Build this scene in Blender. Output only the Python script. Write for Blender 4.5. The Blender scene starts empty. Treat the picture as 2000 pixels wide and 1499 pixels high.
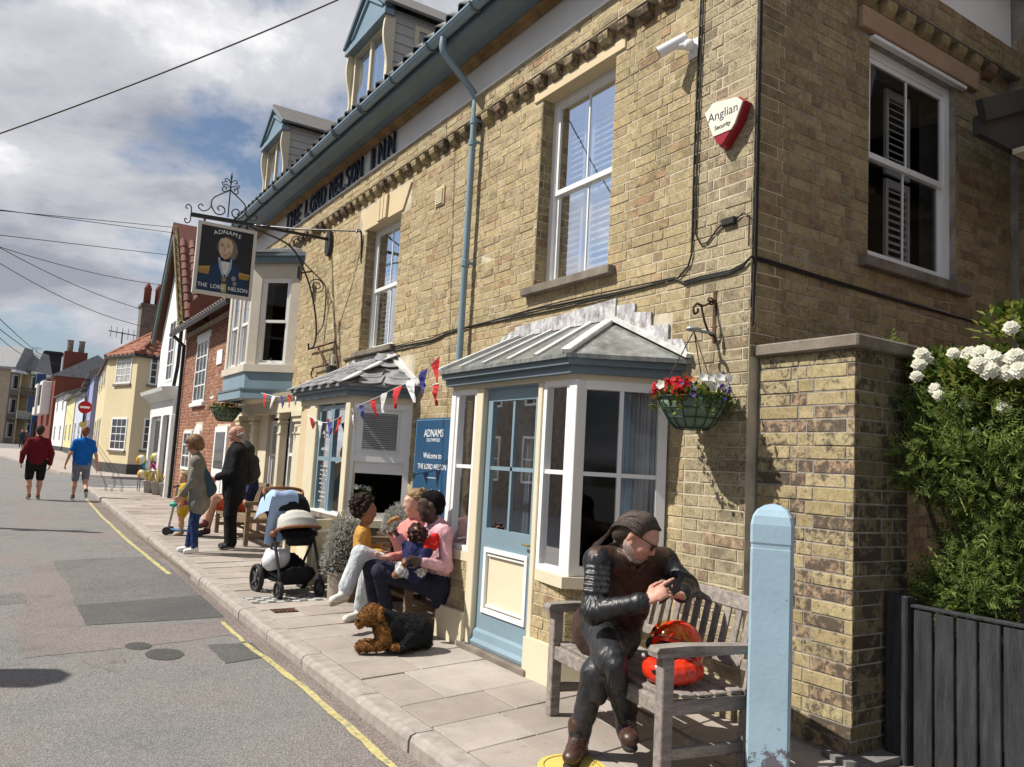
import bpy, bmesh, math, random
import numpy as np
from mathutils import Matrix, Vector
random.seed(7)
S = bpy.context.scene
# ---------------------------------------------------------------- camera
FPX, PITCH, ROLL, YAW, CZ = 1539.65, math.radians(5.9083), math.radians(3.1736), math.radians(32.4882), 1.45
_a = Vector((math.sin(YAW)*math.cos(PITCH), math.cos(YAW)*math.cos(PITCH), math.sin(PITCH)))
_r0 = Vector((math.cos(YAW), -math.sin(YAW), 0)); _u0 = _r0.cross(_a)
_r = math.cos(ROLL)*_r0 + math.sin(ROLL)*_u0
_u = -math.sin(ROLL)*_r0 + math.cos(ROLL)*_u0
cd = bpy.data.cameras.new('camera'); cam = bpy.data.objects.new('camera', cd); S.collection.objects.link(cam)
cd.sensor_width = 36; cd.lens = FPX/2000*36; cd.clip_start = 0.05; cd.clip_end = 2000
cam.matrix_world = Matrix(((_r.x,_u.x,-_a.x,0),(_r.y,_u.y,-_a.y,0),(_r.z,_u.z,-_a.z,CZ),(0,0,0,1)))
S.camera = cam
# ---------------------------------------------------------------- sky: Nishita sky under broken cloud
SUN_EL, SUN_TH = math.radians(50), math.radians(25)
sun_dir = Vector((-math.cos(SUN_TH)*math.cos(SUN_EL), math.sin(SUN_TH)*math.cos(SUN_EL), math.sin(SUN_EL)))
w = bpy.data.worlds.new('World'); S.world = w; w.use_nodes = True
nt = w.node_tree; N = nt.nodes; Lk = nt.links; N.clear()
def wn(t, **k):
    n = N.new(t)
    for a, b in k.items(): setattr(n, a, b)
    return n
out = wn('ShaderNodeOutputWorld'); bg = wn('ShaderNodeBackground')
sky = wn('ShaderNodeTexSky', sky_type='NISHITA', sun_disc=False)
sky.sun_elevation = SUN_EL; sky.sun_rotation = math.atan2(sun_dir.x, sun_dir.y); sky.air_density = 1.0; sky.dust_density = 1.2; sky.ozone_density = 2.0
tc = wn('ShaderNodeTexCoord'); sep = wn('ShaderNodeSeparateXYZ'); Lk.new(tc.outputs['Generated'], sep.inputs[0])
zz = wn('ShaderNodeMath', operation='MAXIMUM'); Lk.new(sep.outputs['Z'], zz.inputs[0]); zz.inputs[1].default_value = 0.0
za = wn('ShaderNodeMath', operation='ADD'); Lk.new(zz.outputs[0], za.inputs[0]); za.inputs[1].default_value = 0.34
dx = wn('ShaderNodeMath', operation='DIVIDE'); Lk.new(sep.outputs['X'], dx.inputs[0]); Lk.new(za.outputs[0], dx.inputs[1])
dy = wn('ShaderNodeMath', operation='DIVIDE'); Lk.new(sep.outputs['Y'], dy.inputs[0]); Lk.new(za.outputs[0], dy.inputs[1])
cb = wn('ShaderNodeCombineXYZ'); Lk.new(dx.outputs[0], cb.inputs[0]); Lk.new(dy.outputs[0], cb.inputs[1])
def wnoise(scale, detail, rough, off, dist=0.0):
    mp = wn('ShaderNodeMapping'); mp.inputs['Location'].default_value = off; Lk.new(cb.outputs[0], mp.inputs[0])
    n = wn('ShaderNodeTexNoise'); n.inputs['Scale'].default_value = scale; n.inputs['Detail'].default_value = detail
    n.inputs['Roughness'].default_value = rough; n.inputs['Distortion'].default_value = dist; Lk.new(mp.outputs[0], n.inputs['Vector'])
    return n.outputs['Fac']
def wramp(fac, stops):
    r = wn('ShaderNodeValToRGB'); e = r.color_ramp.elements
    e[0].position, e[0].color = stops[0][0], (*stops[0][1], 1); e[1].position, e[1].color = stops[-1][0], (*stops[-1][1], 1)
    for p, c in stops[1:-1]:
        x = e.new(p); x.color = (*c, 1)
    Lk.new(fac, r.inputs[0]); return r.outputs[0]
cover = wramp(wnoise(1.25, 10, 0.6, (1.7, 5.2, 0), .15), [(0.435, (0,0,0)), (0.515, (1,1,1))])
shade = wramp(wnoise(2.5, 11, 0.60, (7.1, 3.4, 3), .2), [(0.36, (0.27,0.285,0.33)), (0.46, (0.40,0.41,0.45)), (0.58, (0.52,0.525,0.555)), (0.66, (0.74,0.74,0.75))])
sk = wn('ShaderNodeVectorMath', operation='SCALE'); Lk.new(sky.outputs[0], sk.inputs[0]); sk.inputs['Scale'].default_value = 0.075
mx = wn('ShaderNodeMixRGB'); Lk.new(cover, mx.inputs[0]); Lk.new(sk.outputs[0], mx.inputs[1]); Lk.new(shade, mx.inputs[2])
Lk.new(mx.outputs[0], bg.inputs[0]); bg.inputs[1].default_value = 1.0; Lk.new(bg.outputs[0], out.inputs[0])
# ---------------------------------------------------------------- sun and exposure
sl = bpy.data.lights.new('sun', 'SUN'); sl.energy = 5.0; sl.angle = math.radians(0.53); sl.color = (1.0, 0.95, 0.86)
so = bpy.data.objects.new('sun', sl); S.collection.objects.link(so); so.location = sun_dir*60
so.rotation_euler = (-sun_dir).to_track_quat('-Z', 'Y').to_euler()
vs = S.view_settings; vs.view_transform = 'Standard'; vs.look = 'None'; vs.exposure = 0.40; vs.gamma = 1.0; vs.use_curve_mapping = False
S.cycles.max_bounces = 6; S.cycles.diffuse_bounces = 3; S.cycles.glossy_bounces = 3; S.cycles.transmission_bounces = 4
S.cycles.transparent_max_bounces = 12; S.cycles.use_denoising = True; S.cycles.caustics_reflective = False; S.cycles.caustics_refractive = False
# ================================================================ helpers
C = S.collection
def ray(px, py): return _a + _r*((px-1000)/FPX) - _u*((py-749.5)/FPX)
CAM = Vector((0, 0, CZ))
def PZ(px, py, z=0.0): d = ray(px, py); return CAM + d*((z-CZ)/d.z)
def PX(px, py, x): d = ray(px, py); return CAM + d*(x/d.x)
def PY(px, py, y): d = ray(px, py); return CAM + d*(y/d.y)
def PD(px, py, dep): return CAM + ray(px, py)*dep
def depth_of(p): return (Vector(p)-CAM).dot(_a)
def gz(y): return 0.0 if y < 6 else 0.007*(y-6)
# ---- materials
MATS = {}
class NT:
    def __init__(s, name):
        s.m = bpy.data.materials.new(name); s.m.use_nodes = True; s.t = s.m.node_tree; s.n = s.t.nodes
        s.b = s.n['Principled BSDF']; s.out = s.n['Material Output']
    def node(s, t, **k):
        n = s.n.new(t)
        for a, b in k.items(): setattr(n, a, b)
        return n
    def link(s, a, b): s.t.links.new(a, b)
    def pos(s, space='world', scale=(1,1,1)):
        if space == 'world':
            o = s.node('ShaderNodeNewGeometry').outputs['Position']
        else:
            o = s.node('ShaderNodeTexCoord').outputs['Object']
        if scale != (1,1,1):
            m = s.node('ShaderNodeMapping'); m.inputs['Scale'].default_value = scale; s.link(o, m.inputs[0]); o = m.outputs[0]
        return o
    def noise(s, vec, scale, detail=4, rough=.55, dist=0):
        n = s.node('ShaderNodeTexNoise'); n.inputs['Scale'].default_value = scale; n.inputs['Detail'].default_value = detail
        n.inputs['Roughness'].default_value = rough; n.inputs['Distortion'].default_value = dist
        s.link(vec, n.inputs['Vector']); return n.outputs['Fac']
    def ramp(s, fac, stops, interp='LINEAR'):
        r = s.node('ShaderNodeValToRGB'); r.color_ramp.interpolation = interp; e = r.color_ramp.elements
        def c4(c): return (c, c, c, 1) if isinstance(c, (int, float)) else (*c, 1)
        e[0].position, e[0].color = stops[0][0], c4(stops[0][1]); e[1].position, e[1].color = stops[-1][0], c4(stops[-1][1])
        for p, c in stops[1:-1]:
            x = e.new(p); x.color = c4(c)
        s.link(fac, r.inputs[0]); return r.outputs[0]
    def mix(s, fac, a, b, mode='MIX'):
        m = s.node('ShaderNodeMixRGB', blend_type=mode)
        for v, i in ((fac, 0), (a, 1), (b, 2)):
            if isinstance(v, (int, float)): m.inputs[i].default_value = v if i == 0 else (v, v, v, 1)
            elif isinstance(v, tuple): m.inputs[i].default_value = (*v, 1)
            else: s.link(v, m.inputs[i])
        return m.outputs[0]
    def math(s, op, a, b=0.0):
        m = s.node('ShaderNodeMath', operation=op)
        for v, i in ((a, 0), (b, 1)):
            if isinstance(v, (int, float)): m.inputs[i].default_value = v
            else: s.link(v, m.inputs[i])
        return m.outputs[0]
    def rnd(s):
        a = s.node('ShaderNodeNewGeometry').outputs['Random Per Island']; b = s.node('ShaderNodeObjectInfo').outputs['Random']
        return s.math('FRACT', s.math('ADD', a, b))
    def bump(s, h, strength=.3, dist=.01):
        b = s.node('ShaderNodeBump'); b.inputs['Strength'].default_value = strength; b.inputs['Distance'].default_value = dist
        s.link(h, b.inputs['Height']); s.link(b.outputs[0], s.b.inputs['Normal'])
    def col(s, c): s.link(c, s.b.inputs['Base Color'])
    def set(s, rough=.6, metal=0.0, spec=.4, **k):
        s.b.inputs['Roughness'].default_value = rough; s.b.inputs['Metallic'].default_value = metal; s.b.inputs['Specular IOR Level'].default_value = spec
        for a, v in k.items(): s.b.inputs[a].default_value = v
        return s.m
def paint(name, c, rough=.5, var=.12, scale=3.0, bump=.12, bscale=40, spec=.4, metal=0.0, space='world', dirt=0.0, bdist=.006, bdet=4, bdis=0.0, **k):
    """plain surface: colour with soft mottling, fine relief, optional dirt in noise patches"""
    if name in MATS: return MATS[name]
    t = NT(name); p = t.pos(space)
    n = t.noise(p, scale, 5)
    lo = tuple(max(0, x*(1-var*1.6)) for x in c); hi = tuple(min(1, x*(1+var)) for x in c)
    col = t.ramp(n, [(.3, lo), (.7, hi)])
    if dirt > 0:
        d = t.ramp(t.noise(p, scale*4.3, 7, .68), [(.52, 0.0), (.74, 1.0)])
        col = t.mix(t.math('MULTIPLY', d, dirt), col, tuple(x*.35 for x in c))
    t.col(col)
    if bump: t.bump(t.noise(p, bscale, bdet, .55, bdis), bump, bdist)
    MATS[name] = t.set(rough, metal, spec, **k); return MATS[name]
def fabric(name, c, rough=.85, var=.14, spec=.15, crease=8.0, sharp=5.0, depth=.012, weave=0.0, stretch=(1,1,.55)):
    """cloth or leather: mottled colour, crease network, fine grain"""
    if name in MATS: return MATS[name]
    t = NT(name); p = t.pos('world', stretch); q = t.pos()
    col = t.ramp(t.noise(q, 7, 5), [(.3, tuple(x*(1-var*1.5) for x in c)), (.7, tuple(min(1, x*(1+var)) for x in c))])
    def ridge(sc, k): return t.math('MINIMUM', t.math('MULTIPLY', t.math('ABSOLUTE', t.math('SUBTRACT', t.noise(p, sc, 2, .5, 1.1), .5)), k*2), 1.0)
    a, b = ridge(crease, sharp), ridge(crease*2.3, sharp*.8)
    h = t.math('ADD', t.math('MULTIPLY', a, .65), t.math('MULTIPLY', b, .3)); h = t.math('ADD', h, t.math('MULTIPLY', t.noise(q, 300 if weave else 140, 3), .06+weave))
    col = t.mix(.35, col, t.ramp(a, [(0, .72), (.5, 1.05)]), 'MULTIPLY'); t.col(col); t.bump(h, .8, depth); MATS[name] = t.set(rough, 0, spec); return MATS[name]
# ---- mesh building
def frame(O, U, Nn, Zv=(0,0,1)):
    U, Nn, Zv = Vector(U).normalized(), Vector(Nn).normalized(), Vector(Zv).normalized(); O = Vector(O)
    return Matrix(((U.x,Nn.x,Zv.x,O.x),(U.y,Nn.y,Zv.y,O.y),(U.z,Nn.z,Zv.z,O.z),(0,0,0,1)))
class MB:
    """collects shapes; build() links them as one mesh object"""
    def __init__(s, M=None): s.v = []; s.f = []; s.mi = []; s.M = M; s.cm = 0
    def add(s, vs, fs):
        o = len(s.v)
        if s.M is not None: s.v += [tuple(s.M @ Vector(v)) for v in vs]
        else: s.v += [tuple(v) for v in vs]
        s.f += [tuple(i+o for i in f) for f in fs]; s.mi += [s.cm]*len(fs); return s
    def box(s, x0, x1, y0, y1, z0, z1):
        return s.add([(x0,y0,z0),(x1,y0,z0),(x1,y1,z0),(x0,y1,z0),(x0,y0,z1),(x1,y0,z1),(x1,y1,z1),(x0,y1,z1)],
                     [(3,2,1,0),(4,5,6,7),(0,1,5,4),(1,2,6,5),(2,3,7,6),(3,0,4,7)])
    def cbox(s, x0, x1, y0, y1, z0, z1, c=.004):
        """box with chamfered edges on every side (24 verts)"""
        v = []; X = (x0, x1); Y = (y0, y1); Zz = (z0, z1); idx = {}
        for i in (0,1):
            for j in (0,1):
                for k in (0,1):
                    sx, sy, sz = (c if i == 0 else -c), (c if j == 0 else -c), (c if k == 0 else -c)
                    idx[i,j,k,'x'] = len(v); v.append((X[i], Y[j]+sy, Zz[k]+sz))
                    idx[i,j,k,'y'] = len(v); v.append((X[i]+sx, Y[j], Zz[k]+sz))
                    idx[i,j,k,'z'] = len(v); v.append((X[i]+sx, Y[j]+sy, Zz[k]))
        f = []
        for i in (0,1): f.append([idx[i,j,k,'x'] for j,k in ((0,0),(1,0),(1,1),(0,1))])
        for j in (0,1): f.append([idx[i,j,k,'y'] for i,k in ((0,0),(1,0),(1,1),(0,1))])
        for k in (0,1): f.append([idx[i,j,k,'z'] for i,j in ((0,0),(1,0),(1,1),(0,1))])
        for j in (0,1):
            for k in (0,1): f.append([idx[0,j,k,'y'], idx[1,j,k,'y'], idx[1,j,k,'z'], idx[0,j,k,'z']])
        for i in (0,1):
            for k in (0,1): f.append([idx[i,0,k,'x'], idx[i,1,k,'x'], idx[i,1,k,'z'], idx[i,0,k,'z']])
        for i in (0,1):
            for j in (0,1): f.append([idx[i,j,0,'x'], idx[i,j,1,'x'], idx[i,j,1,'y'], idx[i,j,0,'y']])
        for i in (0,1):
            for j in (0,1):
                for k in (0,1): f.append([idx[i,j,k,'x'], idx[i,j,k,'y'], idx[i,j,k,'z']])
        return s.add(v, f)
    def bar(s, a, b, wd, ht, up=(0,0,1), c=0):
        """rectangular bar from a to b, wd across, ht along up"""
        a, b = Vector(a), Vector(b); d = b-a; L = d.length; d.normalize(); up = Vector(up)
        sd = d.cross(up)
        if sd.length < 1e-4: sd = d.cross(Vector((1,0,0)))
        sd.normalize(); u2 = sd.cross(d)
        old = s.M; m = Matrix(((d.x,sd.x,u2.x,a.x),(d.y,sd.y,u2.y,a.y),(d.z,sd.z,u2.z,a.z),(0,0,0,1))); s.M = m if old is None else old @ m
        if c: s.cbox(0, L, -wd/2, wd/2, -ht/2, ht/2, c)
        else: s.box(0, L, -wd/2, wd/2, -ht/2, ht/2)
        s.M = old; return s
    def prism(s, poly, h0, h1, axis='y'):
        """polygon (list of 2-D points) extruded along an axis from h0 to h1"""
        n = len(poly)
        def p3(p, h): return {'y': (p[0], h, p[1]), 'z': (p[0], p[1], h), 'x': (h, p[0], p[1])}[axis]
        v = [p3(p, h0) for p in poly] + [p3(p, h1) for p in poly]
        f = [tuple(range(n-1, -1, -1)), tuple(range(n, 2*n))] + [(i, (i+1) % n, n+(i+1) % n, n+i) for i in range(n)]
        return s.add(v, f)
    def tube(s, pts, r, n=8, cap=True):
        pts = [Vector(p) for p in pts]; rs = r if isinstance(r, (list, tuple)) else [r]*len(pts)
        v = []; f = []; ref = None
        for i, p in enumerate(pts):
            t = (pts[min(i+1, len(pts)-1)] - pts[max(i-1, 0)])
            if t.length < 1e-9: t = Vector((0,0,1))
            t.normalize()
            if ref is None:
                ref = t.cross(Vector((0,0,1)))
                if ref.length < .1: ref = t.cross(Vector((1,0,0)))
            ref = ref - t*ref.dot(t); ref.normalize(); bi = t.cross(ref)
            for k in range(n):
                a = 2*math.pi*k/n; v.append(p + (ref*math.cos(a) + bi*math.sin(a))*rs[i])
        for i in range(len(pts)-1):
            for k in range(n): f.append((i*n+k, i*n+(k+1) % n, (i+1)*n+(k+1) % n, (i+1)*n+k))
        if cap: f += [tuple(range(n-1, -1, -1)), tuple(range((len(pts)-1)*n, len(pts)*n))]
        return s.add(v, f)
    def lathe(s, prof, n=24, c=(0,0,0), ax=None):
        """profile [(radius, height)] turned about z (or frame ax)"""
        v = []; f = []
        for r, h in prof:
            for k in range(n):
                a = 2*math.pi*k/n; v.append((c[0]+r*math.cos(a), c[1]+r*math.sin(a), c[2]+h))
        m = len(prof)
        for i in range(m-1):
            for k in range(n): f.append((i*n+k, i*n+(k+1) % n, (i+1)*n+(k+1) % n, (i+1)*n+k))
        if prof[0][0] > 1e-5: f.append(tuple(range(n-1, -1, -1)))
        if prof[-1][0] > 1e-5: f.append(tuple(range((m-1)*n, m*n)))
        if ax is not None: v = [ax @ Vector(p) for p in v]
        return s.add(v, f)
    def ball(s, c, r, n=12, sc=(1,1,1)):
        m = max(4, n//2)
        v = [(c[0], c[1], c[2]-r*sc[2])]; f = []
        for i in range(1, m):
            t = math.pi*i/m
            for k in range(n):
                a = 2*math.pi*k/n; v.append((c[0]+r*sc[0]*math.sin(t)*math.cos(a), c[1]+r*sc[1]*math.sin(t)*math.sin(a), c[2]-r*sc[2]*math.cos(t)))
        v.append((c[0], c[1], c[2]+r*sc[2])); e = len(v)-1
        for k in range(n): f.append((0, 1+(k+1) % n, 1+k))
        for i in range(m-2):
            for k in range(n): f.append((1+i*n+k, 1+i*n+(k+1) % n, 1+(i+1)*n+(k+1) % n, 1+(i+1)*n+k))
        for k in range(n): f.append((e, 1+(m-2)*n+k, 1+(m-2)*n+(k+1) % n))
        return s.add(v, f)
    def mesh(s, name, recalc=True):
        me = bpy.data.meshes.new(name); me.from_pydata(s.v, [], s.f)
        if recalc:
            bm = bmesh.new(); bm.from_mesh(me); bmesh.ops.recalc_face_normals(bm, faces=bm.faces); bm.to_mesh(me); bm.free()
        return me
    def build(s, name, mat, parent=None, smooth=False, local=False, recalc=True, angle=None):
        me = s.mesh(name, recalc)
        for m in (mat if isinstance(mat, (list, tuple)) else [mat]): me.materials.append(m)
        if len(me.materials) > 1 and len(s.mi) == len(me.polygons): me.polygons.foreach_set('material_index', s.mi)
        if smooth: me.polygons.foreach_set('use_smooth', [True]*len(me.polygons))
        if angle is not None: me.set_sharp_from_angle(angle=math.radians(angle))
        return link(name, me, parent, local)
def link(name, data, parent=None, local=False):
    o = bpy.data.objects.new(name, data); C.objects.link(o)
    if parent is not None:
        o.parent = parent
        if not local: o.matrix_parent_inverse = wm(parent).inverted()
    return o
def wm(o):
    """world matrix from the parent chain (no depsgraph update needed)"""
    m = o.matrix_basis.copy()
    return m if o.parent is None else wm(o.parent) @ o.matrix_parent_inverse @ m
def tag(o, label, cat, group=None, kind=None):
    if label: o['label'] = label
    if cat: o['category'] = cat
    if group: o['group'] = group
    if kind: o['kind'] = kind
    return o
def thing(name, label, cat, loc=(0,0,0), rz=0.0, group=None):
    o = bpy.data.objects.new(name, None); C.objects.link(o); o.location = loc; o.rotation_euler = (0, 0, rz); o.empty_display_size = .1
    return tag(o, label, cat, group)
def struct(o): o['kind'] = 'structure'; return o
def copy_tree(o, parent=None):
    c = o.copy(); C.objects.link(c); c.parent = parent
    for ch in list(o.children): copy_tree(ch, c)
    return c
def text_mesh(txt, size, depth=.004, align='CENTER', shear=0.0, bold=0.0, space=1.0):
    cu = bpy.data.curves.new('lettering', 'FONT'); cu.body = txt; cu.size = size; cu.extrude = depth; cu.align_x = align; cu.align_y = 'CENTER'
    cu.shear = shear; cu.offset = bold; cu.space_character = space; cu.resolution_u = 3
    o = bpy.data.objects.new('tmp', cu); C.objects.link(o)
    dg = bpy.context.evaluated_depsgraph_get(); me = bpy.data.meshes.new_from_object(o.evaluated_get(dg))
    bpy.data.objects.remove(o); bpy.data.curves.remove(cu); return me
def lettering(txt, M, size, mat, parent, depth=.003, name='lettering', sx=1.0, **k):
    """text in the frame M: local x along the text, local z up, local y outward"""
    me = text_mesh(txt, size, depth, **k); me.transform(Matrix(((sx,0,0,0),(0,0,1,0),(0,1,0,0),(0,0,0,1)))); me.transform(M)
    me.materials.clear(); me.materials.append(mat); return link(name, me, parent)
def smooth_path(pts, n=6):
    """Catmull-Rom through points"""
    P = [Vector(p) for p in pts]; P = [P[0]*2-P[1]] + P + [P[-1]*2-P[-2]]; o = []
    for i in range(1, len(P)-2):
        for k in range(n):
            t = k/n; a, b, c, d = P[i-1], P[i], P[i+1], P[i+2]
            o.append(.5*((2*b) + (c-a)*t + (2*a-5*b+4*c-d)*t*t + (3*b-a-3*c+d)*t**3))
    o.append(P[-2]); return o
def spiral(c, r0, r1, a0, turns, n=24, ex=Vector((1,0,0)), ez=Vector((0,0,1))):
    return [Vector(c) + ex*((r0+(r1-r0)*i/n)*math.cos(a0+turns*2*math.pi*i/n)) + ez*((r0+(r1-r0)*i/n)*math.sin(a0+turns*2*math.pi*i/n)) for i in range(n+1)]
# ---- surfaces from distance fields (bodies, animals, soft things): one continuous mesh by surface nets
def sdf_mesh(prims, h, noise=None):
    """prims: dicts a, b (points), ra, rb, m (material slot), k (blend), fl (axis, factor) flattening"""
    lo = np.min([np.minimum(np.array(p['a'])-p['ra'], np.array(p['b'])-p['rb']) for p in prims], 0) - 3*h-.02
    hi = np.max([np.maximum(np.array(p['a'])+p['ra'], np.array(p['b'])+p['rb']) for p in prims], 0) + 3*h+.02
    n = np.ceil((hi-lo)/h).astype(int)+1
    f = np.full(n, .3, np.float32); raw = np.full(n, .3, np.float32); ids = np.zeros(n, np.int16)
    ax = [lo[i]+h*np.arange(n[i]) for i in range(3)]
    for p in prims:
        a, b = np.array(p['a'], float), np.array(p['b'], float); ra, rb = p['ra'], p['rb']; k = p.get('k', .02)
        R = max(ra, rb)+k+2.5*h
        i0 = np.clip(((np.minimum(a, b)-R-lo)/h).astype(int), 0, n-1); i1 = np.clip(((np.maximum(a, b)+R-lo)/h).astype(int)+2, 1, n)
        sl = tuple(slice(i0[i], i1[i]) for i in range(3))
        X, Y, Z = (ax[0][sl[0]][:,None,None]-a[0]), (ax[1][sl[1]][None,:,None]-a[1]), (ax[2][sl[2]][None,None,:]-a[2])
        ba = b-a; L2 = max(ba@ba, 1e-9)
        t = np.clip((X*ba[0]+Y*ba[1]+Z*ba[2])/L2, 0, 1)
        vx, vy, vz = X-t*ba[0], Y-t*ba[1], Z-t*ba[2]; r = ra+(rb-ra)*t; sc = 1.0
        for nn, fac in p.get('fl', []):
            nn = np.array(nn, float); nn /= np.linalg.norm(nn); dd = (vx*nn[0]+vy*nn[1]+vz*nn[2])*(1/fac-1); sc = min(sc, fac)
            vx = vx+dd*nn[0]; vy = vy+dd*nn[1]; vz = vz+dd*nn[2]
        d = (np.sqrt(vx*vx+vy*vy+vz*vz)-r)*max(sc, .35)
        if p.get('cut'):
            f[sl] = np.maximum(f[sl], -d); continue
        w_ = p.get('wr')
        if w_:   # cloth folds: amplitude, frequency
            am, fr = w_; ph = p.get('ph', 0.0)+3.7*(a[0]+a[2]); L_ = np.sqrt(L2); sa = (X*ba[0]+Y*ba[1]+Z*ba[2])/L_
            wt = .35+.75*np.abs(2*t-1)**1.5
            md = .5+.5*np.sin(7*vx+9*sa+ph)*np.sin(8*vy-6*vz+2*ph)
            p1 = fr*1.5*sa+fr*.8*(vx-vy+.6*vz)+3.2*np.sin(10*(vx+.6*vy)+5*sa+ph)+2.6*np.sin(12*(vz-.5*vx)-4*sa+ph*1.7)+ph
            p2 = fr*1.3*(sa*.7-vx*.9+vy*.7)+2.6*np.sin(13*vz+8*sa+ph)+2*ph
            d = d + am*wt*(1.7*md*(1-np.abs(np.sin(.5*p1)))**3+1.5*(1-md)*(1-np.abs(np.sin(.5*p2)))**3-.35)
        g = f[sl]; e = np.maximum(k-np.abs(g-d), 0)/k; f[sl] = np.minimum(g, d)-e*e*k*.25
        rw = raw[sl]; bias = p.get('bias', 0.0); c = (d-bias) < rw; rw[c] = (d-bias)[c]; raw[sl] = rw
        q = ids[sl]; q[c] = p.get('m', 0); ids[sl] = q
    if noise is not None:
        am, fr = noise; X, Y, Z = ax[0][:,None,None], ax[1][None,:,None], ax[2][None,None,:]
        f = f + am*(np.sin(fr*X+1.7*np.sin(fr*.6*Y))*np.sin(fr*1.13*Y+1.3*np.sin(fr*.7*Z))+np.sin(fr*.91*Z+1.9*np.sin(fr*.53*X)))*.5
    sgn = f < 0
    cnt = sum(sgn[i:n[0]-1+i, j:n[1]-1+j, k:n[2]-1+k].astype(np.int8) for i in (0,1) for j in (0,1) for k in (0,1))
    act = (cnt > 0) & (cnt < 8); I, J, K = np.nonzero(act); vid = np.full(act.shape, -1, np.int64); vid[I,J,K] = np.arange(len(I))
    acc = np.zeros((len(I), 3)); num = np.zeros(len(I))
    cor = [(i,j,k) for i in (0,1) for j in (0,1) for k in (0,1)]
    for x in range(8):
        for y in range(x+1, 8):
            A, B = cor[x], cor[y]
            if sum(abs(A[q]-B[q]) for q in range(3)) != 1: continue
            fa, fb = f[I+A[0],J+A[1],K+A[2]], f[I+B[0],J+B[1],K+B[2]]; m = (fa < 0) != (fb < 0)
            t = np.where(m, fa/np.where(np.abs(fa-fb) < 1e-9, 1, fa-fb), 0)
            for q in range(3): acc[:,q] += np.where(m, A[q]+t*(B[q]-A[q]), 0)
            num += m
    P = (np.stack([I,J,K], 1)+acc/num[:,None])*h+lo
    vm = ids[I,J,K]
    F = []
    for d in range(3):
        e1, e2 = [(1,2),(2,0),(0,1)][d]
        sl0 = [slice(None)]*3; sl1 = [slice(None)]*3; sl0[d] = slice(0, n[d]-1); sl1[d] = slice(1, n[d])
        ch = sgn[tuple(sl0)] != sgn[tuple(sl1)]; idx = np.stack(np.nonzero(ch), 1)
        idx = idx[(idx[:,e1] > 0) & (idx[:,e2] > 0) & (idx[:,e1] < n[e1]-1) & (idx[:,e2] < n[e2]-1)]
        def cell(o1, o2):
            q = idx.copy(); q[:,e1] -= o1; q[:,e2] -= o2; return vid[q[:,0],q[:,1],q[:,2]]
        quad = np.stack([cell(1,1), cell(0,1), cell(0,0), cell(1,0)], 1)
        fl = sgn[tuple(sl0)][tuple(idx[:,i] for i in range(3))]
        quad[~fl] = quad[~fl][:, ::-1]; F.append(quad)
    F = np.concatenate(F); F = F[(F >= 0).all(1)]
    return P, F, vm
def sdf_obj(name, prims, h, mats, parent=None, smooth_it=2, noise=None):
    P, F, vm = sdf_mesh(prims, h, noise)
    # light Laplacian smoothing
    for _ in range(smooth_it):
        src = np.concatenate([F[:,i] for i in range(4)]*2); dst = np.concatenate([F[:,(i+1) % 4] for i in range(4)]+[F[:,(i-1) % 4] for i in range(4)])
        c = np.bincount(src, minlength=len(P)); acc = np.stack([np.bincount(src, P[dst,q], len(P)) for q in range(3)], 1)
        P = P*.5+acc/np.maximum(c, 1)[:,None]*.5
    me = bpy.data.meshes.new(name); me.from_pydata(P.tolist(), [], F.tolist())
    for m in mats: me.materials.append(m)
    fm = np.sort(vm[F], 1)[:, 1]; me.polygons.foreach_set('material_index', fm.astype(np.int32)); me.polygons.foreach_set('use_smooth', np.ones(len(F), bool))
    me.update(); return link(name, me, parent)
# ================================================================ materials
def brick_mat(name, cols, soot=.35, speck=.5, big=.6, sootc=(.055,.045,.035), bias=.5, fine=9):
    t = NT(name); p = t.pos(); r = t.rnd()
    base = t.ramp(r, [(i/(len(cols)-1), c) for i, c in enumerate(cols)])
    n1 = t.noise(p, 22, 6, .65); base = t.mix(.55, base, t.ramp(n1, [(.3, .55), (.7, 1.35)]), 'MULTIPLY')
    sp = t.ramp(t.noise(p, 62, 6, .75), [(.50, 0.0), (.60, 1.0)])
    pt = t.ramp(t.noise(p, 1.7, 4, .6), [(.38, .15), (.66, 1.0)])
    base = t.mix(t.math('MULTIPLY', t.math('MULTIPLY', sp, pt), speck), base, sootc)
    st = t.ramp(t.math('ADD', t.noise(p, fine, 7, .68, .4), t.math('MULTIPLY', t.math('SUBTRACT', r, .5), .25)), [(bias, 0.0), (bias+.12, 1.0)])
    base = t.mix(t.math('MULTIPLY', st, soot), base, sootc)
    lg = t.ramp(t.noise(p, .55, 3, .5), [(.35, 1.0), (.7, 1-big*.5)])
    t.col(t.mix(1.0, base, lg, 'MULTIPLY'))
    t.bump(t.noise(p, 55, 7, .7), .55, .008)
    MATS[name] = t.set(.9, 0, .2); return MATS[name]
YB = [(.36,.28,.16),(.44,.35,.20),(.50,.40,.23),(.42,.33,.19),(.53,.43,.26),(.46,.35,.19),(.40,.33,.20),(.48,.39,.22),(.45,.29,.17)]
M_brick = brick_mat('yellow_brick', YB, .45, .85, .35, sootc=(.10,.075,.045), bias=.55)
M_corner = brick_mat('grey_speckled_brick', [(.36,.30,.19),(.43,.36,.23),(.40,.33,.21),(.46,.39,.25),(.38,.32,.21),(.44,.31,.20)], .5, 1.0, .3, sootc=(.08,.065,.045), bias=.52)
M_pier = brick_mat('sooty_and_shade_brick', [(.34,.27,.14),(.44,.36,.2),(.38,.3,.17),(.46,.38,.22),(.36,.29,.17),(.42,.28,.19),(.3,.24,.14)], .86, .5, .2, sootc=(.07,.056,.045), bias=.485, fine=19)  # soot on the pier; doubles as a shade colour on the front dentils
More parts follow.
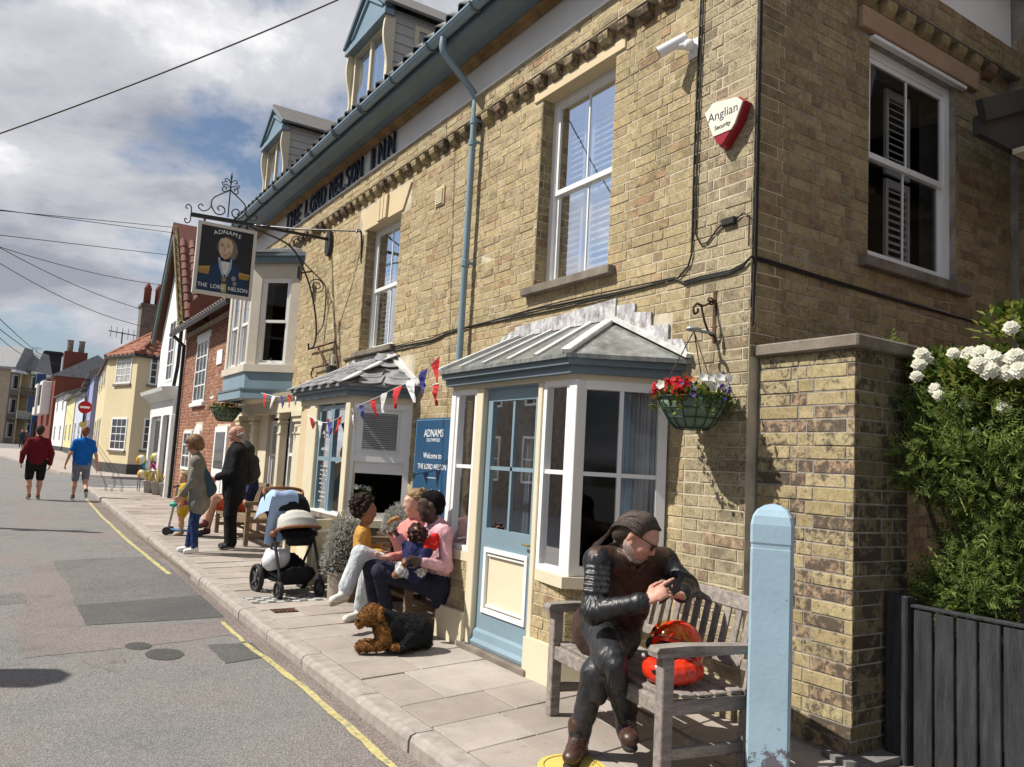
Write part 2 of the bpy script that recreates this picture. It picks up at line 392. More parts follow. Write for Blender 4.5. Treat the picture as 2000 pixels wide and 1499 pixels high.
M_side = brick_mat('dark_yellow_brick', [(.26,.2,.11),(.33,.26,.14),(.38,.3,.17),(.29,.23,.13),(.30,.2,.12)], .35, .7, .3, bias=.55)  # darker set of the yellow brick colours
M_red = brick_mat('red_brick', [(.29,.125,.08),(.34,.15,.09),(.26,.11,.075),(.37,.19,.12),(.21,.09,.065),(.32,.145,.085)], .25, .3, .2, bias=.6)
M_maroon = brick_mat('dark_red_brick', [(.16,.05,.035),(.2,.065,.045),(.13,.045,.035)], .25, .3, .2, bias=.6)
M_mortar = paint('mortar', (.52,.46,.35), .95, .2, 6, .5, 90, .1)
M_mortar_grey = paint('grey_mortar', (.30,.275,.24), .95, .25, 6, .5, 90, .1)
M_stucco = paint('pale_stucco', (.80,.79,.77), .85, .05, 1.2, .2, 50, .2)
M_stone = paint('sandstone', (.46,.36,.2), .85, .15, 3, .35, 60, .2, dirt=.25)
M_stonegrey = paint('weathered_stone', (.2,.17,.14), .9, .25, 5, .5, 50, .2, dirt=.5)
M_cream = paint('cream_paint', (.66,.59,.43), .5, .05, 1.5, .12, 25, .4, dirt=.12)
M_creamdeep = paint('sand_paint', (.60,.48,.30), .6, .05, 1.5, .12, 25, .4)
M_white = paint('white_gloss_paint', (.78,.78,.77), .35, .03, 2, .06, 20, .5, dirt=.05)
M_whitewash = paint('white_render', (.74,.74,.73), .8, .05, 1, .2, 40, .2, dirt=.1)
M_blue = paint('grey_blue_paint', (.20,.285,.34), .38, .06, 2, .08, 22, .45, dirt=.08)
M_bluedark = paint('slate_blue_paint', (.125,.17,.195), .45, .08, 2, .1, 22, .4, dirt=.12)
M_post = paint('pale_blue_post_paint', (.33,.47,.56), .45, .05, 2.5, .2, 14, .4, dirt=.1)
M_ochre = paint('ochre_cornice', (.27,.17,.075), .75, .3, 4, .3, 30, .25, dirt=.45)
M_black = paint('black_iron', (.015,.015,.017), .45, .2, 8, .2, 60, .5)
M_rust = paint('rusty_iron', (.10,.045,.03), .8, .4, 30, .4, 120, .3)
M_cable = paint('black_cable', (.02,.018,.016), .6, .2, 10, .1, 60, .3)
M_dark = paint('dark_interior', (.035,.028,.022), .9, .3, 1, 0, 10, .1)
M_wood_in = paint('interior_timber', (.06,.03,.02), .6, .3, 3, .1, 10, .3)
M_lead = None
def _lead():
    t = NT('weathered_lead'); p = t.pos(); n = t.noise(p, 7, 8, .7, .4); n2 = t.noise(t.pos('world', (1,1,.55)), 17, 7, .72, .5)
    c = t.ramp(n2, [(.36, (.2,.17,.18)), (.5, (.44,.43,.44)), (.60, (.6,.6,.6))]); c = t.mix(.5, c, t.ramp(n, [(.35, .5), (.6, 1.2)]), 'MULTIPLY')
    t.col(c); t.bump(n2, .4, .01); return t.set(.65, 0, .4)
M_lead = _lead()
M_whitelead = paint('white_painted_lead', (.62,.62,.60), .7, .15, 8, .4, 30, .3, dirt=.55)
M_slate = paint('grey_slate', (.24,.245,.255), .6, .3, 9, .5, 40, .4, dirt=.3)
def _wired():
    t = NT('dirty_roof_glass'); p = t.pos('world', (1,1,1)); n = t.noise(t.pos('world', (2,2,.6)), 6, 7, .7, .3)
    t.col(t.ramp(n, [(.35, (.13,.14,.13)), (.55, (.21,.22,.21)), (.7, (.34,.35,.33))])); return t.set(.22, 0, .6)
M_wired = _wired()
def tile_mat(name, cols, rough=.8):
    t = NT(name); p = t.pos(); r = t.rnd(); c = t.ramp(r, [(i/(len(cols)-1), x) for i, x in enumerate(cols)])
    c = t.mix(.5, c, t.ramp(t.noise(p, 14, 6, .65), [(.3, .5), (.7, 1.3)]), 'MULTIPLY'); t.col(c); t.bump(t.noise(p, 50, 5), .3, .005); return t.set(rough, 0, .3)
M_pantile = tile_mat('red_pantile', [(.29,.115,.07),(.35,.15,.09),(.24,.095,.065),(.32,.135,.085)])
M_blacktile = tile_mat('black_pantile', [(.022,.022,.024),(.035,.034,.034),(.028,.027,.03)], .5)
M_grtile = tile_mat('grey_roof_tile', [(.14,.135,.13),(.2,.19,.18),(.11,.105,.105),(.17,.16,.14)])
def glass(name, tint=(.02,.025,.03), refl=1.0, rough=.02, alpha=.82):
    """window pane: clear by Fresnel, mirror at grazing angles, a little dark"""
    t = NT(name); fr = t.node('ShaderNodeFresnel'); fr.inputs[0].default_value = 1.5
    tr = t.node('ShaderNodeBsdfTransparent'); tr.inputs[0].default_value = (alpha, alpha*1.01, alpha*1.02, 1)
    gl = t.node('ShaderNodeBsdfGlossy'); gl.inputs['Roughness'].default_value = rough; gl.inputs[0].default_value = (.95, .97, 1, 1)
    b = t.node('ShaderNodeBump'); b.inputs['Strength'].default_value = .015; b.inputs['Distance'].default_value = .02
    t.link(t.noise(t.pos(), 2.2, 2), b.inputs['Height']); t.link(b.outputs[0], gl.inputs['Normal'])
    m = t.node('ShaderNodeMixShader'); t.link(t.math('MULTIPLY', fr.outputs[0], refl*.8), m.inputs[0]); t.link(tr.outputs[0], m.inputs[1]); t.link(gl.outputs[0], m.inputs[2])
    t.link(m.outputs[0], t.out.inputs[0]); return t.m
M_glass = glass('window_glass')
def asphalt(name, a, b, c, agg=1.0, br=(.55,.75), mx=1.0):
    t = NT(name); p = t.pos()
    g = t.noise(p, 190, 3, .6); v = t.node('ShaderNodeTexVoronoi'); v.inputs['Scale'].default_value = 120*agg; t.link(p, v.inputs['Vector'])
    big = t.ramp(t.noise(p, .8, 5, .55), [(.35, a), (.5, b), (.66, c)])
    col = t.mix(.75, big, t.ramp(v.outputs['Color'], [(.1, br[0]), (.9, br[1]*1.9)]), 'MULTIPLY')
    stain = t.ramp(t.noise(p, 3.1, 7, .7), [(.55, 1.0), (.75, .72)]); col = t.mix(mx, col, stain, 'MULTIPLY')
    cn = t.math('ABSOLUTE', t.math('SUBTRACT', t.noise(p, 1.3, 6, .62, .8), .5)); cr = t.math('MULTIPLY', t.ramp(cn, [(.0, 1.0), (.006, 0.0)]), t.ramp(t.noise(p, .45, 3), [(.5, 0.0), (.62, .75)])); col = t.mix(cr, col, (.05,.047,.043))
    gm = t.ramp(t.noise(p, 42, 2, .4), [(.71, 0.0), (.74, .5)]); col = t.mix(gm, col, (.07,.065,.06))
    t.col(col); h = t.math('ADD', t.math('MULTIPLY', v.outputs['Distance'], 1.2), g); t.bump(h, .5, .012); return t.set(.85, 0, .3)
M_road = asphalt('worn_asphalt', (.175,.172,.168), (.20,.193,.187), (.212,.185,.175))
M_roadpink = asphalt('pinkish_asphalt', (.18,.16,.152), (.2,.176,.167), (.21,.186,.176))
M_roaddark = asphalt('dark_asphalt_patch', (.085,.085,.085), (.105,.103,.10), (.12,.117,.113))
M_roadmid = asphalt('grey_asphalt_patch', (.125,.122,.118), (.15,.145,.14), (.16,.15,.145), .6)
M_tar = asphalt('tar_patch', (.055,.055,.055), (.07,.07,.068), (.08,.078,.076))
M_gutter = asphalt('gutter_asphalt', (.17,.14,.125), (.2,.165,.15), (.23,.195,.175), .8)
def slab_mat():
    t = NT('concrete_paving'); p = t.pos(); r = t.rnd()
    c = t.ramp(r, [(0, (.33,.285,.25)), (.5, (.365,.32,.285)), (1, (.395,.35,.315))])
    c = t.mix(.6, c, t.ramp(t.noise(p, 3.5, 6, .6), [(.3, .78), (.7, 1.15)]), 'MULTIPLY'); n2 = t.noise(p, 160, 3, .6)
    c = t.mix(.35, c, t.ramp(n2, [(.3, .6), (.7, 1.3)]), 'MULTIPLY')
    s = t.ramp(t.noise(p, 11, 6, .7), [(.60, 1.0), (.74, .66)]); c = t.mix(1.0, c, s, 'MULTIPLY'); s2 = t.ramp(t.noise(p, 1.1, 5, .6), [(.35, 1.06), (.7, .80)]); c = t.mix(1.0, c, s2, 'MULTIPLY'); gum = t.ramp(t.noise(p, 30, 1, .3), [(.735, 0.0), (.75, .45)]); t.col(t.mix(gum, c, (.10,.09,.08))); t.bump(n2, .3, .004); return t.set(.85, 0, .25)
M_slab = slab_mat()
M_kerb = paint('granite_kerb', (.34,.305,.275), .85, .15, 12, .5, 140, .3, dirt=.3)
M_joint = paint('sandy_joint', (.20,.17,.135), .95, .3, 20, .5, 80, .1)
def yellow_line():
    t = NT('worn_yellow_paint'); p = t.pos(); n = t.noise(p, 26, 7, .75); 
    t.col(t.mix(t.ramp(n, [(.50, 0.0), (.62, 1.0)]), t.ramp(t.noise(p, 5, 4), [(.3, (.42,.36,.15)), (.7, (.52,.46,.21))]), (.2,.185,.15))); t.bump(t.noise(p, 140, 3), .4, .006); return t.set(.8, 0, .3)
M_yellow = yellow_line()
M_whiteline = paint('worn_white_paint', (.55,.55,.53), .8, .2, 9, .3, 80, .2, dirt=.5)
def wood(name, a, b, rough=.8, axis=(1,1,1), sc=6):
    t = NT(name); p = t.pos('object', axis); n = t.noise(p, sc, 7, .65, .4); r = t.rnd()
    c = t.ramp(n, [(.3, a), (.7, b)]); c = t.mix(.35, c, t.ramp(r, [(0, .75), (1, 1.2)]), 'MULTIPLY')
    c = t.mix(.6, c, t.ramp(t.noise(p, sc*9, 5, .7), [(.35, .55), (.6, 1.15)]), 'MULTIPLY'); t.col(c); t.bump(t.noise(p, sc*5, 5, .7), .45, .006); return t.set(rough, 0, .25)
M_greywood = wood('weathered_grey_oak', (.16,.135,.12), (.36,.32,.29), .85, (5,.8,5), 5)
M_teak = wood('weathered_teak', (.15,.105,.065), (.29,.21,.14), .75, (5,.8,5), 5)
M_blackwood = wood('black_stained_timber', (.018,.019,.022), (.05,.051,.056), .75, (6,6,.6), 5)
# ================================================================ ground, road, pavement
def sheet(name, poly, z, mat, slope=True, off=0.0, parent=None, seg=None):
    """flat polygon laid on the rising street at height z"""
    mb = MB(); vs = [(x, y, z+off+(gz(y) if slope else 0)) for x, y in poly]
    mb.add(vs, [tuple(range(len(vs)))]); o = mb.build(name, mat, parent, recalc=False)
    me = o.data
    if me.polygons[0].normal.z < 0: me.flip_normals()
    return struct(o) if parent is None else o
RZ = -.10
mb = MB()
ys = [-60, -10, 0, 6, 14, 22, 30, 45, 60, 90, 140, 240, 400]
xs = [-400, -60, -12, 0, 2.2, 30, 120, 400]
vs = [(x, y, RZ + (gz(y) if y < 140 else gz(140))) for y in ys for x in xs]; n = len(xs)
mb.add(vs, [(j*n+i, j*n+i+1, (j+1)*n+i+1, (j+1)*n+i) for j in range(len(ys)-1) for i in range(n-1)])
road = struct(mb.build('road', M_road, recalc=False))
def rough_poly(poly, amp=.02, n=6, seed=0):
    rr = random.Random(seed); o = []
    for i in range(len(poly)):
        a, b = poly[i], poly[(i+1) % len(poly)]
        for k in range(n): t = k/n; o.append((a[0]+(b[0]-a[0])*t+(rr.uniform(-amp, amp) if k else 0), a[1]+(b[1]-a[1])*t+(rr.uniform(-amp, amp) if k else 0)))
    return o
def patch(name, pts, mat, lift, amp=.012, seed=1):
    P = [PZ(px, py, RZ) for px, py in pts]
    return sheet(name, rough_poly([(p.x, p.y) for p in P], amp, 7, seed), RZ, mat, True, lift*.3)
patch('gutter_strip', [(168,985),(192,985),(330,1085),(470,1195),(640,1330),(860,1500),(1010,1620),(900,1620),(765,1499),(600,1350),(430,1215),(330,1128)], M_gutter, .004, .01)
patch('pink_patch', [(60,1110),(135,1110),(165,1225),(40,1262),(30,1235)], M_roadpink, .004, .03, 3)
patch('grey_patch', [(103,1102),(292,1093),(352,1118),(398,1168),(150,1188),(130,1145)], M_roadmid, .008, .02, 5)
patch('dark_patch', [(148,1187),(415,1165),(467,1207),(168,1225)], M_roaddark, .012, .006, 6)
patch('rough_patch', [(33,1240),(430,1217),(485,1238),(300,1262),(46,1288)], M_roadpink, .008, .012, 7)
patch('grey_patch', [(405,1262),(540,1254),(580,1275),(440,1297)], M_roaddark, .012, .008, 8)
patch('grey_patch', [(-40,1170),(45,1163),(53,1182),(-40,1190)], M_roadmid, .008, .006, 9)
for c, rx, ry in (((270,1264), 26, 7), ((321,1280), 38, 11)):
    patch('tar_patch', [(c[0]+rx*math.cos(a*math.pi/8), c[1]+ry*math.sin(a*math.pi/8)) for a in range(16)], M_tar, .012, .006, 11)
# yellow no-parking line, worn away where the road was dug up
def yline(pts, w=.055, seed=1, lift=.006):
    rr = random.Random(seed); L = []; R_ = []
    P = [PZ(px, py, RZ) for px, py in pts]; Q = []
    for a, b in zip(P, P[1:]):
        k = max(2, int((b-a).length/.12))
        Q += [a+(b-a)*(i/k) for i in range(k)]
    Q.append(P[-1]); mb = MB(); vs = []
    for q in Q:
        d = rr.uniform(-.006, .006)
        vs += [(q.x-w/2+d+rr.uniform(-.005,.005), q.y, RZ+gz(q.y)+lift), (q.x+w/2+d+rr.uniform(-.005,.005), q.y, RZ+gz(q.y)+lift)]
    mb.add(vs, [(2*i, 2*i+1, 2*i+3, 2*i+2) for i in range(len(Q)-1)])
    return struct(mb.build('yellow_road_line', M_yellow, recalc=False))
yline([(433,1218),(475,1256)], .04, 2); yline([(478,1259),(520,1288),(600,1350),(765,1499),(880,1602),(1010,1720)], .05, 3)
yline([(168,985),(200,1020),(250,1065),(330,1128)], .055, 4)
# pavement: sandy bed, slabs each a piece of their own, granite kerb stones
XK0, XK1 = 1.97, 2.12
def kerb_x(y): return 0.0 if y < 8 else min(.25, .0125*(y-8))
mb = MB(); vs = []; yy = [1.2, 4, 6, 10, 14, 18, 22, 25.8]
for y in yy: vs += [(XK0+.02+kerb_x(y), y, gz(y)-.012), (7.5, y, gz(y)-.012)]
mb.add(vs, [(2*i, 2*i+1, 2*i+3, 2*i+2) for i in range(len(yy)-1)])
pavement = struct(mb.build('pavement', M_joint, recalc=False))
rr = random.Random(5); slab_meshes = {}
y = 1.35; row = 0; nsl = 0
SK = .16
while y < 25.6:
    hrow = .40 if row % 7 else .62
    x = XK1+kerb_x(y)+.012; xe = 3.95; first = (.62, .33, .48)[row % 3]; xi = x
    cuts = [x]
    xi += first
    while xi < xe-.25: cuts.append(xi); xi += .62+rr.uniform(-.01,.01)
    cuts.append(xe)
    for a, b in zip(cuts, cuts[1:]):
        z = gz(y)+rr.uniform(-.003,.003); tl = rr.uniform(-.002,.002)
        mb = MB(); q = []
        for (xx, yv) in ((a+.005, y+.005), (b-.005, y+.005), (b-.005, y+hrow-.005), (a+.005, y+hrow-.005)):
            q.append((xx, yv+SK*(xx-XK1)))
        c = (a+b)/2, y+hrow/2
        inn_ = [(px+(c[0]-px)*.012, py+(c[1]+SK*(c[0]-XK1)-py)*.018) for px, py in q]
        mb.add([(px, py, z-.05) for px, py in q]+[(px, py, z-.004) for px, py in q]+[(px, py, z+tl*(1 if i in (0,1) else -1)) for i, (px, py) in enumerate(inn_)],
               [(0,1,5,4),(1,2,6,5),(2,3,7,6),(3,0,4,7),(4,5,9,8),(5,6,10,9),(6,7,11,10),(7,4,8,11),(8,9,10,11)])
        mb.build('paving_slab', M_slab, pavement, recalc=False); nsl += 1
    y += hrow; row += 1
kerb = struct(MB().box(XK0+.02, XK1-.02, 1.2, 25.5, -.3, -.02).build('kerb', M_joint))
y = 1.2; 
while y < 25.4:
    L = rr.choice((.75, .9, .92, 1.05)); k0, k1 = kerb_x(y), kerb_x(y+L); z = gz(y+L/2)+rr.uniform(-.004,.004); j = rr.uniform(-.006,.006)
    mb = MB(); pr = [(XK0+j, -.14), (XK0+j, -.035), (XK0+.012+j, -.01), (XK0+.04+j, z*0), (XK1, 0), (XK1, -.14)]
    vs = [(px+k0, y+.005, pz+gz(y)) for px, pz in pr]+[(px+k1, y+L-.005, pz+gz(y+L)) for px, pz in pr]; m = len(pr)
    mb.add(vs, [tuple(range(m-1,-1,-1)), tuple(range(m, 2*m))]+[(i, (i+1) % m, m+(i+1) % m, m+i) for i in range(m)])
    mb.build('kerb_stone', M_kerb, kerb); y += L
# the pavement's rounded end at the side street, the side street's white give-way dashes, pavement beyond
pv = struct(MB().box(7.5, 12, 1.2, 2.0, -.2, -.03).build('yard_ground', M_joint))
def raised(name, poly, z0, z1, mat):
    mb = MB(); n = len(poly)
    vs = [(x, y, z0+gz(y)) for x, y in poly]+[(x, y, z1+gz(y)) for x, y in poly]
    mb.add(vs, [tuple(range(n, 2*n))]+[(i, (i+1) % n, n+(i+1) % n, n+i) for i in range(n)]); return struct(mb.build(name, mat))
raised('far_pavement', [(2.0,36),(2.6,34.5),(3.6,33.6),(14,33.0),(14,80),(-1.0,80),(-.2,58),(1.2,44)], -.12, .0, M_slab)
raised('far_pavement', [(-30,62),(-12,66),(-3,74),(-1,84),(-6,130),(-30,130)], -.12, .0, M_slab)
for k in range(3):
    sheet('give_way_dash', [(3.0+k*1.4, 28.6+.2*k), (4.0+k*1.4, 28.5+.2*k), (4.0+k*1.4, 28.75+.2*k), (3.0+k*1.4, 28.85+.2*k)], RZ, M_whiteline, True, .006)
sheet('side_street', [(2.3,26.6),(16,26.2),(16,33.0),(3.4,33.4),(2.4,34.2)], RZ, M_roadmid, True, .004)
# studded entrance mat, small iron drain, yellow floor sticker
mt = thing('entrance_tiles', 'small grey and white chequered entrance tiles under the pushchair', 'floor tiles', (2.3, 8.1, 0))
mb = MB(); mb.box(2.14, 2.86, 7.72, 9.15, .002, .008); mb.build('mortar_bed', M_mortar_grey, mt)
mw, mg = MB(), MB(); k = 0
for i in range(9):
    for j in range(18):
        (mw if (i+j) % 2 else mg).box(2.15+i*.078, 2.222+i*.078, 7.73+j*.078, 7.802+j*.078, .006, .013)
a = mw.build('tiles', paint('pale_tile', (.5,.5,.48), .5, .15, 9), mt); a['kind'] = 'stuff'
a = mg.build('tiles', paint('dark_tile', (.14,.14,.14), .5, .2, 9), mt); a['kind'] = 'stuff'
dr = thing('drain_cover', 'small rusty iron drain cover set in the paving before the pushchair', 'drain cover', (2.33, 7.33, 0))
MB().box(2.22, 2.44, 7.25, 7.41, .002, .006).build('pit', M_dark, dr)
for k in range(6): MB().box(2.225+k*.037, 2.243+k*.037, 7.255, 7.405, .004, .014).build('bar', M_rust, dr)
for yv in (7.255, 7.325, 7.395): MB().box(2.22, 2.44, yv, yv+.012, .005, .013).build('rail', M_rust, dr)
# ================================================================ the brick inn
XF, YC, YE = 3.83, 3.30, 15.9
inn = thing('brick_inn', 'two-storey yellow brick inn with grey blue bays and white sash windows', 'inn', (XF, YC, 0))
FR = frame((XF, 0, 0), (0,1,0), (-1,0,0))              # street front: u = y, w = out to the street
SD = frame((0, YC, 0), (1,0,0), (0,-1,0))              # shaded side wall: u = x
def wall_shell(fr, u0, u1, z0, z1, ops, t=.3):
    us = sorted({u0, u1, *[o[0] for o in ops], *[o[1] for o in ops]}); zs = sorted({z0, z1, *[o[2] for o in ops], *[o[3] for o in ops]})
    def solid(i, j):
        if i < 0 or j < 0 or i >= len(us)-1 or j >= len(zs)-1: return None
        uc, zc = (us[i]+us[i+1])/2, (zs[j]+zs[j+1])/2
        return not any(o[0] < uc < o[1] and o[2] < zc < o[3] for o in ops)
    mb = MB(fr)
    for i in range(len(us)-1):
        for j in range(len(zs)-1):
            if not solid(i, j): continue
            a, b, c, d = us[i], us[i+1], zs[j], zs[j+1]
            mb.add([(a,0,c),(b,0,c),(b,0,d),(a,0,d)], [(0,1,2,3)]); mb.add([(a,-t,c),(b,-t,c),(b,-t,d),(a,-t,d)], [(3,2,1,0)])
            if not solid(i-1, j): mb.add([(a,0,c),(a,-t,c),(a,-t,d),(a,0,d)], [(0,1,2,3)])
            if not solid(i+1, j): mb.add([(b,0,c),(b,-t,c),(b,-t,d),(b,0,d)], [(3,2,1,0)])
            if not solid(i, j-1): mb.add([(a,0,c),(b,0,c),(b,-t,c),(a,-t,c)], [(0,1,2,3)])
            if not solid(i, j+1): mb.add([(a,0,d),(b,0,d),(b,-t,d),(a,-t,d)], [(3,2,1,0)])
    return mb
def brick_rects(u0, u1, z0, z1, ops, pitch=.0785, sl=.228, jt=.0075, seed=1, straight=None, bond='flemish'):
    rr = random.Random(seed); out = []; nrow = int(round((z1-z0)/pitch)); ph = (z1-z0)/nrow
    for r in range(nrow):
        a, b = z0+r*ph+jt/2, z0+(r+1)*ph-jt/2; zc = (a+b)/2
        segs = [(u0, u1)] if straight is None or not (u0 < straight < u1) else [(u0, straight), (straight, u1)]
        for o in ops:
            if o[2]-.02 < zc < o[3]+.02:
                ns = []
                for s0, s1 in segs:
                    if o[1] <= s0 or o[0] >= s1: ns.append((s0, s1)); continue
                    if o[0] > s0: ns.append((s0, o[0]))
                    if o[1] < s1: ns.append((o[1], s1))
                segs = ns
        for s0, s1 in segs:
            u = s0-(0 if r % 2 else .057); k = r
            while u < s1-.01:
                L = (sl if k % 2 else .108) if bond == 'flemish' else sl
                if bond != 'flemish' and u < s0+.001 and r % 2: L = sl/2
                v = u+L; c0, c1 = max(u, s0), min(v, s1)
                if s1-c1 < .05: c1 = s1; v = s1
                if c1-c0 > .03: out.append((c0+jt/2, c1-jt/2+rr.uniform(-.001,.001), a+rr.uniform(-.0015,.0015), b+rr.uniform(-.0015,.0015)))
                u = v; k += 1
    return out
def brick_shape(mb, u0, u1, z0, z1, proud, ch=.004, rr=random):
    j = lambda: rr.uniform(-.002, .002)
    a = [(u0,-.012,z0),(u1,-.012,z0),(u1,-.012,z1),(u0,-.012,z1)]
    b = [(u0,proud-ch,z0),(u1,proud-ch,z0),(u1,proud-ch,z1),(u0,proud-ch,z1)]
    c = [(u0+ch+j(),proud+j(),z0+ch),(u1-ch+j(),proud+j(),z0+ch),(u1-ch+j(),proud+j(),z1-ch),(u0+ch+j(),proud+j(),z1-ch)]
    mb.add(a+b+c, [(0,1,5,4),(1,2,6,5),(2,3,7,6),(3,0,4,7),(4,5,9,8),(5,6,10,9),(6,7,11,10),(7,4,8,11),(8,9,10,11)])
BT = {}
def brick_tpl(kind, mat):
    """a few shared brick meshes, unit sized (1 x 1), stretched by the object's scale"""
    key = (kind, mat.name)
    if key not in BT:
        r2 = random.Random(len(BT)*13+3); BT[key] = []
        L = .219 if kind == 's' else .1
        for q in range(4):
            mb = MB(); brick_shape(mb, -L/2, L/2, -.035, .035, .006, .003, r2); me = mb.mesh('brick', True); me.materials.append(mat); BT[key].append((me, L, .07))
    return BT[key]
def lay(fr, rects, mat, parent, single, seed=3, proud=.0035, name='brick'):
    """bricks in `single` (a set of indices) as objects of their own, the rest joined"""
    rr = random.Random(seed); mb = MB(fr); rot = fr.to_3x3(); rest = 0
    lh = rot.determinant() < 0
    for i, (a, b, c, d) in enumerate(rects):
        pj = proud+rr.uniform(-.002,.0025)
        if i in single:
            me, L, Hh = rr.choice(brick_tpl('s' if b-a > .15 else 'h', mat))
            o = link(name, me, parent)
            m = fr @ Matrix.Translation(((a+b)/2, pj-.006, (c+d)/2))
            loc = m.translation; o.matrix_basis = Matrix.Translation(loc) @ (rot if not lh else (rot @ Matrix.Diagonal((-1,1,1)))).to_4x4() @ Matrix.Diagonal(((b-a)/L, 1, (d-c)/Hh, 1))
        else:
            brick_shape(mb, a, b, c, d, pj, .003, rr); rest += 1
    if rest:
        o = mb.build(name+'work', mat, parent); o['kind'] = 'stuff'
def nearest(fr, rects, n, skip=lambda p: False):
    sc = []
    for i, (a, b, c, d) in enumerate(rects):
        p = fr @ Vector(((a+b)/2, 0, (c+d)/2))
        v = p-CAM; dep = v.dot(_a)
        if dep < .5: continue
        px = 1000+FPX*v.dot(_r)/dep; py = 749.5-FPX*v.dot(_u)/dep
        if -20 < px < 2020 and -20 < py < 1520 and not skip((px, py)): sc.append((dep/ (b-a)**.5, i))
    sc.sort(); return {i for _, i in sc[:n]}
# openings on the street front (u0,u1,z0,z1)
W1 = (4.72, 5.75, 3.03, 4.80); W2 = (8.75, 9.85, 2.82, 4.50)
BAY1 = (3.98, 6.32, 0, 2.56); BAY2 = (8.08, 10.55, 0, 2.6); ORI = (12.75, 15.35, 2.5, 4.75); SHOP = (10.75, 15.45, 0, 2.38)
ops_f = [W1, W2, BAY1, BAY2, ORI, SHOP]
ZB, ZT = 5.20, 5.62
SW = (5.05, 6.22, 3.06, 4.70)
fw = wall_shell(FR, YC, YE, -.1, 6.0, [W1, W2, (4.05, 6.25, -.1, 2.3), (8.15, 10.45, -.1, 2.3), (12.85, 15.25, 2.6, 4.6), (11.0, 15.3, -.1, 2.25)]); fw.build('street_wall', M_mortar, inn)
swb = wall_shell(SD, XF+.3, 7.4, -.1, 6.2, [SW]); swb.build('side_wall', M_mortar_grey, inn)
r_front = brick_rects(YC, YE, 0.0, 4.99, ops_f+[(4.6, 5.87, 4.79, 4.88), (8.5, 10.15, 4.5, 4.8)], seed=2, straight=3.82)
skip_bay = lambda p: (850 < p[0] < 1330 and p[1] > 760)
near_f = nearest(FR, r_front, 215, skip_bay)
cor = [r for r in r_front if r[1] < 3.825]; rst = [r for r in r_front if r[1] >= 3.825]; lay(FR, rst, M_brick, inn, nearest(FR, rst, 120, skip_bay)); lay(FR, cor, M_corner, inn, nearest(FR, cor, 95), 4)
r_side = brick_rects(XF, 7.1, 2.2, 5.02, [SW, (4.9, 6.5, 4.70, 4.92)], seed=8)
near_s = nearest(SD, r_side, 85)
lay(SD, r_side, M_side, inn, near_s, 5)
# corbel band with its dentil bricks, stucco frieze, cornice
bb = brick_rects(YC-.09, YE, 5.0, ZB, [], seed=12); lay(frame((XF-.095, 0, 0), (0,1,0), (-1,0,0)), bb, M_brick, inn, set(), 6, name='band_brick')
MB(FR).box(YC-.09, YE, 0, .095, 4.995, ZB).build('corbel_band', M_mortar, inn)
MB(FR).box(YC-.1, YE, .0, .11, ZB, ZB+.02).build('band_ledge', M_stucco, inn)
bs = brick_rects(XF-.09, 7.1, 5.035, 5.26, [], seed=13); lay(frame((0, YC-.095, 0), (1,0,0), (0,-1,0)), bs, M_side, inn, set(), 6, name='band_brick')
MB(SD).box(XF-.088, 7.1, 0, .095, 5.03, 5.258).build('corbel_band', M_mortar_grey, inn)
def dentil_mesh():
    mb = MB(); pr = [(0,0),(.082,.0),(.086,-.03),(.072,-.07),(.04,-.105),(0,-.12)]
    mb.prism([(a, b) for a, b in pr], -.06, .06, 'x'); return mb
dm = dentil_mesh().mesh('dentil'); dm.materials.append(M_pier); dm2 = dentil_mesh().mesh('dentil'); dm2.materials.append(M_side)  # darker brick on the front dentils paints in the shade under the band
y = YC+.1
while y < YE-.1:
    o = link('dentil', dm, inn); o.matrix_basis = frame((XF, y, 4.994), (0,1,0), (-1,0,0)); y += .235
x = 4.72
while x < 6.9:
    o = link('dentil', dm2, inn); o.matrix_basis = Matrix.Translation((x, YC, 5.029)) @ frame((0,0,0), (-1,0,0), (0,-1,0)); x += .245
MB(FR).box(YC-.004, YE, 0, .02, ZB+.02, ZT).build('frieze', M_stucco, inn)
MB(SD).box(XF+.02, 7.1, 0, .02, 5.26, 5.85).build('frieze', M_stucco, inn)
MB(FR).prism([(0.02,ZT-.02),(.17,ZT),(.215,ZT+.06),(.215,ZT+.14),(.02,ZT+.14)], 0, 1, 'x') if False else None
def extr(name, prof, y0, y1, mat):
    """profile in (w, z) extruded along the street front"""
    mb = MB(); n = len(prof)
    mb.prism([(XF-a, b) for a, b in prof], y0, y1, 'y'); return mb.build(name, mat, inn)
extr('cornice', [(.02,ZT),(.05,ZT-.025),(.08,ZT-.01),(.10,ZT+.015),(.14,ZT+.022),(.15,ZT+.10),(.02,ZT+.12)], YC-.12, YE, M_ochre)
extr('soffit', [(.138,ZT+.03),(.28,ZT+.0),(.42,ZT+.02),(.435,ZT+.06),(.435,ZT+.16),(.138,ZT+.16)], YC-.2, YE+.02, M_bluedark)
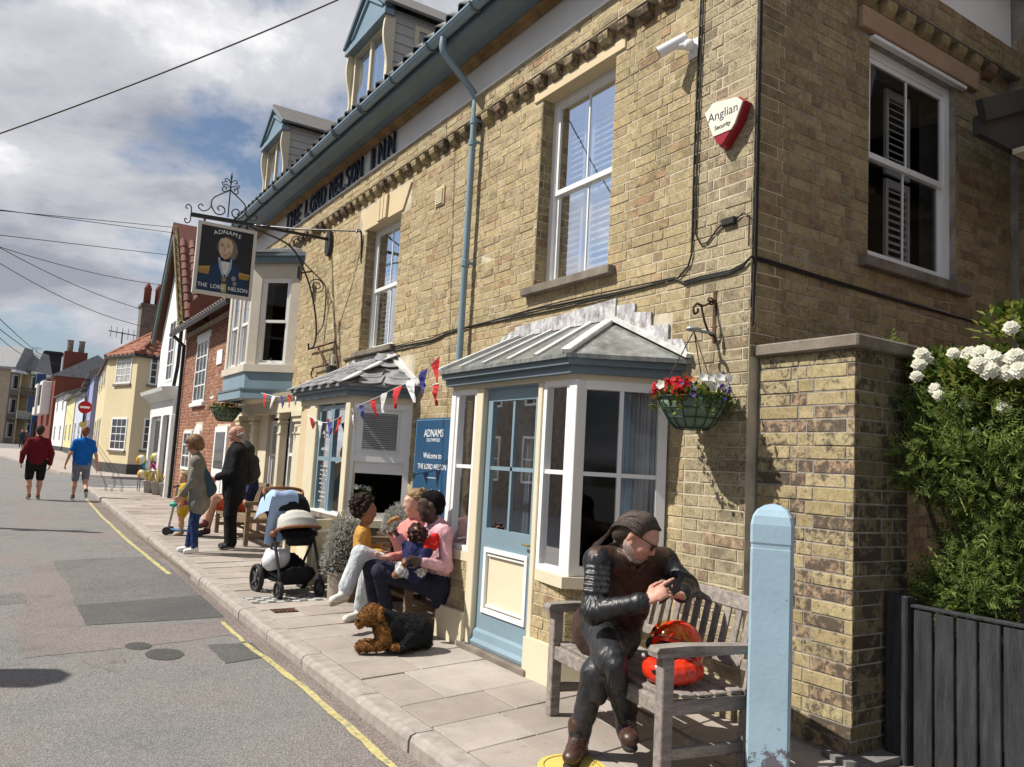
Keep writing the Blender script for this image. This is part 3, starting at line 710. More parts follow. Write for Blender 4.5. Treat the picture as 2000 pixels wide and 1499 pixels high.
# gutter: half-round trough, unions and brackets, downpipe
def gutter_prof(y):
    return [(XF-.435-.06+.06*math.cos(a), y, ZT+.15+.065*math.sin(a)) for a in [math.pi+math.pi*k/8 for k in range(9)]]
mb = MB(); A, B = gutter_prof(YC-.3), gutter_prof(YE+.05); m = len(A)
Ai = [(x+(XF-.495-x)*.08, y, z+.006) for x, y, z in A]; Bi = [(x+(XF-.495-x)*.08, y, z+.006) for x, y, z in B]
mb.add(A+B+Ai+Bi, [(i, i+1, m+i+1, m+i) for i in range(m-1)]+[(2*m+i, 3*m+i, 3*m+i+1, 2*m+i+1) for i in range(m-1)]+[(0, m, 3*m, 2*m), (m-1, 3*m-1, 4*m-1, 2*m-1)])
gut = mb.build('gutter', M_blue, inn, recalc=False, smooth=True)
MB().box(XF-.559, XF-.552, YC-.3, YE+.05, ZT+.135, ZT+.156).build('gutter_lip', M_blue, gut)
y = 4.4
while y < YE:
    mb = MB()
    for d in (0, .05) if int(y*10) % 3 == 0 else (0,):
        pts = [(XF-.495+.071*math.cos(a), y+d, ZT+.15+.076*math.sin(a)) for a in [math.pi+math.pi*k/8 for k in range(9)]]
        mb.tube(pts, .012, 6)
    mb.build('gutter_bracket', M_bluedark, gut); y += .92
dp = MB(); yp = 6.88
dp.tube(smooth_path([(XF-.50, yp, ZT+.1), (XF-.50, yp, ZT-.02), (XF-.44, yp, ZT-.10), (XF-.16, yp, ZT-.33), (XF-.09, yp, ZT-.42), (XF-.09, yp, ZT-.55)], 5), .036, 10)
dp.tube([(XF-.09, yp, ZT-.5), (XF-.09, yp, .05)], .034, 12)
dpo = dp.build('downpipe', M_blue, inn, smooth=True, angle=40)
for z in (4.95, 3.45, 1.9, 4.72): MB().lathe([(.034,-.035),(.043,-.03),(.043,.03),(.034,.035)], 12, (XF-.09, yp, z)).box(XF-.09, XF, yp-.05, yp-.035, z-.015, z+.015).build('pipe_collar', M_blue, dpo)
# roof slope with its black pantiles along the eaves
mb = MB(); mb.add([(XF-.46, YC-.35, ZT+.19), (XF-.46, YE, ZT+.19), (XF+3.6, YE, ZT+4.2), (XF+3.6, YC-.35, ZT+4.2)], [(0,1,2,3)])
mb.add([(XF-.43, YC-.35, ZT+.12), (XF-.43, YE, ZT+.12), (XF+3.6, YE, ZT+4.1), (XF+3.6, YC-.35, ZT+4.1)], [(3,2,1,0)])
roof = mb.build('roof', M_blacktile, inn, recalc=False)
def pantile(wd=.26, ln=.36, n=8):
    mb = MB(); vs = []
    prof = [(i/n*wd, .035*math.cos(2*math.pi*(i/n)+.6)) for i in range(n+1)]
    for t in (0, 1): vs += [(t*ln, a, b+.03*(1-t)*1.0) for a, b in prof]
    vs += [(0, a, b-.02+.03) for a, b in prof]
    k = n+1; mb.add(vs, [(i, i+1, k+i+1, k+i) for i in range(n)]+[(2*k+i, 2*k+i+1, i+1, i) for i in range(n)]); return mb
pm = pantile().mesh('tile', False); pm.materials.append(M_blacktile); pm.polygons.foreach_set('use_smooth', [True]*len(pm.polygons))
sl_ = Vector((1,0,1)).normalized(); fr_roof = lambda x, y, z: frame((x, y, z), sl_, (0,1,0), (-1,0,1))
k = 0
for j in range(3):
    y = YC-.35
    while y < YE-.2:
        o = link('tile', pm, roof); o.matrix_basis = fr_roof(XF-.50+j*.225, y, ZT+.215+j*.225); y += .255; k += 1
# raised lettering on the frieze
M_letter = paint('navy_letter_paint', (.012,.022,.05), .3, .1, 8, .05, 30, .5)
def front_text(txt, y0, y1, z, size, mat, parent, x, name='lettering', **kw):
    me = text_mesh(txt, size, .018, **kw); xs_ = [v.co.x for v in me.vertices]; s = abs(y1-y0)/(max(xs_)-min(xs_)); cx = (max(xs_)+min(xs_))/2
    me.transform(Matrix.Translation((-cx, 0, 0))); me.transform(Matrix.Diagonal((s, 1, 1, 1)))
    me.transform(Matrix(((0,0,-1,0),(-1,0,0,0),(0,1,0,0),(0,0,0,1)))); me.transform(Matrix.Translation((x, (y0+y1)/2, z)))
    me.materials.clear(); me.materials.append(mat); return link(name, me, parent)
for wd, a, b in (('THE', 13.62, 12.72), ('LORD', 12.55, 11.52), ('NELSON', 11.38, 10.06), ('INN', 9.86, 8.95)):
    y0 = a; n = len(wd)
    for i, ch in enumerate(wd):
        w_ = (a-b)/n; nar = .16 if ch == 'I' else (.62 if n == 3 else .8)
        if ch == 'I': MB(FR).box(a-w_*(i+.5)-.035, a-w_*(i+.5)+.035, .037, .073, ZB+.215-.156, ZB+.215+.156).build('letter', M_letter, inn); continue
        front_text(ch, a-w_*(i+.5)+w_*nar/2, a-w_*(i+.5)-w_*nar/2, ZB+.215, .43, M_letter, inn, XF-.055, 'letter', bold=-.004)
# interior: dark room behind the glass
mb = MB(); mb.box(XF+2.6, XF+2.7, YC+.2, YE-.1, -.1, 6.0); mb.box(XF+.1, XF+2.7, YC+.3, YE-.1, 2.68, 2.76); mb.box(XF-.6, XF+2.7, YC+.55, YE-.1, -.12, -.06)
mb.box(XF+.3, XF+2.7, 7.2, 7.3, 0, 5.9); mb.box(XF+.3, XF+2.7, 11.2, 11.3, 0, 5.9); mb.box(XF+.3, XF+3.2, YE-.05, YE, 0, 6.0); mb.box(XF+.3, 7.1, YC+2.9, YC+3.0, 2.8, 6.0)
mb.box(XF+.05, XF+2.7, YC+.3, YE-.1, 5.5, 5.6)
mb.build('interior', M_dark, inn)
# ---------------------------------------------------------------- windows
M_shutter = paint('white_shutter', (.72,.73,.74), .5, .03, 3, 0, 10, .3)
def sash(fr, parent, u0, u1, z0, z1, rec=.09, cols=2, rows=(1,1), fm=None, meet=.5, fw_=.055, bar=.018, label=None, sill=None, panes=True, gl=None, name='window', head_proud=0):
    """vertical sliding sash in frame fr: outer box frame, two sashes, glazing bars, panes, sill"""
    fm = fm or M_white; gl = gl or M_glass
    mb = MB(fr); w0 = -rec
    mb.box(u0, u0+fw_, w0-.05, w0, z0, z1); mb.box(u1-fw_, u1, w0-.05, w0, z0, z1); mb.box(u0+fw_, u1-fw_, w0-.05, w0-.002, z1-fw_, z1); mb.box(u0+fw_, u1-fw_, w0-.05, w0+.01, z0, z0+fw_*.8)
    wo = mb.build(name, fm, parent)
    if label: wo['label'] = label
    zm = z0+fw_*.8+(z1-z0-fw_*1.8)*meet; st = .04
    for (a, b, wd, nr) in ((zm-.02, z1-fw_, w0-.012, rows[0]), (z0+fw_*.8, zm+.02, w0-.036, rows[1])):
        s = MB(fr); ua, ub = u0+fw_, u1-fw_
        s.box(ua, ua+st, wd-.022, wd, a, b); s.box(ub-st, ub, wd-.022, wd, a, b); s.box(ua+st, ub-st, wd-.022, wd+.002, a, a+.045); s.box(ua+st, ub-st, wd-.022, wd+.002, b-.04, b)
        cw = (ub-ua-2*st)/cols
        for i in range(1, cols): s.box(ua+st+cw*i-bar/2, ua+st+cw*i+bar/2, wd-.018, wd-.004, a+.045, b-.04)
        ch = (b-a-.085)/nr
        for i in range(1, nr): s.box(ua+st, ub-st, wd-.017, wd-.005, a+.045+ch*i-bar/2, a+.045+ch*i+bar/2)
        so_ = s.build('sash', fm, wo)
        if panes:
            for i in range(cols):
                for j in range(nr):
                    p = MB(fr); pa, pb = ua+st+cw*i, ua+st+cw*(i+1); pc, pd = a+.045+ch*j, a+.045+ch*(j+1)
                    p.add([(pa,wd-.011,pc),(pb,wd-.011,pc),(pb,wd-.011,pd),(pa,wd-.011,pd)], [(0,1,2,3)]); p.build('pane', gl, wo, recalc=False)
    if sill:
        sm, over, hgt, proud = sill
        MB(fr).cbox(u0-over, u1+over, -rec, proud, z0-hgt, z0-.002, .006).build('sill', sm, wo)
    return wo
def louvre(fr, parent, u0, u1, z0, z1, w, tilt=.55, n=None, fold=0.0):
    """plantation shutter leaf: stiles, rails and tilted slats"""
    mb = MB(fr); s = .035; mb.box(u0, u0+s, w-.025, w, z0, z1); mb.box(u1-s, u1, w-.025, w, z0, z1); mb.box(u0+s, u1-s, w-.024, w-.001, z0, z0+.06); mb.box(u0+s, u1-s, w-.024, w-.001, z1-.06, z1)
    o = mb.build('shutter', M_shutter, parent)
    n = n or int((z1-z0-.12)/.055); st = (z1-z0-.12)/n
    sm = MB()
    c, s_ = math.cos(tilt)*.026, math.sin(tilt)*.026
    for i in range(n):
        zc = z0+.06+st*(i+.5); m = MB(fr)
        m.add([(u0+s, w-.012-c, zc+s_-.004),(u1-s, w-.012-c, zc+s_-.004),(u1-s, w-.012+c, zc-s_-.004),(u0+s, w-.012+c, zc-s_-.004),
               (u0+s, w-.012-c, zc+s_+.004),(u1-s, w-.012-c, zc+s_+.004),(u1-s, w-.012+c, zc-s_+.004),(u0+s, w-.012+c, zc-s_+.004)],
              [(3,2,1,0),(4,5,6,7),(0,1,5,4),(1,2,6,5),(2,3,7,6),(3,0,4,7)])
        m.build('slat', M_shutter, o)
    return o
w1 = sash(FR, inn, *W1, rec=.13, cols=2, label='white sash window with half-closed louvred shutters above the near bay', sill=(M_stonegrey, .10, .075, .075))
for (a, b) in ((4.79, 5.03), (5.45, 5.68)): pass
louvre(FR, w1, 5.40, 5.68, 3.10, 3.88, -.25, .05); louvre(FR, w1, 5.40, 5.68, 3.92, 4.72, -.25, .75)
louvre(FR, w1, 4.95, 5.32, 3.10, 3.88, -.25, .8); louvre(FR, w1, 4.95, 5.32, 3.92, 4.72, -.25, .8)
MB(FR).cbox(W1[0]-.12, W1[1]+.12, -.128, .018, W1[3]-.014, 4.875, .004).build('lintel', M_creamdeep, inn)
w2 = sash(FR, inn, *W2, rec=.13, cols=2, label='white sash window with louvred shutters under the keystone', sill=(M_stonegrey, .08, .07, .07))
for a, b in ((8.82, 9.2), (9.4, 9.78)):
    louvre(FR, w2, a, b, 2.88, 3.6, -.25, .1); louvre(FR, w2, a, b, 3.64, 4.42, -.25, .7)
mb = MB(FR); mb.prism([(W2[0]-.06, 4.486), (W2[1]+.06, 4.486), (W2[1]+.26, 4.78), (W2[0]-.26, 4.78)], -.128, .02, 'y'); lo = mb.build('lintel', M_creamdeep, inn)
mb = MB(FR); uc = 9.3
for k in range(3): mb.prism([(uc-.15+k*.1, 4.495), (uc-.07+k*.1, 4.495), (uc-.07+k*.115-.005, 4.80), (uc-.17+k*.115, 4.80)], .018, .05, 'y')
mb.build('keystone', M_creamdeep, lo)
ws = sash(SD, inn, *SW, rec=.05, cols=2, label='open white sash window in the shaded side wall', sill=(M_stonegrey, .12, .08, .07), fw_=.07)
louvre(SD, ws, 5.62, 5.95, 3.15, 3.86, -.22, .75); louvre(SD, ws, 5.62, 5.95, 3.9, 4.6, -.22, .75)
mb = MB(SD); mb.cbox(4.9, 6.5, 0, .05, 4.745, 4.91, .008); mb.build('lintel', paint('pink_sandstone', (.36,.24,.16), .85, .12, 4, .3, 40, .2), inn)
MB(SD).cbox(SW[0]-.0, SW[1]+.10, -.02, .045, 4.702, 4.735, .005).build('window_hood', M_white, ws)
# reveal bricks beside the openings
for (u, z0, z1, n) in ((W1[1], W1[2], W1[3], 0), (W2[1], W2[2], W2[3], 0)):
    rf = frame((XF, u, 0), (1,0,0), (0,-1,0)); lay(rf, brick_rects(XF*0+.0, .13, z0, z1, [], seed=31), M_side, inn, set(), 7, .004, name='reveal_brick')
rf = frame((SW[1], YC, 0), (0,1,0), (-1,0,0))
# small terracotta air vent
mb = MB(FR); mb.box(7.60, 7.80, 0, .02, 4.28, 4.49); va = mb.build('air_vent', M_creamdeep, inn)
for k in range(8): MB(FR).box(7.62, 7.78, .018, .034, 4.30+k*.022, 4.311+k*.022).build('vent_slat', M_cream, va)
# ================================================================ bays, oriel, shopfront, dormers
def edge_frame(a, b):
    """frame of a wall face running from plan point a to b, outward on the street side"""
    a, b = Vector((*a, 0)), Vector((*b, 0)); U = (b-a).normalized(); Nn = Vector((0,0,1)).cross(U)
    if Nn.x > 0 and abs(Nn.x) > .01: Nn = -Nn
    return frame(a, U, Nn), (b-a).length
def ring(name, plan, z0, z1, out, mat, parent, inset=.12):
    """band following a bay's plan (open polyline A,B,C,D), offset outward by out"""
    P = [Vector((*p, 0)) for p in plan]; off = []
    for i, p in enumerate(P):
        ns = []
        for a, b in ((i-1, i), (i, i+1)):
            if 0 <= a and b < len(P):
                d = (P[b]-P[a]).normalized(); nn = Vector((d.y, -d.x, 0)); nn = nn if nn.x < 0 else -nn; ns.append(nn)
        if len(ns) == 2:
            m = (ns[0]+ns[1]); m = m/m.dot(ns[0]) ; off.append(m)
        else:
            # at the wall: slide along the wall so that the offset is kept
            nn = ns[0]; s = 1 if i else -1; off.append(Vector((0, (1/abs(nn.y) if abs(nn.y) > .2 else 0)*(1 if nn.y > 0 else -1), 0)))
    o = [p+v*out for p, v in zip(P, off)]; q = [p-v*inset if 0 < i < len(P)-1 else p-v*inset for i, (p, v) in enumerate(zip(P, off))]
    n = len(P); mb = MB(); vs = [(p.x, p.y, z) for z in (z0, z1) for p in o]+[(p.x, p.y, z) for z in (z0, z1) for p in q]; f = []
    for i in range(n-1):
        f += [(i, i+1, n+i+1, n+i), (2*n+i, 3*n+i, 3*n+i+1, 2*n+i+1), (i, 2*n+i, 2*n+i+1, i+1), (n+i, n+i+1, 3*n+i+1, 3*n+i)]
    f += [(0, n, 3*n, 2*n), (n-1, 3*n-1, 4*n-1, 2*n-1)]; mb.add(vs, f); return mb.build(name, mat, parent)
def casement(fr, parent, u0, u1, z0, z1, cols, rows, fm, fw_=.05, bar=.024, w0=0.0, th=.06, gl=None, name='window', label=None, zs=None):
    """fixed light: frame, glazing bars and one pane per opening"""
    mb = MB(fr); mb.box(u0, u0+fw_, w0-th, w0, z0, z1); mb.box(u1-fw_, u1, w0-th, w0, z0, z1); mb.box(u0+fw_, u1-fw_, w0-th, w0-.001, z1-fw_, z1); mb.box(u0+fw_, u1-fw_, w0-th, w0-.001, z0, z0+fw_)
    cw = (u1-u0-2*fw_)/cols; zr = zs or [z0+fw_+(z1-z0-2*fw_)*k/rows for k in range(rows+1)]
    for i in range(1, cols): mb.box(u0+fw_+cw*i-bar/2, u0+fw_+cw*i+bar/2, w0-th*.8, w0-.008, z0+fw_, z1-fw_)
    for z in zr[1:-1]: mb.box(u0+fw_, u1-fw_, w0-th*.78, w0-.01, z-bar/2, z+bar/2)
    o = mb.build(name, fm, parent)
    if label: o['label'] = label
    for i in range(cols):
        for a, b in zip(zr, zr[1:]):
            p = MB(fr); ua = u0+fw_+cw*i; p.add([(ua,w0-th*.5,a),(ua+cw,w0-th*.5,a),(ua+cw,w0-th*.5,b),(ua,w0-th*.5,b)], [(0,1,2,3)]); p.build('pane', gl or M_glass, o, recalc=False)
    return o
M_curtain = paint('pale_blue_curtain', (.46,.56,.66), .9, .12, 3, .3, 9, .1)
M_curtain2 = paint('off_white_curtain', (.55,.55,.55), .9, .12, 3, .3, 9, .1)
def curtain(fr, parent, u0, u1, z0, z1, w, mat, folds=9, amp=.025):
    mb = MB(fr); n = folds*6; vs = []
    for j in range(7):
        z = z0+(z1-z0)*j/6
        for i in range(n+1):
            t = i/n; vs.append((u0+(u1-u0)*t, w+amp*(.6+.4*math.sin(t*7+j*.3))*math.sin(t*folds*2*math.pi+.25*j+.8*math.sin(t*9)), z))
    mb.add(vs, [(j*(n+1)+i, j*(n+1)+i+1, (j+1)*(n+1)+i+1, (j+1)*(n+1)+i) for j in range(6) for i in range(n)]); return mb.build('curtain', mat, parent, smooth=True, recalc=False)
# ------------------------------------------------ near bay (with the blue door)
b1 = MB().box(XF-.2, XF-.1, 4.3, 4.4, -.1, -.05).build('entrance_bay', M_cream, inn); b1['label'] = 'near bay with blue glazed door, brick dado and glazed lead roof'
A1, B1, C1, D1 = (XF, 3.95), (3.24, 4.29), (3.24, 6.0), (XF, 6.35)
plan1 = [A1, B1, C1, D1]
f_n, L_n = edge_frame(A1, B1); f_f, L_f = edge_frame(C1, D1)
f1 = frame((3.24, 0, 0), (0,1,0), (-1,0,0))
# plinth and brick dado, left and right of the door
def dado(fr, u0, u1, pl=.0, side=True, zt=.66):
    MB(fr).box(u0, u1, -.12, 0, .25, zt).build('dado', M_mortar, b1)
    rc = brick_rects(u0, u1, .26, zt, [], seed=int(u0*100)); lay(fr, rc, M_brick, b1, set(range(len(rc))), 9)
dado(f1, 4.29, 4.67); dado(f1, 5.6, 6.0); dado(f_n, 0, L_n); dado(f_f, 0, L_f)
mb = MB(); mb.prism([(3.24-.045, 4.69), (3.24-.045, 4.27), (XF, 3.90), (XF, 4.0), (3.35, 4.33), (3.35, 4.69)], -.02, .265, 'z'); mb.build('plinth', M_cream, b1)
mb = MB(); mb.prism([(3.24-.045, 5.57), (3.24-.045, 6.02), (XF, 6.40), (XF, 6.3), (3.35, 5.96), (3.35, 5.57)], -.02, .265, 'z'); mb.build('plinth', M_cream, b1)
ring('sill', [A1, B1, (3.24, 4.67)], .66, .735, .055, M_cream, b1); ring('sill', [(3.24, 5.58), C1, D1], .66, .735, .055, M_cream, b1)
for y0, y1 in ((4.655, 4.71), (5.49, 5.60)): MB(f1).cbox(y0, y1, -.09, .012, -.02 if y0 > 5 else 0, 2.06, .005).build('door_post', M_cream, b1)
MB(f1).cbox(4.25, 4.335, -.08, .01, .735, 2.06, .004).build('corner_post', M_white, b1)
MB(f1).cbox(5.955, 6.03, -.08, .01, .735, 2.06, .004).build('corner_post', M_white, b1)
casement(f1, b1, 4.335, 4.652, .737, 2.06, 1, 2, M_white, .04, .03, label='narrow white window between door and bay corner', zs=[.777, 1.42, 2.02])
casement(f1, b1, 5.602, 5.953, .737, 2.06, 1, 2, M_white, .04, .03, label='narrow white window beyond the blue door', zs=[.777, 1.42, 2.02])
wn1 = casement(f_n, b1, .03, L_n-.012, .737, 2.06, 2, 2, M_white, .065, .028, label='white two-by-two window on the bay face with blue curtain behind', zs=[.80, 1.42, 1.995])
casement(f_f, b1, .02, L_f-.03, .737, 2.06, 2, 2, M_white, .06, .028, zs=[.80, 1.42, 1.995])
curtain(f_n, b1, .06, .24, .75, 2.0, -.13, M_curtain2, 6); curtain(f_n, b1, .18, .33, .75, 2.0, -.17, M_curtain, 4)
curtain(f1, b1, 5.2, 5.44, .75, 2.0, -.3, M_curtain, 5); curtain(f1, b1, 5.68, 5.92, .75, 2.0, -.16, M_curtain2, 5)
# door: glazed top, moulded cream panel below, weatherboard
dz0, dz1, du0, du1 = .05, 2.05, 4.71, 5.49
mb = MB(f1); s = .085; w0 = -.035
mb.box(du0, du0+s, w0-.045, w0, dz0, dz1); mb.box(du1-s, du1, w0-.045, w0, dz0, dz1); mb.box(du0+s, du1-s, w0-.045, w0, dz1-.1, dz1); mb.box(du0+s, du1-s, w0-.045, w0, .80, .95); mb.box(du0+s, du1-s, w0-.045, w0, dz0, .30)
mb.box(5.10-.014, 5.10+.014, w0-.04, w0-.006, .95, 1.95); mb.box(du0+s, du1-s, w0-.04, w0-.006, 1.405, 1.435)
door = mb.build('door', M_blue, b1); door['label'] = 'grey blue door, four panes above one cream moulded panel'
MB(f1).box(du0+s, du1-s, w0-.04, w0-.015, .30, .80).build('door_panel', M_cream, door)
mb = MB(f1)
for a in ((du0+s, du1-s, .30, .335), (du0+s, du1-s, .765, .80)): mb.box(a[0], a[1], w0-.02, w0+.012, a[2], a[3])
for a in ((du0+s, du0+s+.035), (du1-s-.035, du1-s)): mb.box(a[0], a[1], w0-.02, w0+.011, .335, .765)
mb.build('moulding', M_white, door)
mb = MB(f1); mb.box(du0+s+.05, du1-s-.05, w0-.02, w0+.004, .35, .362); mb.box(du0+s+.05, du1-s-.05, w0-.02, w0+.004, .738, .75); mb.build('moulding', M_white, door)
MB(f1).prism([(w0, .05), (w0+.05, .05), (w0+.055, .075), (w0+.03, .10), (w0+.02, .15), (w0, .17)], du0, du1, 'x').build('weatherboard', M_blue, door)
for ua, ub in ((du0+s, 5.086), (5.114, du1-s)):
    for a, b in ((.95, 1.405), (1.435, 1.95)):
        p = MB(f1); p.add([(ua,w0-.02,a),(ub,w0-.02,a),(ub,w0-.02,b),(ua,w0-.02,b)], [(0,1,2,3)]); p.build('pane', M_glass, door, recalc=False)
M_brass = paint('brass', (.45,.33,.12), .35, .1, 5, 0, 10, .5, 1.0)
MB(f1).tube([(4.76, w0, .88), (4.76, w0+.035, .88), (4.83, w0+.035, .885)], .008, 8).build('handle', M_brass, door)
MB(f1).cbox(4.64, 5.62, -.1, .06, -.02, .045, .006).build('doorstep', M_stonegrey, b1)
MB(f1).box(4.71, 5.49, -.09, -.004, 2.05, 2.06).build('door_head', M_blue, b1)
ring('head_band', plan1, 2.06, 2.11, .012, M_cream, b1)
ring('fascia', plan1, 2.095, 2.15, .07, M_bluedark, b1); ring('fascia', plan1, 2.15, 2.215, .105, M_bluedark, b1)
def bay_roof(parent, plan, ze, zt, r0, r1, out, bars, panel, slate=False, seed=1):
    """hipped lean-to: eaves follow the plan, ridge lies on the wall from y=r0 to y=r1"""
    P = [Vector((*p, 0)) for p in plan]
    E0 = Vector((XF-.002, P[0].y-out*1.35, ze)); E1 = Vector((P[1].x-out, P[1].y-out*.45, ze)); E2 = Vector((P[2].x-out, P[2].y+out*.45, ze)); E3 = Vector((XF-.002, P[3].y+out*1.35, ze))
    R0, R1 = Vector((XF-.002, r0, zt)), Vector((XF-.002, r1, zt)); dn = Vector((0, 0, -.03))
    mb = MB(); V = [E0, E1, E2, E3, R0, R1]
    mb.add([tuple(v) for v in V]+[tuple(v+dn) for v in V], [(0,1,4), (1,2,5,4), (2,3,5), (6,10,7), (7,10,11,8), (8,11,9), (0,6,7,1), (1,7,8,2), (2,8,9,3)])
    ro = mb.build('bay_roof', panel, parent, recalc=False)
    up = Vector((0, 0, .012))
    for a, b, wd in ((E1, R0, .075), (E2, R1, .075)): MB().bar(a+up, b+up, wd, .035, c=.006).build('hip_roll', M_whitelead, ro)
    MB().bar(E0+Vector((-.01,-.0,.02)), R0+Vector((-.03,0,.02)), .10, .03).build('flashing', M_whitelead, ro)
    MB().bar(E3+Vector((-.01,0,.02)), R1+Vector((-.03,0,.02)), .10, .03).build('flashing', M_whitelead, ro)
    if bars:
        for k in range(1, bars):
            t = k/bars; a = E1+(E2-E1)*t; b = R0+(R1-R0)*t; MB().bar(a+up, b+up, .035, .02).build('glazing_bar', M_whitelead, ro)
    if slate:
        rr = random.Random(seed); sm = MB(); pl = [(-.13,0),(-.12,-.03),(-.06,-.06),(0,-.07),(.06,-.06),(.12,-.03),(.13,0),(.13,.2),(-.13,.2)]; sm.prism(pl, 0, .012, 'z'); me = sm.mesh('slate'); me.materials.append(M_slate)
        for (a, b, c, d) in ((E1, E2, R0, R1), (E0, E1, R0, R0)):
            ev = (b-a); sd = ev.normalized(); mid = (c+d)/2; nrm = sd.cross((mid-(a+b)/2)).normalized(); nrm = nrm if nrm.z > 0 else -nrm; upv = nrm.cross(sd); upv = upv if upv.z > 0 else -upv
            Ht = (mid-(a+b)/2-sd*((mid-(a+b)/2).dot(sd))).length; rows = 5
            for r in range(rows):
                t = (r+.15)/rows; pa, pb = a+(c-a)*t, b+(d-b)*t; n_ = max(1, int((pb-pa).length/.27))
                for q in range(n_+(r % 2 == 0)):
                    tt = (q+(.5 if r % 2 else .0)+.0)/n_
                    if tt > 1.0: continue
                    p = pa+(pb-pa)*min(1, tt)+nrm*(.012+.004*rr.random()); o = link('slate', me, ro)
                    o.matrix_basis = Matrix(((sd.x,upv.x,nrm.x,p.x),(sd.y,upv.y,nrm.y,p.y),(sd.z,upv.z,nrm.z,p.z),(0,0,0,1))) @ Matrix.Rotation(-.05, 4, 'X')
    return ro
br1 = bay_roof(b1, plan1, 2.222, 2.60, 4.62, 5.95, .13, 5, M_wired)
# stepped lead flashing dressed up the wall
def flash(poly, parent, w=.012, mat=None):
    MB(FR).prism(poly, .007, w+.007, 'y').build('lead_flashing', mat or M_lead, parent)
flash([(4.58,2.60),(5.98,2.60),(6.28,2.52),(6.28,2.60),(6.0,2.68),(5.98,2.70),(5.2,2.73),(4.58,2.76)], br1)
flash([(4.56,2.60),(4.56,2.70),(4.36,2.69),(4.36,2.62),(4.18,2.60),(4.18,2.50),(4.0,2.49),(4.0,2.38),(3.86,2.37),(3.80,2.25),(3.86,2.22),(4.2,2.38)], br1, .014)
flash([(6.0,2.60),(6.5,2.33),(6.5,2.42),(6.3,2.54)], br1, .013)
# room seen through the bay: panelled wall, a wall lamp, bare twigs on the sill
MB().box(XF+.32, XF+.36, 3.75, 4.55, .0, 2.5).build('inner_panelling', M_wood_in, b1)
# ------------------------------------------------ middle bay (bar entrance)
b2 = MB().box(XF-.2, XF-.1, 8.6, 8.7, -.1, -.05).build('bar_bay', M_cream, inn); b2['label'] = 'middle bay with slate roof, blue glazed doors and louvred vent'
A2, B2, C2, D2 = (XF, 8.05), (3.24, 8.42), (3.24, 10.15), (XF, 10.5); plan2 = [A2, B2, C2, D2]
f2n, L2 = edge_frame(A2, B2); f2f, L2f = edge_frame(C2, D2)
MB(f2n).box(0, L2, -.12, 0, -.02, .68).build('dado', M_mortar, b2)
rc = brick_rects(0, L2-.16, .02, .68, [], seed=77); lay(f2n, rc, M_side, b2, set(), 9)
mb = MB(f2n); mb.prism([(L2-.17, -.02), (L2+.02, -.02), (L2+.02, .68), (L2-.10, .68), (L2-.10, .3)], -.02, .03, 'y'); mb.build('plinth', M_cream, b2)
ring('sill', [A2, B2, (3.24, 8.52)], .68, .76, .05, M_cream, b2)
MB(f1).cbox(8.40, 8.54, -.1, .02, -.02, 2.06, .006).build('corner_post', M_cream, b2)
MB(f1).cbox(9.50, 9.86, -.1, .02, -.02, 2.06, .006).build('door_post', M_cream, b2)
MB(f1).cbox(9.87, 10.17, -.1, .0, -.02, 2.06, .006).build('pilaster', M_creamdeep, b2)
mb = MB(f2n); mb.cbox(.02, L2, -.07, .002, .76, 2.06, .004) if False else None
mb = MB(f2n)
for a in ((.0, .07, .76, 2.06), (L2-.07, L2+.01, .76, 2.06)): mb.box(a[0], a[1], -.07, 0, a[2], a[3])
for a in ((.76, .84), (1.40, 1.47), (1.99, 2.06)): mb.box(.07, L2-.07, -.07, -.002, a[0], a[1])
mb.box(.07, L2-.07, -.06, -.02, 1.47, 1.99)
wf = mb.build('window', M_white, b2); wf['label'] = 'white window frame, louvred vent over a dark open light'
MB(f2n).box(.16, L2-.15, -.021, -.01, 1.53, 1.95).build('vent_back', paint('vent_grey', (.25,.25,.26), .6), wf)
MB(f2n).box(.14, L2-.13, -.02, -.004, 1.945, 1.965).box(.14, L2-.13, -.02, -.004, 1.515, 1.535).box(.14, .16, -.02, -.0035, 1.515, 1.965).box(L2-.15, L2-.13, -.02, -.0035, 1.515, 1.965).build('vent_frame', M_white, wf)
for k in range(17): MB(f2n).prism([(-.012, 0), (.006, -.012), (.006, -.009), (-.012, .006)], .16, L2-.15, 'x').build('vent_slat', paint('vent_slat_grey', (.42,.42,.43), .5), wf).location = Vector((0, 0, 1.55+k*.0238))
MB(f2n).box(.075, L2-.075, -.05, -.03, 1.27, 1.40).build('sash', M_white, wf)
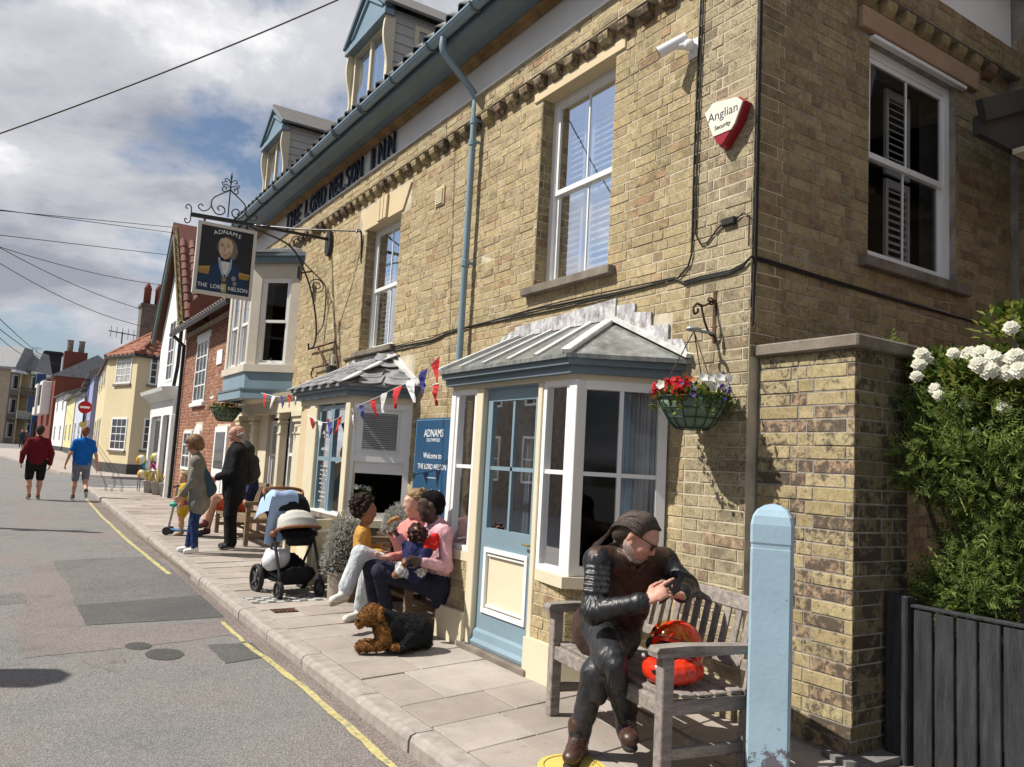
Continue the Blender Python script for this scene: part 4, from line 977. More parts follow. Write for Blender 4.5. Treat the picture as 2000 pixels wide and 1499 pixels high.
# blue doors of the bar: two glazed leaves with chalk lettering, panels below
M_chalk = paint('chalk_white', (.75,.77,.8), .8, .1, 20)
mb = MB(f1); s = .06
for a in (8.54, 8.985, 9.035, 9.44): mb.box(a, a+.06, -.07, -.02, .02, 2.06)
for z in (.02, .66, 1.38, 1.99): mb.box(8.6, 9.44, -.069, -.021, z, z+(.13 if z < 1 else .05))
dbl = mb.build('door', M_blue, b2); dbl['label'] = 'pair of grey blue glazed doors with chalk lettering'
MB(f1).box(8.5, 9.5, -.06, .03, .72, .775).build('mid_rail', M_stonegrey, dbl); MB(f1).box(8.5, 9.5, -.06, .02, .775, .80).build('mid_rail', M_white, dbl)
for ua, ub in ((8.6, 8.985), (9.095, 9.44)):
    MB(f1).box(ua, ub, -.055, -.035, .15, .66).build('door_panel', M_bluedark, dbl)
    m = MB(f1)
    for q in ((ua, ub, .15, .19), (ua, ub, .62, .66)): m.box(q[0], q[1], -.05, -.012, q[2], q[3])
    for q in ((ua, ua+.04), (ub-.04, ub)): m.box(q[0], q[1], -.05, -.013, .19, .62)
    m.build('moulding', M_blue, dbl)
    for a, b in ((.80, 1.38), (1.43, 1.99)):
        p = MB(f1); p.add([(ua,-.05,a),(ub,-.05,a),(ub,-.05,b),(ua,-.05,b)], [(0,1,2,3)]); p.build('pane', M_glass, dbl, recalc=False)
MB(f1).box(9.10, 9.43, -.085, -.075, .82, 1.97).build('chalkboard', paint('chalkboard', (.012,.014,.017), .7), dbl)
fdoor = frame((3.24, 0, 0), (0,-1,0), (-1,0,0))
def door_text(t, y, z, s, sx=1.0): lettering(t, fdoor @ Matrix.Translation((-y, -.045, z)), s, M_chalk, dbl, .001, 'chalk_lettering', sx)
door_text('ADNAMS', 9.265, 1.72, .07); door_text('SOUTHWOLD', 9.265, 1.665, .03); door_text('LORD NELSON', 9.265, 1.52, .045)
rr = random.Random(3)
for k in range(9):
    wds = ''.join(rr.choice('aeinorstlm') for _ in range(rr.choice((4,6,7,5)))); 
    for q in range(5):
        if rr.random() < .75: yy = 9.38-q*.052; MB(f1).box(yy-.03*rr.uniform(.6,1), yy+.012, -.0445, -.043, 1.31-k*.052, 1.317-k*.052+.006*rr.random()).build('chalk_mark', M_chalk, dbl)
ring('head_band', plan2, 2.06, 2.13, .015, M_cream, b2); ring('fascia', plan2, 2.13, 2.19, .08, M_bluedark, b2); ring('fascia', plan2, 2.19, 2.25, .12, M_bluedark, b2)
br2 = bay_roof(b2, plan2, 2.257, 2.66, 8.70, 9.95, .15, 0, M_slate, True)
flash([(8.66,2.66),(9.98,2.66),(10.0,2.72),(8.66,2.74)], br2); flash([(8.66,2.66),(8.66,2.71),(8.45,2.62),(8.25,2.50),(8.0,2.37),(7.86,2.27),(7.9,2.25)], br2, .013, M_whitelead)
# an open cream half-door leaf by the pushchair
hd = MB(frame((3.20, 8.62, 0), (-.86,-.42,0), (.42,-.86,0))); hd.cbox(0, .36, -.02, .02, .03, .74, .006); ho = hd.build('open_door_leaf', M_cream, b2)
m = MB(frame((3.20, 8.62, 0), (-.86,-.42,0), (.42,-.86,0)))
for q in ((.05,.31,.1,.13),(.05,.31,.6,.63)): m.box(q[0], q[1], -.03, .03, q[2], q[3])
for q in ((.05,.08),(.28,.31)): m.box(q[0], q[1], -.029, .029, .13, .6)
m.build('moulding', M_white, ho)
# ------------------------------------------------ oriel over the shopfront
ori = MB().box(XF-.1, XF-.05, 13.5, 13.6, 2.55, 2.6).build('oriel_window', M_creamdeep, inn); ori['label'] = 'first-floor oriel with white sashes over a grey blue base'
A3, B3, C3, D3 = (XF, 12.62), (3.22, 13.22), (3.22, 14.75), (XF, 15.3); plan3 = [A3, B3, C3, D3]
f3n, L3 = edge_frame(A3, B3); f3f, L3f = edge_frame(C3, D3); f3 = frame((3.22, 0, 0), (0,1,0), (-1,0,0))
M_oriel = paint('stone_coloured_paint', (.56,.51,.43), .6, .06, 2, .12, 25, .3, dirt=.15)
ring('base', plan3, 2.30, 2.44, .06, M_blue, ori); ring('base', plan3, 2.46, 2.74, .0, M_blue, ori); ring('base', plan3, 2.435, 2.465, .075, M_bluedark, ori)
ring('sill', plan3, 2.74, 2.86, .04, M_oriel, ori)
ring('head', plan3, 4.32, 4.56, .0, M_oriel, ori, .1); ring('cornice', plan3, 4.55, 4.66, .08, M_bluedark, ori); ring('cornice', plan3, 4.655, 4.70, .12, M_bluedark, ori)
mb = MB(); mb.prism([(XF, 12.5), (3.08, 13.12), (3.08, 14.85), (XF, 15.45)], 4.71, 4.73, 'z'); mb.prism([(XF, 12.66), (3.28, 13.2), (3.28, 14.75), (XF, 15.3)], 4.73, 4.80, 'z'); mb.prism([(XF, 12.8), (3.5, 13.3), (3.5, 14.6), (XF, 15.1)], 4.80, 4.88, 'z'); mb.build('oriel_roof', M_slate, ori)
mb = MB(f3n); mb.box(0, .16, -.08, 0, 2.86, 4.32); mb.box(L3-.16, L3, -.08, 0, 2.86, 4.32); mb.build('post', M_oriel, ori)
mb = MB(f3); mb.box(13.22, 13.34, -.08, 0, 2.86, 4.32); mb.box(14.6, 14.75, -.08, 0, 2.86, 4.32); mb.box(13.93, 14.02, -.08, 0, 2.86, 4.32); mb.build('post', M_oriel, ori)
MB(f3f).box(0, L3f, -.08, 0, 2.86, 4.32).build('post', M_oriel, ori)
sash(f3n, ori, .16, L3-.16, 2.86, 4.32, .03, 1, (1,1), M_white, .5, .045, label='white sash of the oriel facing down the street')
sash(f3, ori, 13.34, 13.93, 2.86, 4.32, .03, 1, (1,1), M_white, .5, .045); sash(f3, ori, 14.02, 14.6, 2.86, 4.32, .03, 1, (1,1), M_white, .5, .045)
curtain(f3, ori, 13.38, 13.9, 2.9, 4.3, -.18, M_curtain2, 8); curtain(f3, ori, 14.05, 14.55, 2.9, 4.3, -.18, M_curtain2, 8)
rr = random.Random(9); mb = MB()
pf = f3n @ Vector((L3*.62, -.2, 2.87))
for k in range(26):
    a = rr.uniform(0, 6.28); l = rr.uniform(.12, .3); d = Vector((math.cos(a)*.8, math.sin(a)*.8, rr.uniform(.3, 1.0))).normalized(); p = pf+d*.03; q = pf+d*l; sd = d.cross(Vector((0,0,1))).normalized()*.018
    mb.add([tuple(p), tuple((p+q)/2+sd), tuple(q-Vector((0,0,.03))), tuple((p+q)/2-sd)], [(0,1,2,3)])
mb.build('pot_plant', paint('houseplant_green', (.035,.07,.02), .6), ori, recalc=False)
# ------------------------------------------------ shopfront below, with pilasters
sf = MB().box(XF-.02, XF+.02, 11.0, 15.3, -.1, -.05).build('shopfront', M_cream, inn); sf['label'] = 'cream shopfront with pilasters, sash window and door'
MB(FR).box(10.7, 15.35, -.02, .16, 2.08, 2.28).build('entablature', M_cream, sf); MB(FR).prism([(0,2.28),(.16,2.28),(.24,2.34),(.26,2.38),(0,2.40)], 10.65, 15.45, 'x').build('cornice', M_cream, sf)
for y0, y1, w_ in ((15.05, 15.3, .16), (14.25, 14.5, .12), (12.72, 12.86, .1), (11.35, 11.75, .18), (10.72, 10.95, .12)):
    mb = MB(FR); mb.cbox(y0, y1, -.02, w_, 0, 1.92, .006); mb.box(y0-.02, y1+.02, -.02, w_+.03, 1.92, 1.96); mb.box(y0+.01, y1-.01, -.02, w_+.01, 1.96, 2.0); mb.box(y0-.04, y1+.04, -.02, w_+.05, 2.0, 2.08); mb.box(y0-.02, y1+.02, -.02, w_+.02, 0, .22); mb.box(y0-.008, y1+.008, -.02, w_+.015, 1.74, 1.765); mb.build('pilaster', M_cream, sf)
MB(FR).box(12.86, 15.05, -.1, .02, -.02, .62).build('stall_riser', paint('faded_pink_riser', (.42,.29,.24), .7), sf); MB(FR).cbox(12.84, 15.07, -.1, .09, .62, .70, .006).build('sill', M_cream, sf)
sash(FR, sf, 12.9, 13.7, .70, 1.98, .03, 1, (1,1), M_white, .55, .05); sash(FR, sf, 14.5, 15.04, .70, 1.98, .03, 1, (1,1), M_white, .55, .05)
MB(FR).box(13.7, 14.25, -.08, .03, .70, 2.08).build('panel', M_cream, sf)
mb = MB(FR); mb.box(11.78, 11.86, -.12, -.04, 0, 2.06); mb.box(12.62, 12.70, -.12, -.04, 0, 2.06); mb.box(11.86, 12.62, -.12, -.04, 0, .9); mb.box(11.86, 12.62, -.12, -.04, 1.96, 2.06); mb.box(11.86, 12.62, -.115, -.045, 1.4, 1.45); dsh = mb.build('door', M_white, sf)
MB(FR).add([(11.86,-.08,.9),(12.62,-.08,.9),(12.62,-.08,1.96),(11.86,-.08,1.96)], [(0,1,2,3)]).build('pane', M_glass, dsh, recalc=False)
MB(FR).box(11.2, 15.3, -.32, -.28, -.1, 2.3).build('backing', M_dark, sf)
MB(FR).box(10.55, 10.75, -.02, .3, -.02, 2.08).build('pier', M_cream, sf)
# ------------------------------------------------ dormers
def dormer(y0, y1, z0, ze, za, label):
    x = XF-.22; yc = (y0+y1)/2; d = MB().box(x+.02, x+.06, y0, y1, z0-.15, z0).build('dormer', M_cream, inn); d['label'] = label
    fr = frame((x, 0, 0), (0,1,0), (-1,0,0)); back = lambda z: XF-.45+(z-ZT-.2)*1.0+.05
    for s, yy in ((-1, y0), (1, y1)):
        zl = z0-.1; k = 0; cf = frame((0, yy, 0), (1,0,0), (0, s, 0))
        while zl < ze+.09:
            zt_ = min(zl+.13, ze+.11); mb = MB(cf); mb.prism([(0.0, zl), (.016, zl), (.004, zt_), (0, zt_)], x+.02, max(x+.1, back(zt_)+.25), 'x'); mb.build('clapboard', M_board, d); zl += .13
        MB(cf).box(x+.03, back(ze)+.3, -.02, 0, z0-.1, ze+.1).build('cheek', M_board, d)
    sw = casement(fr, d, y0+.02, y1-.02, z0, ze, 2, 1, M_cream, .07, .07, 0, .06, label=None)
    for a, b in ((y0+.1, yc-.05), (yc+.05, y1-.1)): louvre(fr, sw, a, b, z0+.08, ze-.08, -.07, .5)
    # scrolled side brackets
    for yy in (y0-.02, y1+.02):
        pr = []
        for k in range(13): t = k/12; pr.append((.03+.05*math.sin(t*math.pi*2.2+.4)*(.6+.4*t)+.03, ze-.02-(ze-z0+.1)*t))
        mb = MB(frame((x, 0, 0), (-1,0,0), (0,1,0))); mb.prism([(-.06, ze-.02)]+pr+[(-.06, z0-.12)], yy-.025, yy+.025, 'y'); mb.build('scroll_bracket', M_cream, d)
    # pediment
    mb = MB(fr); mb.prism([(y0-.02, ze), (y1+.02, ze), (y1+.02, ze+.16), (yc, za), (y0-.02, ze+.16)], -.05, .06, 'y'); pd = mb.build('pediment', M_blue, d)
    mb = MB(fr); mb.box(y0-.08, y1+.08, -.02, .11, ze-.02, ze+.05); mb.box(y0-.05, y1+.05, -.02, .085, ze+.05, ze+.11); mb.build('moulding', M_blue, pd)
    for s, ye in ((-1, y0-.1), (1, y1+.1)):
        MB(fr).bar((ye, .07, ze+.10), (yc, .07, za+.02), .11, .06, c=.006).build('moulding', M_bluedark, pd)
        MB(fr).bar((ye-s*.18, .045, ze+.17), (yc, .045, za-.12), .09, .04).build('moulding', M_blue, pd)
    bk = back(za)+.2
    for s, ye in ((-1, y0-.14), (1, y1+.14)):
        mb = MB(); a, b = Vector((0, ye, ze+.10)), Vector((0, yc, za+.07)); t = Vector((0,0,.045))
        q = [(x-.12, ye, ze+.09), (bk-.5, ye, ze+.09), (bk, yc, za+.06), (x-.12, yc, za+.06)]
        mb.add(q+[(p[0], p[1], p[2]+.04) for p in q], [(0,1,2,3), (7,6,5,4), (0,4,5,1), (1,5,6,2), (2,6,7,3), (3,7,4,0)]); mb.build('dormer_roof', M_grtile, d)
    return d
M_board = paint('pale_grey_boards', (.50,.48,.45), .7, .06, 2, .15, 30, .25, dirt=.12)
dormer(9.05, 10.30, 6.08, 7.08, 7.72, 'near dormer with blue pediment, scrolled brackets and boarded cheeks')
dormer(13.45, 14.65, 6.10, 7.05, 7.62, 'far dormer with blue pediment and boarded cheeks')
mb = MB(frame((0, 9.05, 0), (1,0,0), (0,-1,0))); mb.box(XF+.18, XF+.62, .01, .03, 6.42, 7.0); mb.build('side_panel', paint('grey_panel', (.36,.35,.34), .6), inn)
mb = MB(frame((0, 9.05, 0), (1,0,0), (0,-1,0)))
for q in ((XF+.12, XF+.18, 6.36, 7.06), (XF+.62, XF+.68, 6.36, 7.06)): mb.box(q[0], q[1], .01, .045, q[2], q[3])
for q in ((6.36, 6.42), (7.0, 7.06)): mb.box(XF+.18, XF+.62, .01, .044, q[0], q[1])
mb.build('panel_frame', M_cream, inn)
# ================================================================ garden pier, gate, side wing
M_pierside = brick_mat('sooty_shaded_brick', [(.16,.13,.075),(.22,.18,.10),(.19,.15,.09),(.24,.2,.12),(.2,.13,.09)], .8, .6, .4, sootc=(.04,.034,.028), bias=.46, fine=17)  # soot, plus the shade of this side face put into the brick colour
pier = thing('garden_pier', 'sooty yellow brick garden pier with stone cap beside the inn corner', 'brick pier', (4.15, 2.95, 0))
PX0, PX1, PY0, PY1, PZT = 3.91, 4.42, 2.625, 3.28, 2.20
MB().box(PX0, PX1, PY0, PY1, -.1, PZT).build('core', M_mortar_grey, pier)
fa = frame((PX0, 0, 0), (0,1,0), (-1,0,0)); fb = frame((0, PY0, 0), (1,0,0), (0,-1,0))
hole = [(3.0, 3.14, .30, .39)]
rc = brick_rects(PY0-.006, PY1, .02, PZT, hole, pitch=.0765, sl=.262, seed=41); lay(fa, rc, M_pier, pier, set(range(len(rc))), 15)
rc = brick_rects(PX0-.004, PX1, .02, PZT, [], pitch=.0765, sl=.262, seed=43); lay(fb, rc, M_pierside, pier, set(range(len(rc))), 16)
mb = MB(); mb.cbox(PX0-.05, PX1+.05, PY0-.05, PY1+.0, PZT, PZT+.075, .01); mb.build('cap_stone', M_stonegrey, pier)
mb = MB(); mb.prism([(PX0-.10, PY0-.04), (PX0-.02, PY0-.12), (PX1-.1, PY0-.12), (PX1-.1, PY0+.1), (PX0+.02, PY0+.1), (PX0-.08, PY0+.12)], -.08, .03, 'z'); mb.build('footing_stone', paint('dark_footing_stone', (.17,.165,.16), .8, .2, 6, .4, 40), pier)
# low garden wall running back into the shade behind the pier
gw = thing('garden_wall', 'dark shaded brick wall running back behind the pier', 'wall', (5.5, 3.15, 0))
MB().box(PX1+.02, 7.0, 3.12, 3.22, -.1, 2.2).build('core', M_mortar_grey, gw)
rc = brick_rects(PX1+.02, 7.0, 0, 2.2, [], seed=51); lay(frame((0, 3.12, 0), (1,0,0), (0,-1,0)), rc, M_side, gw, set(), 17)
# black timber gate: post, boards, top rail
gate = thing('board_gate', 'black stained timber gate of upright boards behind the pier', 'gate', (4.75, 2.2, -.1))
gx = 4.21
MB().cbox(gx-.045, gx+.045, 2.475, 2.60, -.12, .865, .008).build('post', M_blackwood, gate)
y = 2.47
rr = random.Random(4)
while y > .7:
    w_ = .113; bz = .80+rr.uniform(-.002,.002)
    MB().cbox(gx-.012, gx+.012, y-w_, y-.014, -.12, bz, .004).build('board', M_blackwood, gate); y -= w_+.0
for z in (.60, .1): MB().box(gx+.012, gx+.05, .7, 2.474, z, z+.09).build('rail', M_blackwood, gate)
MB().cbox(gx-.02, gx+.03, .7, 2.474, .806, .824, .004).build('top_strip', M_blackwood, gate)
struct(MB().box(4.05, 9, -1.0, 3.1, -.2, -.11).build('yard', M_joint))
# neighbouring wing: dark brick wall and black verandah gable at the picture's edge
wing = thing('side_wing', 'shaded brick wing with a dark timber gable beyond the side window', 'building', (7.3, 1.9, 0))
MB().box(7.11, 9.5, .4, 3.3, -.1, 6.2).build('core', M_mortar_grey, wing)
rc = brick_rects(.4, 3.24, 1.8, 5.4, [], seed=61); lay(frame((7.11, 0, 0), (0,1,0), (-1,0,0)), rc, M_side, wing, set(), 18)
M_darkpaint = paint('charcoal_paint', (.03,.032,.036), .5, .15, 3, .1, 20)
mb = MB(); 
mb.bar((5.66, 2.82, 4.17), (7.1, 2.82, 4.80), .05, .16); mb.build('bargeboard', M_darkpaint, wing)
mb = MB(); mb.prism([(5.70, 4.02), (5.70, 4.16), (7.1, 4.76), (7.1, 4.02)], 2.845, 2.90, 'y'); mb.build('gable_boards', paint('dark_boards', (.045,.04,.04), .7), wing)
mb = MB(); mb.box(6.15, 7.1, 2.55, 2.84, 3.98, 4.02); mb.build('soffit', M_cream, wing)
mb = MB(); mb.add([(XF+.05, YC-.35, ZT+.3), (7.2, YC-.35, ZT+.3), (7.2, YC+.3, ZT+.3), (XF+.05, YC+.3, ZT+.3)], [(3,2,1,0)])
mb.box(XF-.05, 7.4, YC-.16, YC+.1, 5.86, 5.95); mb.build('side_eaves', M_darkpaint, inn)
# blue timber post
_bp = PZ(1499, 1545, 0)
bo = thing('timber_bollard', 'pale blue painted square timber post with a domed top by the bench', 'bollard', (_bp.x, _bp.y, 0), math.radians(36))
def bollard():
    mb = MB(); a = .096; prof = [(1.0, -.1), (1.0, .12), (1.0, 1.12), (.985, 1.125), (.985, 1.14), (1.02, 1.15), (1.02, 1.235), (.93, 1.275), (.74, 1.305), (.42, 1.325), (.1, 1.333)]
    sh = [(-1,-.88),(-.88,-1),(.88,-1),(1,-.88),(1,.88),(.88,1),(-.88,1),(-1,.88)]; n = 8
    vs = [(x*a*s, y*a*s, z) for s, z in prof for x, y in sh]; m = len(prof)
    mb.add(vs, [(i*n+k, i*n+(k+1) % n, (i+1)*n+(k+1) % n, (i+1)*n+k) for i in range(m-1) for k in range(n)]+[tuple(range((m-1)*n, m*n))]); return mb
t = NT('chipped_blue_paint'); p = t.pos('object'); n_ = t.noise(p, 9, 8, .72); zs_ = t.node('ShaderNodeSeparateXYZ'); t.link(p, zs_.inputs[0])
low = t.ramp(zs_.outputs[2], [(.02, .30), (.30, 0.0)]); msk = t.ramp(t.math('ADD', n_, low), [(.645, 0.0), (.67, 1.0)])
t.col(t.mix(msk, t.ramp(t.noise(p, 3, 4), [(.3, (.27,.39,.47)), (.7, (.33,.46,.55))]), (.12,.11,.13))); t.bump(t.math('SUBTRACT', t.noise(p, 30, 4), t.math('MULTIPLY', msk, 2.0)), .25, .006)
M_chip = t.set(.42, 0, .4)
bollard().build('post', M_chip, bo, local=True)
# ================================================================ things fixed to the inn's wall
ab = thing('alarm_box', 'cream and red security alarm box high on the corner', 'alarm box', (XF, 3.58, 3.8))
M_alarm = paint('cream_plastic', (.72,.69,.58), .35, .02, 3, 0, 10, .5); M_redpl = paint('dark_red_plastic', (.28,.012,.022), .3, .1, 3, 0, 10, .5)
P4 = [PX(1375,222,XF-.09), PX(1392,200,XF-.09), PX(1440,187,XF-.09), PX(1452,195,XF-.09), PX(1436,240,XF-.09), PX(1410,283,XF-.09), PX(1403,287,XF-.09), PX(1395,278,XF-.09)]
pl = [(p.y, p.z) for p in P4]
ctr = (sum(a for a, b in pl)/8, sum(b for a, b in pl)/8)
def poly_frust(mb, pl, w0, w1, k):
    c = ctr; n = len(pl); a = [(u, w0, z) for u, z in pl]; b = [(c[0]+(u-c[0])*k, w1, c[1]+(z-c[1])*k) for u, z in pl]
    mb.add(a+b, [tuple(range(n-1,-1,-1)), tuple(range(n, 2*n))]+[(i, (i+1) % n, n+(i+1) % n, n+i) for i in range(n)])
mb = MB(FR); poly_frust(mb, pl, .008, .062, 1.0); mb.build('back_box', M_redpl, ab)
mb = MB(FR); poly_frust(mb, pl, .062, .085, .93); mb.build('red_cover', M_redpl, ab)
zc = min(b for a, b in pl)+.085
up = [q for q in pl if q[1] > zc]; 
def clip(poly, z):
    o = []
    for i in range(len(poly)):
        a, b = poly[i], poly[(i+1) % len(poly)]
        if a[1] >= z: o.append(a)
        if (a[1] >= z) != (b[1] >= z): t = (z-a[1])/(b[1]-a[1]); o.append((a[0]+(b[0]-a[0])*t, z))
    return o
cp = clip([(ctr[0]+(u-ctr[0])*.95, ctr[1]+(z-ctr[1])*.95) for u, z in pl], zc)
MB(FR).prism(cp, .0622, .09, 'y').build('cover', M_alarm, ab)
M_navy = paint('navy_ink', (.012,.014,.04), .5, .1, 5, 0)
fw_text = lambda y, z, w_: frame((XF-w_, y, z), (0,-1,0), (-1,0,0))
lettering('Anglian', fw_text(ctr[0]+.005, ctr[1]+.055, .09), .088, M_navy, ab, .001); lettering('Security', fw_text(ctr[0]+.005, ctr[1]-.03, .09), .042, M_navy, ab, .001, bold=.001)
cc = thing('security_camera', 'white bullet security camera with shroud on the wall', 'security camera', (XF, 3.84, 4.45))
M_cam = paint('white_plastic', (.75,.75,.76), .3, .02, 3, 0, 10, .5); M_lens = paint('black_lens', (.01,.01,.012), .1, .1, 3, 0, 10, .6)
b = Vector((XF, 3.83, 4.45)); hd = PX(1326,105,XF-.12); tip = PX(1317,110,XF-.2)
MB(FR).cbox(3.80, 3.90, 0, .02, 4.38, 4.52, .006).build('base_plate', M_cam, cc)
MB().tube(smooth_path([b, b+Vector((-.06,.01,.0)), b+Vector((-.10,.05,.0)), b+Vector((-.12,.1,.02))], 5), .026, 10).ball(tuple(b+Vector((-.07,.01,0))), .042).build('bracket', M_cam, cc, smooth=True)
d = (Vector((-.55,.72,-.42))).normalized(); c0 = b+Vector((-.10,.06,.045))
MB().tube([c0-d*.05, c0-d*.045, c0+d*.15, c0+d*.17], [.02,.038,.042,.042], 14).build('body', M_cam, cc, smooth=True, angle=40)
MB().tube([c0+d*.171, c0+d*.174], .038, 14).build('lens', M_lens, cc)
# cables: vertical run, corner run, horizontal bundle
cb_ = thing('wall_cables', 'black cables clipped across and down the yellow brick wall', 'cable', (XF, 3.8, 2.8))
def cab(pts, r=.006, mat=None, x=XF-.014): MB().tube([tuple(p) for p in pts], r, 6).build('cable', mat or M_cable, cb_)
cx = XF-.016
cab([(cx,3.79,4.86),(cx,3.80,4.2),(cx,3.805,3.6),(cx,3.80,2.95),(cx,3.83,2.87),(cx,3.93,2.80),(cx,4.0,2.80)], .007)
cab([(cx,3.765,4.86),(cx,3.77,4.2),(cx,3.775,3.5),(cx,3.77,3.08),(cx,3.72,3.0),(cx,3.66,3.0),(cx,3.58,3.07),(cx,3.53,3.1)], .006)
MB(FR).cbox(3.42, 3.53, 0, .035, 3.075, 3.125, .006).build('junction_box', M_cable, cb_)
cab([(cx,3.42,3.10),(cx,3.36,3.13),(XF-.02,3.305,3.1),(XF-.02,3.305,2.9)], .005)
rr = random.Random(2)
for k in range(4):
    dz = k*.011; pts = []
    for i in range(50):
        y = 3.95+i*.13; pts.append((cx-.004*(k % 2), y, 2.79+dz+.012*math.sin(y*2.1+k)+(-.05 if y > 7.3 else 0)*min(1, (y-7.3)/.4 if y > 7.3 else 0)))
    cab(pts, .006)
for k in range(3): cab([(cx-.003*k,3.86,2.745+k*.011),(cx,3.7,2.755+k*.011),(cx,3.45,2.75+k*.011),(cx-.004,3.34,2.78+k*.008),(XF-.014,3.29,2.83),(XF+.02,YC-.014,2.82+k*.01),(XF+.6,YC-.014,2.81+k*.01),(5.2,YC-.014,2.80+k*.008),(6.9,YC-.014,2.80)], .006)
for k in range(2): cab([(XF+.012+k*.014,YC-.014,4.86),(XF+.012+k*.014,YC-.014,3.9),(XF+.014+k*.014,YC-.016,2.9),(XF+.012,YC-.014,2.5-.1*k)], .008)
cab([(cx,3.95,2.80),(cx,3.9,2.78),(cx,3.85,2.75),(cx,3.825,2.745)], .008)
# hanging basket bracket and basket
bk = thing('basket_bracket', 'rusty scrolled iron basket bracket on the corner brickwork', 'bracket', (XF, 3.58, 2.5))
yb = 3.585; fb2 = frame((XF, yb, 0), (0,1,0), (-1,0,0))
MB(fb2).box(-.014, .014, 0, .01, 2.32, 2.66).build('wall_plate', M_rust, bk)
mb = MB(); e = Vector((-1,0,0))
mb.tube(smooth_path([(XF-.01,yb,2.60),(XF-.06,yb,2.57),(XF-.11,yb,2.545),(XF-.17,yb,2.55)], 5), .008, 6); mb.tube(smooth_path([(XF-.17,yb,2.55),(XF-.2,yb,2.52),(XF-.19,yb,2.48),(XF-.16,yb,2.50),(XF-.165,yb,2.52)], 5), .008, 6)
mb.tube(smooth_path([(XF-.01,yb,2.36),(XF-.05,yb,2.37),(XF-.10,yb,2.45),(XF-.13,yb,2.54)], 5), .008, 6); mb.tube(spiral((XF-.045,yb,2.58), .03, .01, 0, 1.2, 14, e), .006, 6); mb.build('scrolls', M_rust, bk)
M_hook = paint('galvanised_hook', (.30,.33,.33), .5, .1, 5, 0, 10, .5, .4)
mb = MB(); mb.tube([(XF-.005,yb,2.375),(XF-.15,yb,2.375)], .011, 8); mb.tube([(XF-.15-.045+.045*math.cos(a), yb+.035*math.sin(a), 2.378) for a in [2*math.pi*k/16 for k in range(17)]], .011, 8); mb.build('ring', M_hook, bk)
M_liner = paint('sage_green_liner', (.15,.215,.16), .9, .2, 12, .4, 30, .1, dirt=.2); M_wire = paint('green_wire', (.02,.05,.035), .5)
def leafpoly(mb, c, d, l, w_, up=Vector((0,0,1)), bend=.2):
    d = d.normalized(); s = d.cross(up)
    if s.length < .05: s = d.cross(Vector((1,0,0)))
    s.normalize(); n = s.cross(d); p = Vector(c); q = p+d*l*.5+n*bend*l*.3; e = p+d*l
    mb.add([tuple(p), tuple(q+s*w_), tuple(e), tuple(q-s*w_)], [(0,1,2), (0,2,3)])
def flower(mb, c, nrm, r, n=5, cup=.25):
    nrm = nrm.normalized(); a = nrm.cross(Vector((.3,.2,.9))).normalized(); b2 = nrm.cross(a); vs = [tuple(Vector(c))]; m = n*2
    for k in range(m): t = 2*math.pi*k/m; rr_ = r*(1.0 if k % 2 == 0 else .72); vs.append(tuple(Vector(c)+(a*math.cos(t)+b2*math.sin(t))*rr_+nrm*r*cup*(1 if k % 2 == 0 else .7)))
    mb.add(vs, [(0, 1+k, 1+(k+1) % m) for k in range(m)])
def leaf_mat(name, a, b, rough=.55, trans=.25):
    t = NT(name); r = t.rnd(); p = t.pos(); t.col(t.mix(.5, t.ramp(r, [(0, a), (1, b)]), t.ramp(t.noise(p, 25, 3), [(.3, .6), (.7, 1.3)]), 'MULTIPLY'))
    tr = t.node('ShaderNodeBsdfTranslucent'); t.link(t.b.inputs['Base Color'].links[0].from_socket, tr.inputs[0]); m = t.node('ShaderNodeMixShader'); m.inputs[0].default_value = trans
    t.link(t.b.outputs[0], m.inputs[1]); t.link(tr.outputs[0], m.inputs[2]); t.link(m.outputs[0], t.out.inputs[0]); return t.set(rough, 0, .3)
M_leaf = leaf_mat('leaf_green', (.03,.065,.012), (.10,.16,.03)); M_leafy = leaf_mat('lime_leaf', (.16,.20,.035), (.30,.32,.08), .5, .4)
M_redpet = leaf_mat('red_petal', (.40,.006,.012), (.62,.02,.02)); M_wht = leaf_mat('white_petal', (.68,.68,.62), (.8,.8,.78)); M_vio = leaf_mat('violet_petal', (.09,.05,.28), (.16,.08,.42)); M_orange = leaf_mat('orange_petal', (.5,.10,.03), (.6,.16,.04)); M_stem = paint('stem_brown', (.08,.055,.03), .8)
